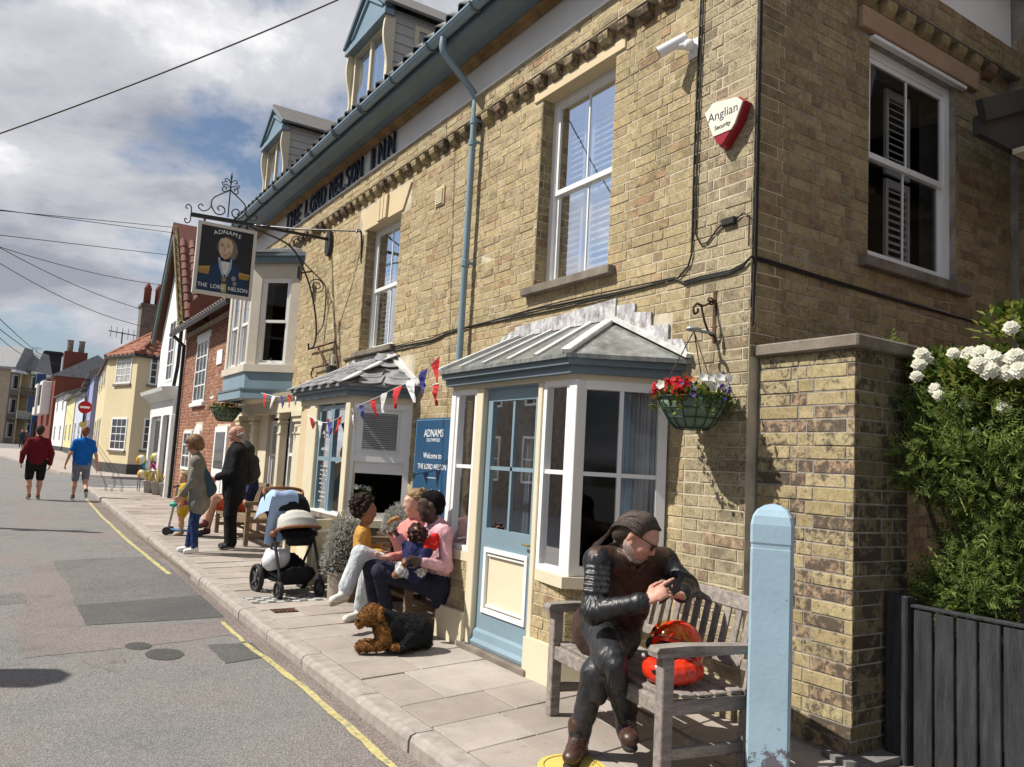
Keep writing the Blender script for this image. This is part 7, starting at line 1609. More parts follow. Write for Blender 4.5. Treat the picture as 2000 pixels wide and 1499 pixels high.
tuft('window_trough', 'dark wooden trough of silvery shrub behind the family bench', Vector((3.62, 7.78, .74)), .14, .30, .24, 2400, 5, lambda: MB().cbox(3.48, 3.78, 7.48, 8.02, 0, .66, .01), M_trough)
# vase of white flowers inside the open light
vf = thing('flower_vase', 'vase of white flowers standing inside the open bar window', 'flowers', (3.55, 8.45, .76)); vc = f2n @ Vector((L2*.74, -.10, .90)); rr = random.Random(8)
MB().lathe([(.03,-.04),(.045,.02),(.03,.08),(.035,.1)], 14, tuple(vc)).build('vase', M_hwht, vf, smooth=True); mbl = MB()
for k in range(60): d = Vector((rr.gauss(0,1), rr.gauss(0,1), rr.uniform(.2,1.4))).normalized(); leafpoly(mbl, vc+Vector((0,0,.1))+d*rr.uniform(.02,.12), d, .07, .014)
mbl.build('leaves', M_leaf, vf, recalc=False)['kind'] = 'stuff'
for k in range(9): d = Vector((rr.gauss(0,1)*.7, rr.gauss(0,1)*.7, rr.uniform(.5,1.4))).normalized(); m = MB(); c_ = vc+Vector((0,0,.12))+d*rr.uniform(.06,.15); [flower(m, c_+Vector((0,0,.004*j)), d+Vector((-.5,-.8,.2)), .035-.006*j, 5, .4) for j in range(3)]; m.build('flower', M_wht, vf, recalc=False)
# ================================================================ bunting
M_fl = [paint('bunting_red', (.50,.022,.025), .8, .08, 6, .2, 30), paint('bunting_white', (.74,.74,.75), .8, .04, 6, .2, 30), paint('bunting_blue', (.05,.055,.26), .8, .1, 6, .2, 30)]
def bunting(label, pts, flags, size, seed=1):
    """string through points with triangular cloth flags hanging from it"""
    o = thing('bunting', label, 'bunting', pts[0]); P = smooth_path(pts, 8); MB().tube(P, .004, 4).build('string', M_fl[1], o); rr = random.Random(seed)
    d = [0]
    for a, b in zip(P, P[1:]): d.append(d[-1]+(b-a).length)
    for k in range(flags):
        s = d[-1]*(k+.5)/flags
        def at(s):
            s = max(0, min(d[-1]-1e-4, s)); i = max(j for j in range(len(d)-1) if d[j] <= s); t = (s-d[i])/(d[i+1]-d[i]); return P[i]+(P[i+1]-P[i])*t
        a, b = at(s-size*.42), at(s+size*.42); sw = Vector((rr.uniform(-.06,.06), rr.uniform(-.1,.06), 0)); tip = (a+b)/2-Vector((0,0,size*1.15))+sw; mb = MB(); n = 5; vs = []
        for i in range(n+1):
            t = i/n; l, r_ = a+(tip-a)*t, b+(tip-b)*t; nn = Vector((0,1,0)).cross((b-a)).normalized(); bow = Vector((rr.uniform(-.01,.01), rr.uniform(-.015,.015), 0))
            vs += [tuple(l), tuple((l+r_)/2+Vector((-.02*math.sin(t*5+k), .02*math.sin(t*4+k), 0))+bow), tuple(r_)]
        f = []
        for i in range(n): f += [(3*i, 3*i+1, 3*i+4, 3*i+3), (3*i+1, 3*i+2, 3*i+5, 3*i+4)]
        mb.add(vs, f); mb.build('flag', M_fl[k % 3], o, recalc=False)
    return o
bx = lambda px, py, dp: PD(px, py, dp)
bunting('red white and blue bunting strung across the middle bay front', [bx(600,812,9.9), bx(640,826,9.35), bx(692,797,8.75), bx(740,775,8.2), bx(765,762,8.0)], 8, .17, 2)
bunting('bunting rising from the middle bay to the wall between the bays', [bx(765,762,8.0), bx(800,745,7.8), bx(832,722,7.65), bx(862,692,7.5)], 4, .19, 3)
bunting('crumpled bunting along the gutter from oriel to middle bay', [bx(510,768,12.1), bx(545,775,11.6), bx(585,765,10.9), bx(620,748,10.3), bx(655,733,9.9)], 9, .16, 4)
bunting('single red flag bunting trailing beside the welcome board', [bx(845,752,7.3), bx(858,750,7.2)], 1, .17, 5)
bunting('bunting hanging down the white shop front', [bx(300,775,24), bx(325,770,23.6), bx(338,800,23.4)], 4, .26, 6); bunting('bunting slanting to the beach ball rack', [bx(305,800,24), bx(300,850,23.9), bx(297,900,23.8), bx(290,930,23.6)], 4, .28, 7)
# ================================================================ beach ball rack and buckets by the white shop
rk = thing('ball_rack', 'wire rack with net of bright beach balls before the white shop', 'display rack', (3.75, 24.6, .13)); bc = PD(292, 960, 22.5); bc = Vector((bc.x, bc.y, gz(bc.y)))
mb = MB(); 
for dx_, dy_ in ((-.3,-.2),(.3,-.2),(-.3,.2),(.3,.2)): mb.tube([bc+Vector((dx_,dy_,0)), bc+Vector((dx_,dy_,.85))], .012, 5)
for z in (.35, .85): mb.tube([bc+Vector(v)+Vector((0,0,z)) for v in ((-.3,-.2,0),(.3,-.2,0),(.3,.2,0),(-.3,.2,0),(-.3,-.2,0))], .012, 5)
mb.build('rack', M_pfr, rk)
BC = [(.55,.08,.03), (.6,.3,.02), (.55,.5,.04), (.05,.3,.08), (.02,.3,.5), (.5,.05,.25)]
k = 0
for (dx_, dz) in ((-.25,.5),(.0,.46),(.25,.5),(-.15,.75),(.12,.74),(.35,.76),(-.32,.9),(.05,.98),(.3,.98),(.52,.86)):
    b_ = thing('beach_ball', ('orange', 'red', 'yellow', 'green', 'blue', 'pink', 'orange', 'red', 'yellow', 'green')[k]+' and white beach ball '+('at the bottom left of', 'low in the middle of', 'at the bottom right of', 'in the left centre of', 'in the centre of', 'on the right of', 'on the upper left of', 'on top of', 'on the upper right of', 'at the far right of')[k]+' the rack', 'beach ball', tuple(bc+Vector((dx_, -.15, dz))), 0, 'beach balls in the rack')
    for j in range(6):
        m = MB(); n = 8; vs = []
        for i in range(n+1):
            t = math.pi*i/n
            for s in range(4): a = 2*math.pi*(j+s/3)/6; vs.append((.14*math.sin(t)*math.cos(a), .14*math.sin(t)*math.sin(a), .14*math.cos(t)))
        m.add(vs, [(i*4+s, i*4+s+1, (i+1)*4+s+1, (i+1)*4+s) for i in range(n) for s in range(3)]); c_ = BC[(k+j//2) % 6] if j % 2 else (.65,.65,.6); m.build('gore', paint('ball_%d_%d' % (j % 2 and (k+j//2) % 6, j % 2), c_, .4, .05, 3, 0), b_, smooth=True, local=True, recalc=False)
    k += 1
for i, (px, py) in enumerate(((290, 962), (306, 964), (322, 966))):
    p = PD(px, py, 22.0-i*.5); b_ = thing('metal_bucket', ('dented metal bucket under the ball rack', 'middle metal bucket before the white shop', 'metal bucket nearest the shop doorway')[i], 'bucket', (p.x, p.y, gz(p.y)), 0, 'buckets before the white shop'); MB().lathe([(.12,0),(.17,.33),(.18,.34),(.165,.33),(.11,.03)], 16, (p.x, p.y, gz(p.y))).build('pail', paint('zinc', (.33,.32,.31), .5, .15, 8, .2, 30), b_, smooth=True); m = MB(); rr = random.Random(i)
    for q_ in range(9): a = rr.uniform(0, 6.28); m.tube([(p.x, p.y, gz(p.y)+.2), (p.x+.16*math.cos(a), p.y+.16*math.sin(a), gz(p.y)+rr.uniform(.45,.7))], .012, 4)
    m.build('spades', paint('toy_plastic', (.45,.3,.05), .5), b_)
# ================================================================ shrubs behind the gate
M_fir = leaf_mat('feathery_green', (.13,.20,.05), (.27,.35,.11), .6, .55); M_fir2 = leaf_mat('bright_feathery_green', (.24,.33,.07), (.44,.5,.17), .6, .55); M_brk = paint('twig_bark', (.075,.055,.04), .9)
def feather_bush(label, base, spots, seed, n_spray):
    """conifer-like bush: woody stems to each mass, feathery sprays through its volume"""
    rr = random.Random(seed); o = thing('feathery_shrub', label, 'shrub', base); sm = MB(); A, B = MB(), MB()
    for (c, rx, ry, rz_, wgt) in spots:
        c = V3(c); pts = smooth_path([V3(base)+V3((rr.uniform(-.1,.1), rr.uniform(-.1,.1), 0)), (V3(base)+c)/2+V3((rr.uniform(-.1,.1), rr.uniform(-.1,.1), 0)), c], 4); sm.tube(pts, [.022-.014*i/(len(pts)-1) for i in range(len(pts))], 6)
        for k in range(int(n_spray*wgt)):
            d = V3((rr.gauss(0,1), rr.gauss(0,1), rr.gauss(0,1))).normalized(); r = rr.random()**.33; p = c+V3((d.x*rx*r, d.y*ry*r, d.z*rz_*r)); ax_ = (d*.8+V3((-.25,-.35,.35))+V3((rr.gauss(0,.45), rr.gauss(0,.45), rr.gauss(0,.45)))).normalized()
            l = rr.uniform(.06,.15); sd = ax_.cross(V3((rr.gauss(0,1), rr.gauss(0,1), rr.gauss(0,1)))).normalized(); m = B if rr.random() < .28+.5*max(0, d.z-.2) else A; nn = 5
            if k % 5 == 0: sm.tube([p-ax_*l*.5, p+ax_*l*.8], .0016, 3)
            for i in range(nn):
                q = p+ax_*l*(i/nn)
                for s in (-1, 1):
                    dd = (ax_*.75+sd*s*.7+V3((rr.uniform(-.25,.25),)*3)).normalized(); e = q+dd*l*(.42-.05*i); w_ = ax_.cross(dd).normalized()*.0045; w2 = dd.cross(w_).normalized()*.0045
                    m.add([tuple(q-w2), tuple(q+w2), tuple(e)], [(0,1,2)]); m.add([tuple(q-w_), tuple(q+w_), tuple(e)], [(0,1,2)])
    sm.build('stems', M_brk, o); A.build('foliage', M_fir, o, recalc=False)['kind'] = 'stuff'; B.build('foliage', M_fir2, o, recalc=False)['kind'] = 'stuff'; return o
V3 = Vector
bp_ = lambda px, py, x: PX(px, py, x)
feather_bush('dark green feathery conifer overhanging the black gate', (4.65, 1.95, -.1), [((*bp_(1850,905,4.5),), .32, .38, .24, 1.25), ((*bp_(1925,860,4.5),), .34, .36, .30, 1.25), ((*bp_(1790,800,4.5),), .18, .22, .2, .5), ((*bp_(1745,735,4.45),), .10, .14, .18, .2), ((*bp_(1990,960,4.5),), .3, .3, .32, 1.0), ((*bp_(1900,790,4.52),), .3, .34, .2, .7)], 5, 640)
feather_bush('bright feathery shrub rising behind the gate boards', (4.7, 1.75, -.1), [((*bp_(1940,1130,4.55),), .26, .32, .20, 1.0), ((*bp_(1870,1170,4.52),), .2, .24, .12, .6), ((*bp_(1990,1060,4.55),), .22, .24, .2, .7), ((*bp_(1890,1050,4.55),), .12, .12, .2, .25)], 9, 640)
# climbing white rose
ro_ = thing('white_rose', 'white rose with lime leaves flowering above the conifer', 'rose bush', (5.3, 2.0, -.1)); rr = random.Random(31); ml, md, sm = MB(), MB(), MB()
def rose_mass(c, rx, ry, rz_, n):
    for k in range(n):
        d = V3((rr.gauss(0,1), rr.gauss(0,1), rr.gauss(0,1))).normalized(); r = rr.random()**.45; p = V3(c)+V3((d.x*rx*r, d.y*ry*r, d.z*rz_*r)); dd = (d+V3((-.4,-.4,.5))+V3((rr.gauss(0,.5), rr.gauss(0,.5), rr.gauss(0,.3)))).normalized(); leafpoly(ml if rr.random() < .6 else md, p, dd, rr.uniform(.04,.07), rr.uniform(.012,.02), V3((rr.uniform(-.5,.5), rr.uniform(-.5,.5), 1)))
for c, rx, ry, rz_, n in ((bp_(1930,745,4.5), .3, .3, .16, 1300), (bp_(1850,730,4.5), .22, .25, .12, 700), (bp_(1985,640,4.6), .16, .2, .13, 350), (bp_(1985,770,4.5), .25, .25, .18, 800), (bp_(1805,715,4.5), .12, .15, .08, 150)):
    rose_mass(c, rx, ry, rz_, n); pts = smooth_path([V3((4.75, 1.8, -.1)), (V3((4.75,1.8,0))+c)/2+V3((.1,.1,.2)), c], 5); sm.tube(pts, .008, 6)
sm.build('stems', M_stem, ro_); ml.build('leaves', M_leafy, ro_, recalc=False)['kind'] = 'stuff'; md.build('leaves', M_leaf, ro_, recalc=False)['kind'] = 'stuff'
def bloom(p, r):
    m = MB(); vw = (CAM-p).normalized()
    for k in range(4):
        for j in range(6): a = 2*math.pi*(j+.5*(k % 2))/6; nn = (vw+V3((-.3,-.1,.5))).normalized(); u_ = nn.cross(V3((0,.2,1))).normalized(); v_ = nn.cross(u_); dd = u_*math.cos(a)+v_*math.sin(a); rad = r*(1-.22*k); c = p+nn*r*.16*k; flower(m, c+dd*rad*.55, nn*.8+dd*(.55-.2*k), rad*.52, 4, .3)
    m.build('rose_bloom', M_rose, ro_, recalc=False)
M_rose = leaf_mat('cream_petal', (.66,.64,.52), (.8,.79,.70), .7, .3)
for px, py, r in ((1895,692,.05),(1918,690,.052),(1940,700,.05),(1930,722,.056),(1950,728,.056),(1912,712,.05),(1968,726,.05),(1800,692,.045),(1812,708,.045),(1795,712,.042),(1980,700,.05),(1992,722,.05),(1985,695,.045),(1826,760,.04),(1835,772,.036),(1885,787,.04),(1960,795,.036),(1975,640,.04),(1862,690,.036),(1790,735,.036),(1905,840,.02)):
    bloom(PX(px, py, 4.2+rr.uniform(-.06,.12)), r)
# ================================================================ people: each body one continuous surface
def cloth(name, c, rough=.9, **k): return fabric(name, c, rough, .12, .1, 5.5, 3.2, .016, .05)
def skin_mat(name, c):
    t = NT(name); p = t.pos(); t.col(t.ramp(t.noise(p, 30, 4), [(.3, tuple(x*.85 for x in c)), (.7, tuple(min(1, x*1.1) for x in c))])); t.b.inputs['Subsurface Weight'].default_value = .08; t.b.inputs['Subsurface Radius'].default_value = (.01,.004,.002)
    t.bump(t.noise(p, 160, 3), .1, .002); return t.set(.5, 0, .35)
SK_pale = skin_mat('light_skin', (.56,.32,.235)); SK_red = skin_mat('ruddy_skin', (.50,.26,.19)); SK_mid = skin_mat('brown_skin', (.26,.125,.07)); SK_dark = skin_mat('dark_skin', (.055,.03,.021))
M_eye = paint('eye_dark', (.02,.014,.012), .2, .1, 5, 0); M_lip = paint('lip', (.34,.12,.10), .5, .1, 8, 0); M_teeth = paint('teeth', (.75,.73,.68), .3, .02, 5, 0)
V = Vector
def cap(a, b, ra, rb, m, k=.02, **kw): return dict(a=tuple(a), b=tuple(b), ra=ra, rb=rb, m=m, k=k, **kw)
def hand_prims(w, d, n, s, m, curl=.5, th=1, point=False):
    """wrist w, finger direction d, palm normal n (towards the palm side), scale s, thumb side th"""
    d = V(d).normalized(); n = (V(n)-d*V(n).dot(d)).normalized(); sd = d.cross(n)*th; w = V(w); P = [cap(w+d*.012*s, w+d*.075*s, .024*s, .036*s, m, .012, fl=[(tuple(n), .55)])]
    L = (.072,.08,.074,.058)
    for i, l in enumerate(L):
        b = w+d*.088*s+sd*(.030-.02*i)*s; c = curl if not (point and i == 0) else .05; r = (.0088-.0006*i)*s
        d1 = (d*math.cos(c*.9)+n*math.sin(c*.9)); d2 = (d*math.cos(c*2.0)+n*math.sin(c*2.0)); d3 = (d*math.cos(c*2.8)+n*math.sin(c*2.8)); p1 = b+d1*l*.45*s; p2 = p1+d2*l*.33*s; p3 = p2+d3*l*.26*s
        P += [cap(b-d*.03*s, b, r*1.15, r*1.1, m, .006), cap(b, p1, r*1.1, r, m, .004), cap(p1, p2, r, r*.95, m, .003), cap(p2, p3, r*.95, r*.85, m, .003)]
    b = w+d*.03*s+sd*.026*s; t1 = b+(d*.65+sd*.75+n*.15).normalized()*.04*s; t2 = t1+(d*.85+sd*.25+n*.35).normalized()*.032*s; t3 = t2+(d*.95+n*.3).normalized()*.022*s
    P += [cap(b, t1, .0135*s, .0115*s, m, .01), cap(t1, t2, .0115*s, .010*s, m, .004), cap(t2, t3, .010*s, .0088*s, m, .003)]; return P
def head_prims(c, f, u, s, m, nose=1.0, jaw=1.0, beard=None, ears=True):
    """c = head centre, f = facing, u = up; s = 1 for a 0.23 m head"""
    f = V(f).normalized(); u = (V(u)-f*V(u).dot(f)).normalized(); r = f.cross(u); c = V(c); q = lambda a, b, d: c+f*a*s+r*b*s+u*d*s; mj = m if beard is None else beard
    P = [cap(q(-.022,0,.03), q(.008,0,.036), .084*s, .081*s, m, .03, fl=[(tuple(r), .9)]), cap(q(.03,0,.02), q(.038,0,-.03), .066*s, .058*s, m, .03, fl=[(tuple(r), .92)]), cap(q(.035,0,-.045), q(.052,0,-.085*jaw), .05*s, .033*s, mj, .03, fl=[(tuple(r), 1.05)]), cap(q(.0,-.035,-.05), q(.05,-.014,-.085*jaw), .026*s, .022*s, mj, .03), cap(q(.0,.035,-.05), q(.05,.014,-.085*jaw), .026*s, .022*s, mj, .03),
         cap(q(.092,0,.018), q(.108*nose,0,-.018), .0095*s, .0135*s, m, .014), cap(q(.098,-.012,-.022), q(.098,.012,-.022), .0095*s, .0095*s, m, .01), cap(q(.086,-.034,.035), q(.086,.034,.035), .013*s, .013*s, m, .02), cap(q(.088,-.018,-.052), q(.088,.018,-.052), .0085*s, .0085*s, mj if beard else m, .012), cap(q(.085,-.014,-.064), q(.085,.014,-.064), .009*s, .009*s, mj if beard else m, .012), cap(q(.07,-.034,-.01), q(.06,-.044,-.03), .022*s, .02*s, m, .025), cap(q(.07,.034,-.01), q(.06,.044,-.03), .022*s, .02*s, m, .025)]
    if ears:
        for e in (-1, 1): P.append(cap(q(-.012, e*.078, .012), q(-.018, e*.08, -.022), .019*s, .012*s, m, .008, fl=[(tuple(r), .5)]))
    return P
def face_bits(parent, c, f, u, s, smile=False, closed=False):
    f = V(f).normalized(); u = (V(u)-f*V(u).dot(f)).normalized(); r = f.cross(u); c = V(c); q = lambda a, b, d: c+f*a*s+r*b*s+u*d*s
    for e in (-1, 1):
        MB().ball(tuple(q(.0875, e*.033, .018)), .0085*s, 8).build('eye', M_eye, parent, smooth=True)
        MB().tube([q(.093, e*.018, .037), q(.096, e*.033, .042), q(.085, e*.05, .036)], .0035*s, 5).build('eyebrow', M_eye, parent)
    MB().tube([q(.090,-.024,-.056+.006*smile), q(.0975,0,-.058), q(.090,.024,-.056+.006*smile)], .0045*s, 5).build('mouth', M_teeth if smile else M_lip, parent)
def hair_cap(c, f, u, s, m=0, vol=1.0, low=0.0):
    f = V(f).normalized(); u = (V(u)-f*V(u).dot(f)).normalized(); r = f.cross(u); c = V(c); q = lambda a, b, d: tuple(c+f*a*s+r*b*s+u*d*s)
    return [cap(q(-.03,0,.045), q(-.005,0,.055), .086*s*vol, .08*s*vol, m, .03, fl=[(tuple(r), .95)]), cap(q(-.055,0,.0), q(-.06,0,-.03-low), .07*s*vol, .055*s*vol, m, .03), cap(q(.045,-.025,.085), q(.045,.025,.085), .026*s*vol, .026*s*vol, m, .03)]
def limb(a, b, ra, rb, m, k=.02, **kw): return cap(a, b, ra, rb, m, k, **kw)
def torso_prims(pel, chest, neck, shL, shR, fwd, w, m, bulk=1.0, wr=(.006,26), hem=None, mt=None, ph=0.0):
    """trunk from pelvis to neck; w = half width of the chest"""
    pel, chest, neck, shL, shR = map(V, (pel, chest, neck, shL, shR)); f = V(fwd).normalized(); fl = [(tuple(f), .68)]; mid = (pel+chest)/2+f*.015*bulk; mt = m if mt is None else mt
    P = [cap(mid, chest, w*1.0*bulk, w*1.06, m, .06, fl=fl, wr=wr, ph=ph), cap(pel, mid, w*.98*bulk, w*1.0*bulk, m, .06, fl=fl, wr=wr, ph=ph+1), cap(pel+(pel-mid)*.35, pel+(pel-mid)*.45, w*.88*bulk, w*.84*bulk, mt, .05, fl=fl), cap(chest, chest+(neck-chest)*.55, w*1.02, w*.72, m, .05, fl=[(tuple(f), .66)], wr=wr)]
    for s_ in (shL, shR): P.append(cap(chest+(neck-chest)*.5, s_, w*.5, w*.42, m, .06)); P.append(cap(neck+(chest-neck)*.12, s_+(neck-chest)*.08, w*.30, w*.34, m, .06))
    return P
def make_person(label, prims, mats, h, base, parts=(), sm=2, group=None):
    o = thing('person', label, 'person', tuple(base), 0, group); sdf_obj('body', prims, h, mats, o, sm); return o
def shoe(ank, toe, s, m, up=V((0,0,1)), sole=None, w_=.036):
    ank, toe = V(ank), V(toe); d = (toe-ank); heel = ank-d.normalized()*.03*s-up*.0; P = [cap(ank-up*.03*s-d.normalized()*.03*s, toe-d.normalized()*.03*s, w_*1.02*s, w_*s, m, .02), cap(ank+up*.02*s, ank-up*.02*s, .042*s, .04*s, m, .02)]
    if sole is not None: P.append(cap(ank-up*.062*s-d.normalized()*.035*s, toe-up*.022*s-d.normalized()*.02*s, w_*.78*s, w_*.72*s, sole, .006, bias=.004))
    return P
# ---------------------------------------------------------------- the biker
M_blackl = fabric('black_leather', (.013,.013,.015), .42, .3, .45, 6.5, 4.5, .006); M_trl = fabric('grey_black_leather', (.024,.025,.028), .46, .3, .4, 6, 4, .006); M_brownl = fabric('brown_leather', (.050,.027,.019), .52, .3, .35, 6, 4, .006); M_boot = paint('brown_boot_leather', (.06,.028,.02), .42, .3, 10, .3, 30, .5); M_sole = paint('boot_sole', (.02,.018,.017), .8)
M_beard = paint('grey_beard', (.34,.27,.24), .9, .25, 60, .8, 200, .1)
pel, chest, neck = PD(1190,1222,4.46), PD(1218,1128,4.38), PD(1226,1082,4.30); hd = PD(1243,1049,4.22); fw = V((-.35,-.94,0)).normalized()
shA, shB = PD(1168,1098,4.24), PD(1296,1098,4.46); elA, wrA = PD(1160,1196,4.06), PD(1262,1176,3.93); elB, wrB = PD(1342,1146,4.32), PD(1330,1160,4.08)
hfw = V((.52,-.66,-.54)).normalized(); hup = V((.25,-.30,1))
kA, aA, tA = PD(1193,1287,3.93), PD(1223,1407,4.02), PD(1233,1446,3.84); kB, aB, tB = PD(1163,1316,4.02), PD(1130,1440,4.02), PD(1113,1482,3.82)
hA, hB = PD(1168,1226,4.40), PD(1222,1234,4.50)
P = torso_prims(pel, chest, neck, shA, shB, fw, .168, 3, 1.0, (.009,34)); 
P += [cap(pel+V((0,0,-.02)), pel+V((0,0,.09)), .172, .165, 0, .04, fl=[(tuple(fw), .75)], wr=(.008,34), bias=.006)]
P += [limb(shA, elA, .069, .062, 0, .03, wr=(.007,40)), limb(elA, elA+(wrA-elA)*.9, .062, .045, 0, .02, wr=(.009,58)), limb(shB, elB, .068, .06, 0, .03, wr=(.007,40)), limb(elB, wrB, .062, .046, 0, .02, wr=(.010,58))]
for i in range(6): t_ = .05+.115*i; c_ = shA+(elA-shA)*t_; P.append(cap(c_+V((-.048,-.042,.012)), c_+V((.018,-.072,.012)), .017, .017, 0, .002)); P.append(cap(c_+V((-.066,.0,.012)), c_+V((-.048,-.042,.012)), .017, .017, 0, .002))
P += [cap(neck+V((-.07,-.02,.0)), neck+V((-.03,-.09,-.02)), .03, .03, 3, .012), cap(neck+V((-.03,-.09,-.02)), neck+V((.06,-.08,-.02)), .03, .028, 3, .012), cap(wrA+(elA-wrA)*.12, wrA+(elA-wrA)*.16, .054, .054, 0, .004), cap(pel+V((0,0,-.05)), pel+V((-.02,.04,-.025)), .178, .176, 3, .010, fl=[(tuple(fw), .78)])]
P += [limb(hA, kA, .092, .076, 1, .03, wr=(.008,40)), limb(kA, aA+(kA-aA)*.1, .07, .05, 1, .025, wr=(.008,46)), limb(hB, kB, .09, .074, 1, .03, wr=(.008,40)), limb(kB, aB+(kB-aB)*.08, .07, .054, 1, .025, wr=(.008,46)), cap(kA+V((-.015,-.05,-.02)), kA+V((.0,-.05,-.1)), .052, .046, 1, .008), cap(kB+V((-.01,-.04,-.03)), kB+V((-.01,-.04,-.1)), .05, .046, 1, .008)]
for an, tn in ((aA, tA), (aB, tB)):   # laced boots: shaft, heel, flattened toe cap, welted sole
    dn = (tn-an).normalized(); sd = V((dn.y, -dn.x, 0)).normalized(); up = sd.cross(dn); up = up if up.z > 0 else -up; fu = [(tuple(up), .78)]
    P += [cap(an+V((0,0,.055)), an, .052, .05, 2, .012), cap(an-dn*.035-up*.03, an+dn*.06-up*.03, .05, .047, 2, .02), cap(an+dn*.06-up*.035, tn-dn*.035-up*.012, .049, .045, 2, .02, fl=fu), cap(an-dn*.05-up*.078, tn-dn*.02-up*.05, .040, .040, 4, .004, fl=[(tuple(up), .45)]), cap(an-dn*.05-up*.088, an-dn*.01-up*.085, .040, .040, 4, .004, fl=[(tuple(up), .6)]), cap(an+V((0,0,.06)), an+V((0,0,.05)), .058, .057, 2, .003)]
P += [cap(neck, hd+V((0,0,-.06)), .062, .058, 5, .02), cap(neck+V((0,0,-.03)), neck+V((.02,-.02,.03)), .09, .075, 3, .02)]
P += head_prims(hd, hfw, hup, 1.08, 5, 1.0, 1.0, beard=6)
dA = (PD(1298,1153,3.93)-wrA); P += hand_prims(wrA, dA, V((.3,.5,-.8)), 1.1, 5, .75, 1, True)
dB = (PD(1303,1158,4.0)-wrB); P += hand_prims(wrB, dB, V((0,-.3,.95)), 1.1, 5, .45, -1)
biker = make_person('person in black and brown motorcycle leathers seated cross-legged, tapping a phone', P, [M_blackl, M_trl, M_boot, M_brownl, M_sole, SK_red, M_beard], .006, (pel.x, pel.y, 0))
r_ = hfw.cross((hup-hfw*hup.dot(hfw)).normalized()); uu = (hup-hfw*hup.dot(hfw)).normalized(); hq = lambda a, b, d: hd+hfw*a*1.08+r_*b*1.08+uu*d*1.08
t = NT('dark_brown_hair'); p_ = t.pos('world', (1,1,.25)); t.col(t.ramp(t.noise(p_, 190, 5, .7), [(.35, (.025,.016,.012)), (.6, (.07,.048,.036)), (.75, (.16,.12,.1))])); t.bump(t.noise(p_, 220, 4), .7, .006); M_hairb = t.set(.42, 0, .45)
def strands(parent, mat, paths, r, n=4, name='hair'):
    mb = MB()
    for P_ in paths: Q_ = smooth_path(P_, n); m_ = len(Q_)-1; mb.tube(Q_, [r*(1-.55*(i/m_)**2) for i in range(m_+1)], 5)
    o_ = mb.build(name, mat, parent, smooth=True, recalc=False); return o_
hc0 = sdf_obj('hair', [cap(hq(-.03,0,.04), hq(-.008,0,.046), .092, .086, 0, .03, fl=[(tuple(r_), .95)]), cap(hq(-.06,0,.0), hq(-.07,0,-.03), .072, .055, 0, .03)], .008, [M_hairb], biker, 2)
rr = random.Random(17); PT = []
for i in range(330):
    a = rr.uniform(-1.8, 1.8); sn, cs = math.sin(a), math.cos(a); j = lambda s=.004: rr.uniform(-s, s); k_ = rr.random(); tl = rr.uniform(.7, 1.1)
    PT.append([hq(.078-.052*abs(sn)+j(), sn*.082+j(), .040+.056*cs+j()), hq(.0+j(), sn*.1+j(), .052+.078*cs+j()), hq(-.075+j(), sn*.088+j(), .035+.06*cs+j()), hq(-.118+j(), sn*.045+j(), -.02+.02*cs), hq(-.122+j(), sn*.02-.01+j(), -.075), hq(-.13-.03*k_, -.03-.02*k_+j(.01), -.075-.13*tl)])
for i in range(26): PT.append([hq(-.02+rr.uniform(-.03,.01), -.088, .01+rr.uniform(-.02,.03)), hq(-.06, -.092+rr.uniform(-.01,.01), -.06), hq(-.075+rr.uniform(-.03,.03), -.085+rr.uniform(-.02,.02), -.15)])
strands(biker, M_hairb, PT, .0042)
M_lens2 = paint('sunglass_lens', (.012,.01,.009), .08, .1, 5, 0, 10, .6)
for e in (-1, 1):
    MB(frame(hq(.102, e*.034, .014), r_, hfw+r_*e*.25, uu)).prism([(-.029,.012),(.029,.014),(.03,-.008),(.014,-.022),(-.016,-.022),(-.029,-.008)], -.002, .003, 'y').build('sunglass_lens', M_lens2, biker); MB().tube([hq(.10, e*.06, .024), hq(.05, e*.082, .024), hq(-.02, e*.086, .018)], .0028, 5).build('sunglass_arm', M_hblk, biker)
MB().tube([hq(.107,-.008,.02), hq(.107,.008,.02)], .003, 5).build('sunglass_bridge', M_hblk, biker); MB().tube([hq(.097,-.026,-.058), hq(.102,0,-.056), hq(.097,.026,-.058)], .005, 5).build('mouth', M_lip, biker)
MB(frame((kA.x-.02, kA.y-.075, kA.z-.08), (1,0,0), (-.2,-.95,.1))).tube([(.05*math.cos(a), 0, .08*math.sin(a)) for a in [2*math.pi*k/20 for k in range(21)]], .0045, 5).build('knee_pad_seam', M_blackl, biker)
for an, tn, am in ((aA, tA, 1), (aB, tB, 1)):
    for k in range(5): t_ = .15+.13*k; c_ = an+(tn-an)*t_+V((0,-.012,.038+.0*(k))); MB().tube([c_+V((-.02,0,0)), c_+V((0,-.012,.008)), c_+V((.02,0,0))], .0028, 4).build('boot_lace', M_hblk, biker)
sdf_obj('collar', [cap(neck+V((-.085,-.01,.01)), neck+V((-.05,-.085,-.01)), .022, .026, 0, .01), cap(neck+V((-.05,-.085,-.01)), neck+fw*.10+V((.0,0,-.07)), .024, .012, 0, .01, fl=[(tuple(fw), .6)]), cap(neck+V((.08,-.02,.0)), neck+V((.06,-.085,-.02)), .022, .026, 0, .01), cap(neck+V((.06,-.085,-.02)), neck+fw*.105+V((.03,0,-.08)), .024, .012, 0, .01, fl=[(tuple(fw), .6)])], .006, [M_brownl], biker, 1)
for z_ in (.10, .02): MB().tube([pel+fw*.16+V((-.12,.03,z_)), pel+fw*.185+V((0,0,z_)), pel+fw*.16+V((.12,-.02,z_))], .004, 5).build('jacket_seam', M_blackl, biker)
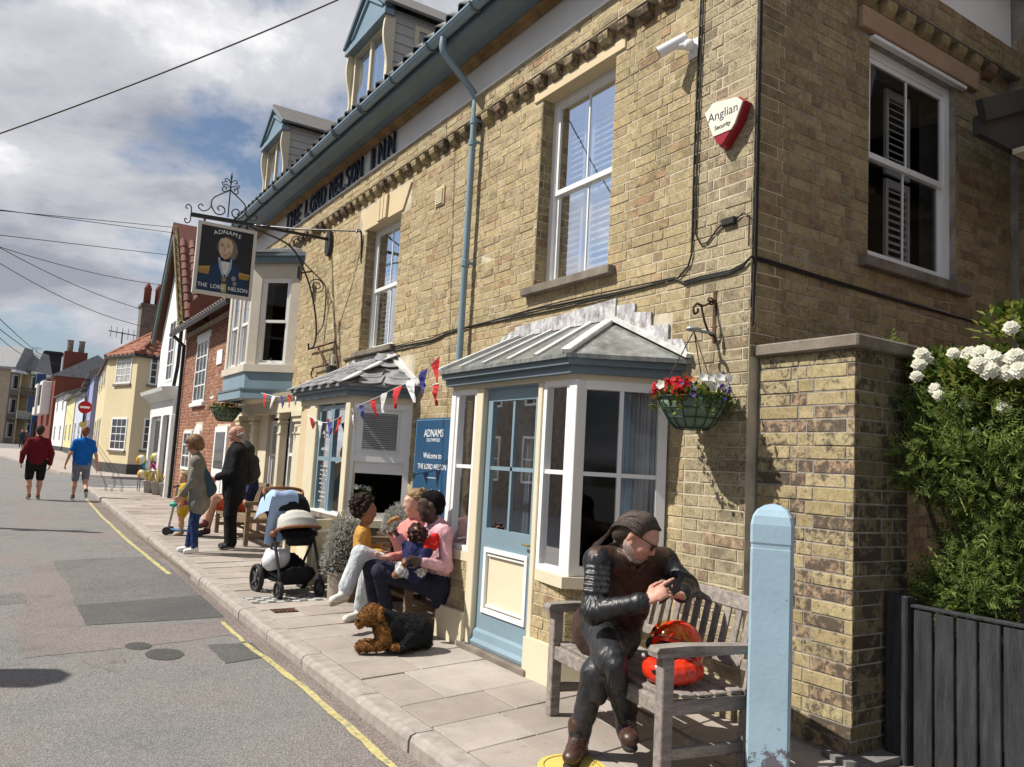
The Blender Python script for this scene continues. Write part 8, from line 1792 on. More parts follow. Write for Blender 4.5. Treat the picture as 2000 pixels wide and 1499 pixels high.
zp = chest+fw*.13; MB().tube([neck+fw*.07, zp, pel+fw*.17+V((0,0,.1))], .005, 5).build('jacket_zip', paint('zip_metal', (.25,.25,.26), .35, .1, 5, 0, 10, .5, .8), biker)
ph = thing('mobile_phone', 'dark mobile phone held by the person in leathers', 'phone', tuple(PD(1312,1150,3.97))); pa, pb = PD(1288,1167,3.95), PD(1330,1139,3.95)
mb = MB(frame((pa+pb)/2, pb-pa, V((.1,-.5,.85)).cross(V((pb-pa)).normalized()).cross(V((pb-pa)).normalized())*-1)); L_ = (pb-pa).length/2; mb.cbox(-L_, L_, -.005, .005, -.037, .037, .003); mb.build('case', M_hblk, ph); mb = MB(frame((pa+pb)/2, pb-pa, V((.1,-.5,.85)).cross(V((pb-pa)).normalized()).cross(V((pb-pa)).normalized())*-1)); mb.box(-L_+.005, L_-.005, .005, .0058, -.033, .033); mb.build('screen', M_lens2, ph)
# ---------------------------------------------------------------- family on the bench
M_pinkw = cloth('coral_pink_knit', (.62,.25,.225)); M_pinkm = cloth('soft_pink_knit', (.60,.34,.38)); M_whj = cloth('pale_jeans', (.50,.53,.55)); M_navyt = cloth('navy_trousers', (.028,.03,.05)); M_must = cloth('mustard_sweatshirt', (.52,.29,.075)); M_navj = cloth('navy_quilted', (.02,.022,.075), .6); M_redh = cloth('red_hood', (.60,.025,.02)); M_prt = paint('mottled_white_trousers', (.5,.5,.5), .8, .5, 45, .2, 40, .1, dirt=.5); M_snk = paint('white_trainers', (.62,.60,.55), .7, .06, 9, .2, 40, .2); M_snks = paint('tan_sole', (.42,.33,.22), .8)
FW = V((-1,0,0))
def build_sitter(label, pel, chest, neck, shN, shF, elN, wrN, elF, wrF, hipN, hipF, kN, aN, tN, kF, aF, tF, hd, hf, hu, hs, w, mats, h=.0085, slv=None, arm=(.056,.05,.038), leg=(.092,.07,.058,.045), fw=FW, bulk=1.0, hands=((.5,V((0,0,-1)),1),(.5,V((0,0,-1)),1)), nk=.052, sh=1.0, beard=None, extra=(), bare=None, wr=(.006,28), seed=0, nd=(None, None)):
    """mats: 0 skin 1 top 2 trousers 3 shoes 4 sole"""
    P = torso_prims(pel, chest, neck, shN, shF, fw, w, 1, bulk, wr, mt=2, ph=seed)
    P += [cap(V(hipN)+V((.02,0,.015)), V(hipF)+V((.02,0,.015)), w*.70, w*.70, 2, .03, bias=.012)]
    for s_, e_, w_ in ((shN, elN, wrN), (shF, elF, wrF)): P += [limb(s_, e_, arm[0], arm[1], 1, .03, wr=(.005,38)), limb(e_, e_+(V(w_)-V(e_))*.94, arm[1], arm[2], 1, .018, wr=(.004,46)), limb(e_+(V(w_)-V(e_))*.85, w_, arm[2]*.68, arm[2]*.64, 0, .006)]
    for i, (e_, w_) in enumerate(((elN, wrN), (elF, wrF))):
        cu, pn, th = hands[i]; P += hand_prims(w_, nd[i] if nd[i] is not None else V(w_)-V(e_), pn, .95*sh, 0, cu, th)
    for h_, k_, a_, t_ in ((hipN, kN, aN, tN), (hipF, kF, aF, tF)):
        if k_ is None: continue
        P += [limb(h_, k_, leg[0], leg[1], 2, .03, wr=(.005,24)), limb(k_, V(k_)+(V(a_)-V(k_))*.86, leg[1]*.95, leg[3]*1.15, 2, .02, wr=(.005,28)), limb(V(k_)+(V(a_)-V(k_))*.8, a_, leg[3]*.8, leg[3]*.78, 0, .006)]+shoe(a_, t_, sh, 3, sole=4)
    P += [cap(neck, V(hd)-V(hu).normalized()*.07*hs, nk, nk*.95, 0, .02), cap(V(neck)-V((0,0,.03)), V(neck)+V((0,0,.005)), nk*1.35, nk*1.2, 1, .01)]+head_prims(hd, hf, hu, hs, 0, beard=beard)+list(extra)
    o = make_person(label, P, mats, h, (V(pel).x, V(pel).y, 0)); face_bits(o, hd, hf, hu, hs, smile='smil' in label); return o
d0 = 6.62
man = build_sitter('person in soft pink jumper and navy trousers, holding the baby on the bench', PD(856,1142,d0+.05), PD(858,1062,d0+.05), PD(851,1022,d0), PD(868,1045,d0-.12), PD(838,1042,d0+.22), PD(872,1108,d0-.2), PD(824,1098,d0-.38), PD(800,1078,d0+.1), PD(776,1046,d0-.05), PD(852,1148,d0-.05), PD(838,1142,d0+.18), PD(742,1117,d0-.15), PD(757,1197,d0+.12), PD(738,1214,d0-.05), PD(722,1102,d0+.1), PD(730,1182,d0+.3), PD(712,1203,d0+.15),
    PD(842,990,d0-.02), V((-.80,.55,-.1)), V((.05,0,1)), 1.05, .155, [SK_dark, M_pinkm, M_navyt, M_snk, M_snks], hands=((.35, V((0,.9,0)), 1), (1.0, V((.3,.3,-.8)), 1)), arm=(.058,.052,.038))
_hm = hair_cap(PD(842,990,d0-.02), V((-.80,.55,-.1)), V((.05,0,1)), 1.05, 0, .985); _hm[1]['ra'] *= .9; _hm[1]['rb'] *= .75
sdf_obj('hair', _hm, .007, [paint('close_cropped_hair', (.008,.007,.007), .9, .3, 60, .6, 160, .1)], man, 1)
nk_ = PD(851,1022,d0)-V((0,0,.02)); MB().tube([nk_+V((.07*math.cos(a), .07*math.sin(a), .015*math.cos(a))) for a in [2*math.pi*k/18 for k in range(19)]], .008, 5).build('collar_band', paint('pale_grey_trim', (.45,.42,.45), .8), man)
d1 = 6.95
hdw = PD(812,984,d1); hfw2 = V((-.93,.2,-.05))
wom = build_sitter('smiling person in coral jumper and pale jeans, legs crossed, beside the baby', PD(812,1120,d1+.1), PD(808,1052,d1+.08), PD(812,1016,d1), PD(815,1040,d1-.12), PD(792,1034,d1+.2), PD(792,1086,d1-.22), PD(758,1089,d1-.42), PD(780,1072,d1+.2), PD(766,1044,d1-.05), PD(806,1122,d1-.02), PD(798,1118,d1+.2), PD(703,1082,d1-.25), PD(672,1158,d1-.38), PD(646,1176,d1-.55), PD(722,1095,d1+.1), PD(703,1195,d1+.15), PD(672,1212,d1-.05),
    hdw, hfw2, V((0,0,1)), .98, .135, [SK_pale, M_pinkw, M_whj, M_snk, M_snks], hands=((.45, V((.2,.2,.9)), 1), (.9, V((.5,.3,-.6)), 1)), arm=(.05,.045,.034), leg=(.085,.072,.07,.058), nk=.045)
t = NT('honey_blonde_hair'); p_ = t.pos('world', (1,1,.4)); t.col(t.ramp(t.noise(p_, 130, 5, .7), [(.35, (.10,.055,.025)), (.55, (.30,.19,.09)), (.7, (.48,.34,.18))])); t.bump(t.noise(p_, 150, 4), .7, .006); M_blond = t.set(.5, 0, .35)
hw = hair_cap(hdw, hfw2, V((0,0,1)), .98, 0, 1.06); rr = random.Random(3)
for k in range(16): a = rr.uniform(0, 6.28); c_ = hdw+V((.06+.04*math.cos(a), -.02+.03*math.sin(a), .075+.03*math.sin(a*2))); hw.append(cap(c_, c_+V((rr.uniform(-.03,.03), rr.uniform(-.03,.03), rr.uniform(-.02,.04))), .024, .012, 0, .006))
for k in range(10): s_ = V((-.05+.02*k*.5, -.08, .06-.006*k)); hw.append(cap(hdw+s_, hdw+V((.07,-.05,.07-.01*k)), .012, .010, 0, .005))
sdf_obj('hair', hw, .008, [M_blond], wom, 1)
rr = random.Random(5); PT = []; ub = V((0,0,1)); rb = hfw2.normalized().cross(ub); wq = lambda a, b, d: hdw+hfw2.normalized()*a+rb*b+ub*d
for i in range(110):
    a = rr.uniform(-1.5, 1.5); sn, cs = math.sin(a), math.cos(a); j = lambda s=.005: rr.uniform(-s, s)
    PT.append([wq(.055-.03*abs(sn)+j(), sn*.08+j(), .05+.05*cs), wq(-.01+j(), sn*.096+j(), .06+.065*cs+j()), wq(-.075+j(), sn*.06+j(), .065+.03*cs+j()), wq(-.085+j(.02), j(.04), .085+j(.03))])
strands(wom, M_blond, PT, .0045)
cr = MB(); cr.tube(smooth_path([PD(752,1022,d1-.12), PD(758,1016,d1-.12), PD(772,1011,d1-.12), PD(783,1012,d1-.12)], 5), [.012]+[.02]*6+[.022]*4+[.02]*3+[.008]*2, 8) if False else cr.tube([PD(757,1024,d1-.1), PD(764,1017,d1-.1), PD(775,1012,d1-.1), PD(783,1013,d1-.1)], [.012,.02,.02,.010], 8)
tag(cr.build('biscuit', paint('golden_pastry', (.38,.20,.06), .8, .3, 30, .5, 60), None, smooth=True), 'golden pastry held up in the hand of the person in coral', 'pastry')
# boy standing before the bench, facing the others
d2 = 7.4; hdb = PD(714,1000,d2); fb_ = V((.86,-.5,-.12))
B = lambda px, py, dd=0: PD(px, py, d2+dd)
boy = build_sitter('child in mustard sweatshirt with curly brown hair standing at the bench', B(706,1098), B(707,1058), B(709,1032), B(708,1044,-.11), B(708,1044,.1), B(703,1076,-.14), B(745,1079,-.16), B(718,1072,.1), B(748,1066,.02), B(704,1102,-.06), B(706,1102,.06), B(712,1142,-.03), B(716,1186,.0), B(730,1190,-.04), B(716,1142,.12), B(720,1182,.14), B(734,1186,.1),
    hdb, fb_, V((0,0,1)), .92, .098, [SK_mid, M_must, M_navyt, M_snk, M_snks], h=.0075, fw=V((.86,-.5,0)), arm=(.04,.036,.028), leg=(.062,.05,.045,.035), nk=.036, sh=.72, hands=((.9, V((.2,.3,.9)), -1), (.9, V((0,0,-1)), 1)))
def curly(name, c, rad, n, seed, mat, parent, skip=None, r0=.014, up=.03):
    rr = random.Random(seed); P = [cap(V(c)+V((0,0,up)), V(c)+V((0,0,up+.01)), rad*.82, rad*.8, 0, .02)]
    for k in range(n):
        d = V((rr.gauss(0,1), rr.gauss(0,1), rr.gauss(0,1))).normalized()
        if skip and skip(d): continue
        p = V(c)+V((0,0,up))+d*rad*rr.uniform(.82, 1.02); P.append(cap(p, p+V((rr.uniform(-.015,.015), rr.uniform(-.015,.015), rr.uniform(-.015,.015))), r0*rr.uniform(.7,1.3), r0*.7, 0, .003))
    return sdf_obj(name, P, .006, [mat], parent, 1)
M_curl = paint('curly_brown_hair', (.028,.016,.011), .75, .5, 50, .8, 120, .2); M_curl2 = paint('curly_auburn_hair', (.035,.014,.012), .7, .5, 50, .8, 120, .2)
curly('hair', hdb+V((-.03,.015,.02)), .118, 260, 4, M_curl, boy, lambda d: d.dot(fb_) > .45 and d.z < .45, .016, .035)
# baby on the lap
d3 = 6.42; Q = lambda px, py, dd=0: PD(px, py, d3+dd); hbb = Q(815,1046); fbb = V((-.55,.83,-.05))
P = torso_prims(Q(812,1108), Q(814,1082), Q(816,1066), Q(832,1078,-.05), Q(798,1074,.06), fbb, .10, 1, 1.12, (.004,50))
P += [limb(Q(834,1078,-.05), Q(822,1100,-.12), .042, .036, 1, .02, wr=(.003,60)), limb(Q(822,1100,-.12), Q(800,1096,-.12), .034, .026, 1, .02), limb(Q(798,1074,.06), Q(790,1062,.02), .036, .028, 1, .02), limb(Q(818,1112,-.04), Q(783,1116,-.08), .058, .046, 2, .03), limb(Q(783,1116,-.08), Q(772,1124,-.08), .04, .03, 0, .02), limb(Q(808,1112,.06), Q(782,1108,.06), .055, .045, 2, .03), cap(Q(816,1066), hbb-V((0,0,.05)), .036, .036, 0, .02), cap(hbb+V((0,0,.01)), hbb+V((0,0,.02)), .07, .07, 0, .02)]
P += hand_prims(Q(800,1096,-.12), Q(792,1098,-.12)-Q(800,1096,-.12), V((0,0,-1)), .55, 0, .4)
baby = make_person('baby in navy coat with red hood and mottled trousers, held on the lap', P, [SK_mid, M_navj, M_prt], .0075, tuple(Q(812,1108)))
curly('hair', hbb, .080, 170, 9, M_curl2, baby, None, .013, .012)
sdf_obj('hood', [cap(Q(838,1062,-.02), Q(852,1052,.02), .05, .035, 0, .03, fl=[((.3,.9,.1), .5)]), cap(Q(832,1072,-.05), Q(850,1066,-.02), .045, .03, 0, .03), cap(Q(845,1050,.02), Q(858,1046,.04), .03, .02, 0, .02)], .008, [M_redh], baby, 1)
# ---------------------------------------------------------------- dog
dd0 = 6.02; G_ = lambda px, py, dd=0: PD(px, py, dd0+dd)
def gnd(px, py, z=0.0): return PZ(px, py, z)
M_dblk = paint('black_curly_coat', (.012,.012,.013), .75, .4, 40, .8, 70, .25); M_dtan = paint('tan_curly_coat', (.27,.12,.035), .85, .35, 40, .8, 70, .15)
rump, should = gnd(815,1215,.13), gnd(757,1213,.15); rump = PD(812,1228,6.05); should = PD(765,1222,5.98); nb = PD(747,1208,5.96); hdd = PD(727,1196,5.93); muz = PD(705,1207,5.86)
P = [cap(rump, should, .112, .118, 0, .05), cap(PD(820,1236,6.06), PD(800,1240,5.95), .088, .075, 0, .05), cap(PD(765,1238,5.97), PD(760,1245,5.93), .095, .07, 0, .05), cap(should, nb, .088, .078, 0, .05), cap(nb, hdd, .07, .068, 1, .03), cap(hdd, hdd+(muz-hdd)*.25, .074, .066, 1, .03), cap(hdd+(muz-hdd)*.5, muz, .048, .038, 1, .03), cap(muz+V((0,0,-.012)), muz+V((-.01,-.01,-.035)), .03, .024, 1, .02),
     cap(PD(756,1238,5.92), PD(735,1256,5.85), .05, .04, 1, .03), cap(PD(735,1257,5.85), PD(703,1260,5.82), .038, .034, 1, .02), cap(PD(762,1236,6.05), PD(740,1252,6.02), .048, .038, 1, .03), cap(PD(740,1252,6.02), PD(708,1253,5.98), .036, .032, 1, .02), cap(PD(752,1228,5.9), PD(750,1245,5.88), .06, .05, 1, .04),
     cap(PD(808,1247,5.92), PD(785,1258,5.86), .042, .034, 0, .03), cap(PD(785,1259,5.86), PD(770,1260,5.84), .03, .026, 1, .02), cap(PD(829,1240,6.1), PD(836,1252,6.06), .045, .03, 0, .04)]
for dd in (-.07, .07): e = hdd+V((.04,dd,.045)); P += [cap(e, e+V((-.02, dd*.5, -.055)), .024, .016, 1, .008, fl=[((0,1,0), .6)])]
_mz = min(min(p['a'][2]-p['ra'], p['b'][2]-p['rb']) for p in P)-.004; _sh = V((0,0,-_mz))
for p in P: p['a'] = tuple(V(p['a'])+_sh); p['b'] = tuple(V(p['b'])+_sh)
muz, hdd = muz+_sh, hdd+_sh
dog = thing('dog', 'black and tan curly terrier lying on the paving before the family', 'dog', tuple(gnd(765,1262))); db = sdf_obj('body', P, .007, [M_dblk, M_dtan], dog, 1, (.006, 95))
MB().ball(tuple(muz+V((-.03,-.02,.008))), .016, 10).build('nose', M_hblk, dog, smooth=True)
for s in (-1, 1): MB().ball(tuple(hdd+(muz-hdd)*.42+V((.0,s*.032,.042))), .0085, 8).build('eye', M_eye, dog, smooth=True)
# curly tufts over the coat
rr = random.Random(12); me = db.data; co = np.zeros(len(me.vertices)*3); me.vertices.foreach_get('co', co); co = co.reshape(-1,3); no = np.zeros(len(me.vertices)*3); me.vertices.foreach_get('normal', no); no = no.reshape(-1,3); mi = np.zeros(len(me.polygons), int); me.polygons.foreach_get('material_index', mi)
fa, fb3 = MB(), MB(); pv_ = [0]*len(co)
for p in me.polygons: pv_[p.vertices[0]] = p.material_index
for k in range(9000):
    i = rr.randrange(len(co)); p = V(co[i]); n_ = V(no[i]); tn = n_.cross(V((rr.gauss(0,1), rr.gauss(0,1), rr.gauss(0,1)))).normalized(); l = rr.uniform(.008,.016); s_ = n_.cross(tn)*.0022; q1 = p+n_*l*.7+tn*l*.4; q2 = q1+tn*l*.6-n_*l*.15
    (fb3 if pv_[i] else fa).add([tuple(p-s_), tuple(p+s_), tuple(q1+s_), tuple(q2), tuple(q1-s_)], [(0,1,2,4), (4,2,3)])
for m_, mt_ in ((fa, M_dblk), (fb3, M_dtan)): m_.build('fur', mt_, dog, recalc=False)['kind'] = 'stuff'
# ---------------------------------------------------------------- people standing and walking
def stander(label, base, H_, face, mats, w, top_hem=.5, arms=None, legs=None, lean=0.0, short=None, sleeve=1.0, bulk=1.0, hs=1.0, hf=None, h=.011, leg=(.088,.066,.054,.042), arm=(.056,.05,.038), trunk=None, coat=None, extra=(), parts=True, wr=(.007,24), handd=(None,None)):
    """upright figure: base on the ground, height H_, facing vector; mats 0 skin 1 top 2 trousers 3 shoes 4 sole 5 hair"""
    f = V(face).normalized(); r = f.cross(V((0,0,1))); b = V(base); u = V((0,0,1)); k = H_/1.75; q = lambda a, s, z: b+f*(a+lean*max(0, z-.9)*1.0)*k+r*s*k+u*z*k
    pel, chest, neck, hd = q(0,0,.93), q(.0,0,1.25), q(-.01,0,1.44), q(.02,0,1.62); shL, shR = q(-.01,-.165*(w/.16)**.7,1.365), q(-.01,.165*(w/.16)**.7,1.365)
    arms = arms or (((-.02,-.27,1.12),(.05,-.28,.88)), ((-.02,.27,1.12),(.05,.28,.88))); legs = legs or (((.0,-.1,.88),(.02,-.1,.48),(-.02,-.1,.09),(.13,-.12,.03)), ((.0,.1,.88),(.02,.1,.48),(-.02,.1,.09),(.13,.12,.03)))
    P = torso_prims(pel, chest, neck, shL, shR, f, w*k, 1, bulk, wr, mt=2)
    for s_, (e, w_) in ((shL, arms[0]), (shR, arms[1])):
        e, w_ = q(*e), q(*w_); 
        if sleeve >= 1: P += [limb(s_, e, arm[0]*k, arm[1]*k, 1, .03, wr=(.005,36)), limb(e, e+(w_-e)*.93, arm[1]*k, arm[2]*k, 1, .018, wr=(.005,40)), limb(e+(w_-e)*.85, w_, arm[2]*.68*k, arm[2]*.64*k, 0, .006)]
        else: P += [limb(s_, s_+(e-s_)*sleeve, arm[0]*1.1*k, arm[0]*1.12*k, 1, .03), limb(s_, e, arm[0]*.78*k, arm[1]*.8*k, 0, .006), limb(e, w_, arm[1]*.8*k, arm[2]*.68*k, 0, .012)]
        P += hand_prims(w_, (w_-e)+f*.05, f*.2-r*(.9 if s_ is shR else -.9), .98*k, 0, .45, -1 if s_ is shR else 1)
    for (a, kn, an, to) in legs:
        a, kn, an, to = q(*a), q(*kn), q(*an), q(*to)
        if short is None: P += [limb(a, kn, leg[0]*k, leg[1]*k, 2, .03, wr=(.005,24)), limb(kn, kn+(an-kn)*.93, leg[1]*.97*k, leg[3]*1.2*k, 2, .02, wr=(.006,30))]
        else: P += [limb(a, a+(kn-a)*short, leg[0]*1.12*k, leg[1]*1.22*k, 2, .03, wr=(.004,26)), limb(a+(kn-a)*.7, kn, leg[1]*.9*k, leg[1]*.82*k, 0, .006), limb(kn, kn+(an-kn)*.4, leg[1]*.82*k, leg[2]*1.0*k, 0, .02), limb(kn+(an-kn)*.4, an, leg[2]*1.0*k, leg[3]*.72*k, 0, .02)]
        P += shoe(an, to, k*1.0, 3, sole=4)
    hfv = V(hf) if hf is not None else f; P += [cap(neck, hd-u*.06*k, .055*k, .052*k, 0, .02), cap(neck-u*.03, neck+u*.01, .078*k, .068*k, 1, .012)]+head_prims(hd, hfv, u, hs*k*1.1, 0)
    if coat: 
        for z0, z1, wa, wb in coat: P.append(cap(q(0,0,z0), q(-.01,0,z1), wa*k, wb*k, 1, .05, fl=[(tuple(f), .72)], wr=wr))
    o = make_person(label, P+list(extra), mats, h, base); hc_ = hair_cap(hd, hfv, u, hs*k*1.1, 0, 1.05) if mats[-1] is not None and len(mats) > 5 else None
    if hc_: sdf_obj('hair', hc_, .011, [mats[5]], o, 1)
    face_bits(o, hd, hfv, u, hs*k*1.1); return o, q, hd
g0 = lambda px, py, zo=0.0: (lambda d: CAM+d*((zo-.042-CZ)/(d.z-.007*d.y)))(ray(px, py))
M_brnh = paint('short_brown_hair', (.045,.028,.02), .7, .4, 60, .7, 150, .2); M_ginh = paint('thin_ginger_hair', (.22,.10,.05), .7, .4, 60, .6, 150, .2); M_greyh = None
b_ = g0(63, 976, -.1); b_.z = RZ+gz(b_.y)
stander('person in maroon hoodie and black shorts walking away along the road', b_, 1.76, (.05,1,0), [SK_pale, cloth('maroon_hoodie', (.14,.014,.022)), cloth('black_shorts', (.018,.018,.021)), paint('brown_shoe', (.20,.10,.05), .7), paint('pale_sole', (.4,.36,.3), .8), M_brnh], .172, bulk=1.2, short=.88, arms=(((-.05,-.29,1.10),(.02,-.31,.86)), ((-.02,.29,1.10),(.03,.28,.83))), legs=(((0,-.11,.88),(.03,-.12,.48),(-.04,-.08,.09),(.10,-.12,.03)), ((0,.11,.88),(.06,.11,.48),(.1,.1,.09),(.24,.12,.03))), leg=(.10,.078,.062,.045), arm=(.075,.066,.048))
b_ = g0(152, 978, -.1); b_.z = RZ+gz(b_.y)
o, q, hd_ = stander('person in bright blue polo shirt and denim shorts walking away', b_, 1.80, (-.02,1,0), [SK_pale, cloth('bright_blue_polo', (.012,.13,.48)), cloth('faded_denim_shorts', (.17,.20,.26)), paint('dark_trainer', (.06,.06,.065), .7), paint('white_sole', (.55,.55,.55), .7), M_ginh], .172, bulk=1.14, short=.92, sleeve=.62, arms=(((-.02,-.27,1.10),(.10,-.33,.84)), ((-.04,.28,1.08),(-.02,.34,.80))), legs=(((0,-.1,.88),(.05,-.1,.48),(.06,-.11,.09),(.2,-.13,.03)), ((0,.1,.88),(.02,.11,.49),(-.30,.12,.24),(-.24,.14,.10))))
# woman in the grey coat with a teal shoulder bag
b_ = g0(378, 1081); b_.z = gz(b_.y)
M_gcoat = cloth('grey_wool_coat', (.20,.19,.165)); M_jean = cloth('blue_jeans', (.025,.045,.12)); M_wsh = paint('white_canvas_shoe', (.7,.7,.7), .7, .04, 8)
t = NT('light_brown_hair'); p_ = t.pos('world', (1,1,.4)); t.col(t.ramp(t.noise(p_, 110, 5, .7), [(.35, (.09,.045,.02)), (.6, (.24,.14,.065)), (.75, (.34,.21,.1))])); t.bump(t.noise(p_, 120, 4), .7, .008); M_lbh = t.set(.55, 0, .3)
wf = V((-.92,.32,0)).normalized()
wo, q, hdx = stander('person in grey coat and rolled jeans with teal bag, bending over a scooter', b_, 1.57, tuple(wf), [SK_pale, M_gcoat, M_jean, M_wsh, M_wsh, None], .155, bulk=1.1, lean=.16, hs=1.02, hf=wf*.85+V((0,0,-.5)), arms=(((.06,-.2,1.08),(.24,-.12,.86)), ((.02,.2,1.06),(.25,.12,.82))), coat=[(.95,.78,.18,.225),(1.2,.95,.165,.18)], legs=(((0,-.08,.88),(.02,-.09,.48),(-.02,-.1,.09),(.13,-.1,.03)), ((0,.08,.88),(.06,.09,.48),(.10,.09,.09),(.25,.09,.03))), parts=False)
sdf_obj('hair', hair_cap(hdx, wf*.85+V((0,0,-.5)), V((0,0,1)), .98, 0, 1.16, .02)+[cap(hdx+wf*.07+V((0,.04,.06)), hdx+wf*.08+V((0,-.04,.05)), .035, .03, 0, .02), cap(hdx+V((.03,-.07,.0)), hdx+V((.04,-.06,-.05)), .045, .035, 0, .02)], .010, [M_lbh], wo, 1)
rr = random.Random(8); PT = []; wfh = wf; rw = wfh.cross(V((0,0,1)))
for i in range(120):
    a = rr.uniform(0, 6.283); c_, s_ = math.cos(a), math.sin(a); j = lambda s=.006: rr.uniform(-s, s); fr_ = c_ > .55; rad = .108
    PT.append([hdx+V((0,0,.115+j()))+wfh*(c_*.02)+rw*(s_*.02), hdx+wfh*(c_*rad*.8)+rw*(s_*rad*.8)+V((0,0,.085+j())), hdx+wfh*(c_*rad*1.02)+rw*(s_*rad)+V((0,0,.02+.03*fr_+j())), hdx+wfh*(c_*rad*(.98+.1*fr_))+rw*(s_*rad*.95)+V((0,0,(.02 if fr_ else -.06)+j(.02)))])
strands(wo, M_lbh, PT, .007)
M_teal = paint('teal_leather', (.02,.055,.075), .5, .2, 6, .25, 20); bgc = PD(398, 942, 11.0)
bag = sdf_obj('shoulder_bag', [cap(PD(392,925,10.66), PD(388,960,10.66), .09, .12, 0, .06, fl=[((.45,.85,0), .45)]), cap(PD(400,962,10.66), PD(412,958,10.66), .09, .07, 0, .06, fl=[((.45,.85,0), .45)]), cap(PD(400,935,10.66), PD(406,950,10.66), .08, .08, 0, .05, fl=[((.45,.85,0), .5)])], .012, [M_teal], None); tag(bag, 'slouchy teal leather bag on the shoulder of the person in grey', 'bag')
MB().tube(smooth_path([PD(380,930,10.64), PD(386,908,10.64), PD(394,906,10.68), PD(404,930,10.68)], 6), .014, 6).build('strap', M_teal, bag)
# older man in black with a rucksack
b_ = g0(446, 1073); b_.z = gz(b_.y); of = V((-.97,.15,0)).normalized(); M_blk = cloth('black_fleece', (.014,.014,.016)); M_blkt = cloth('black_trousers', (.013,.013,.014))
om, q, hdo = stander('grey-haired balding person in black fleece and trousers, hands clasped in front', b_, 1.76, tuple(of), [SK_red, M_blk, M_blkt, paint('black_shoe', (.02,.02,.022), .6), paint('grey_sole', (.3,.3,.3), .8)], .185, bulk=1.2, arms=(((.04,-.22,1.08),(.24,-.06,1.0)), ((.04,.22,1.08),(.24,.06,1.0))), hf=of+V((0,0,-.25)), leg=(.105,.085,.075,.066), arm=(.072,.064,.05), coat=[(.98,.80,.20,.21),(1.30,1.1,.20,.2)])
MB().tube([hdo+of*.1+V((0,-.05,.015)), hdo+V((0,-.085,.02))], .004, 5).build('glasses_arm', M_hblk, om)
sdf_obj('grey_fringe', [cap(hdo-of*.05+V((0,-.052,-.01)), hdo-of*.06+V((0,.052,-.01)), .052, .052, 0, .03), cap(hdo+of*.0+V((0,-.075,-.01)), hdo-of*.05+V((0,-.07,.01)), .03, .03, 0, .02)], .010, [paint('grey_hair', (.3,.28,.27), .8)], om)
bb4 = PD(486, 905, 11.75); rs = sdf_obj('rucksack', [cap(PD(480,885,11.7), PD(484,925,11.7), .15, .18, 0, .06, fl=[((1,0,0), .75)], wr=(.008,30)), cap(PD(492,905,11.68), PD(494,925,11.68), .10, .11, 0, .05, wr=(.006,30)), cap(PD(478,872,11.7), PD(486,878,11.7), .09, .08, 0, .05)], .014, [paint('black_rucksack', (.012,.012,.013), .7, .3, 8, .4, 20)], None); tag(rs, 'black rucksack on the back of the grey-haired person', 'rucksack')
MB().tube(smooth_path([PD(470,880,11.6), PD(458,885,11.5), PD(456,915,11.5), PD(470,940,11.6)], 6), .022, 6).build('strap', M_blk, rs)
# child with a scooter
b_ = g0(352, 1046); b_.z = gz(b_.y); ch_, q, hdc = stander('small blond child in yellow and purple clothes beside the scooter', b_, .98, (-.9,.3,0), [SK_pale, cloth('yellow_top', (.6,.40,.03)), cloth('purple_skirt', (.26,.07,.28)), paint('sandal', (.4,.25,.15), .7), paint('sandal_sole', (.3,.2,.12), .8), M_blond], .15, short=.5, hs=1.35, coat=[(1.0,.72,.15,.22)], leg=(.1,.075,.065,.05))
scb = g0(328, 1045); scb.z = gz(scb.y); sco = thing('child_scooter', 'blue child scooter with green handlebar tassel held on the pavement', 'scooter', tuple(scb)); fx = V((-.85,.5,0)).normalized(); sx_ = V((.5,.85,0)).normalized(); M_scb = paint('light_blue_plastic', (.06,.25,.5), .4); M_alu = paint('brushed_metal', (.4,.4,.42), .35, .1, 5, 0, 10, .5, .8)
MB().tube([scb+V((0,0,.12)), scb-fx*.06+V((0,0,.55)), scb-fx*.08+V((0,0,.78))], .018, 8).build('stem', M_alu, sco); MB().tube([scb-fx*.08+V((0,0,.76))-sx_*.14, scb-fx*.08+V((0,0,.78)), scb-fx*.08+V((0,0,.76))+sx_*.14], .016, 8).build('handlebar', M_hblk, sco); MB().bar(scb-fx*.02+V((0,0,.09)), scb-fx*.5+V((0,0,.07)), .11, .025, c=.006).build('deck', M_scb, sco); MB().ball(tuple(scb-fx*.06+V((-.02,-.03,.48))), .07, 10, (1,1,.6)).build('tassel', paint('turquoise_plastic', (.02,.32,.25), .5), sco)
for s in (-1, 1): c_ = scb+sx_*s*.08+V((0,0,.065)); MB(frame(c_, fx, sx_)).lathe([(.065,-.015),(.065,.015)], 16, (0,0,0), Matrix(((1,0,0,0),(0,0,1,0),(0,1,0,0),(0,0,0,1)))).build('wheel', M_tyre, sco)
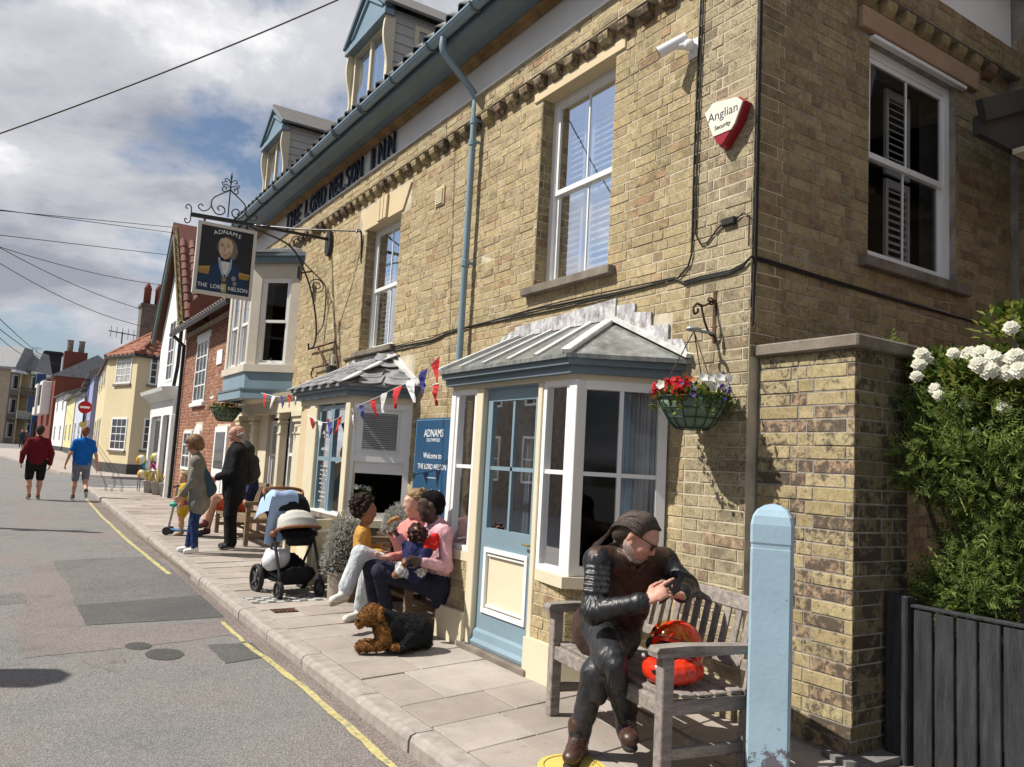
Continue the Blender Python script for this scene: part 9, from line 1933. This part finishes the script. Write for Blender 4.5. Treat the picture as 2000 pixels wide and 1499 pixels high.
c_ = scb-fx*.5+V((0,0,.05)); MB(frame(c_, fx, sx_)).lathe([(.05,-.02),(.05,.02)], 16, (0,0,0), Matrix(((1,0,0,0),(0,0,1,0),(0,1,0,0),(0,0,0,1)))).build('wheel', M_tyre, sco)
# person seated on the far bench, mostly hidden by the man in black
S_ = lambda x, y, z: V((x, y, z+gz(13.4)))
sit = build_sitter('person with bare crossed legs and coral skirt on the far bench', S_(3.42,13.3,.5), S_(3.5,13.3,.82), S_(3.5,13.3,1.03), S_(3.48,13.12,.98), S_(3.48,13.48,.98), S_(3.4,13.08,.72), S_(3.12,13.15,.66), S_(3.4,13.5,.72), S_(3.14,13.45,.64), S_(3.38,13.22,.48), S_(3.38,13.4,.48), S_(2.92,13.2,.62), S_(2.80,13.16,.24), S_(2.66,13.13,.17), S_(2.95,13.42,.50), S_(2.9,13.45,.10), S_(2.76,13.45,.04),
    S_(3.48,13.3,1.2), V((-.95,-.2,-.1)), V((0,0,1)), 1.0, .15, [SK_pale, cloth('navy_top', (.03,.04,.10)), SK_pale, paint('maroon_shoe', (.12,.03,.03), .6), M_sole], h=.012)
sdf_obj('hair', hair_cap(S_(3.48,13.3,1.2), V((-.95,-.2,-.1)), V((0,0,1)), 1.0), .012, [M_brnh], sit, 1)
sdf_obj('skirt', [cap(S_(3.36,13.22,.48), S_(3.05,13.2,.57), .11, .095, 0, .04, wr=(.006,30)), cap(S_(3.36,13.4,.48), S_(3.05,13.42,.50), .11, .095, 0, .04)], .012, [cloth('coral_skirt', (.55,.10,.05))], sit)
# far figures by the bend
for i, (px, lab, c1, c2) in enumerate(((41, 'distant person in dark jacket near the far hotel, left of two', (.03,.035,.05), (.04,.045,.06)), (49, 'distant person in brown jacket near the far hotel, right of two', (.12,.06,.05), (.03,.03,.035)))):
    p = PY(px, 867, 86); p.z = gz(86); stander(lab, p, 1.72, (-.3,-.95,0), [SK_pale, cloth('far_jacket_%d' % i, c1), cloth('far_trousers_%d' % i, c2), M_sole, M_sole, M_brnh], .18, h=.03)
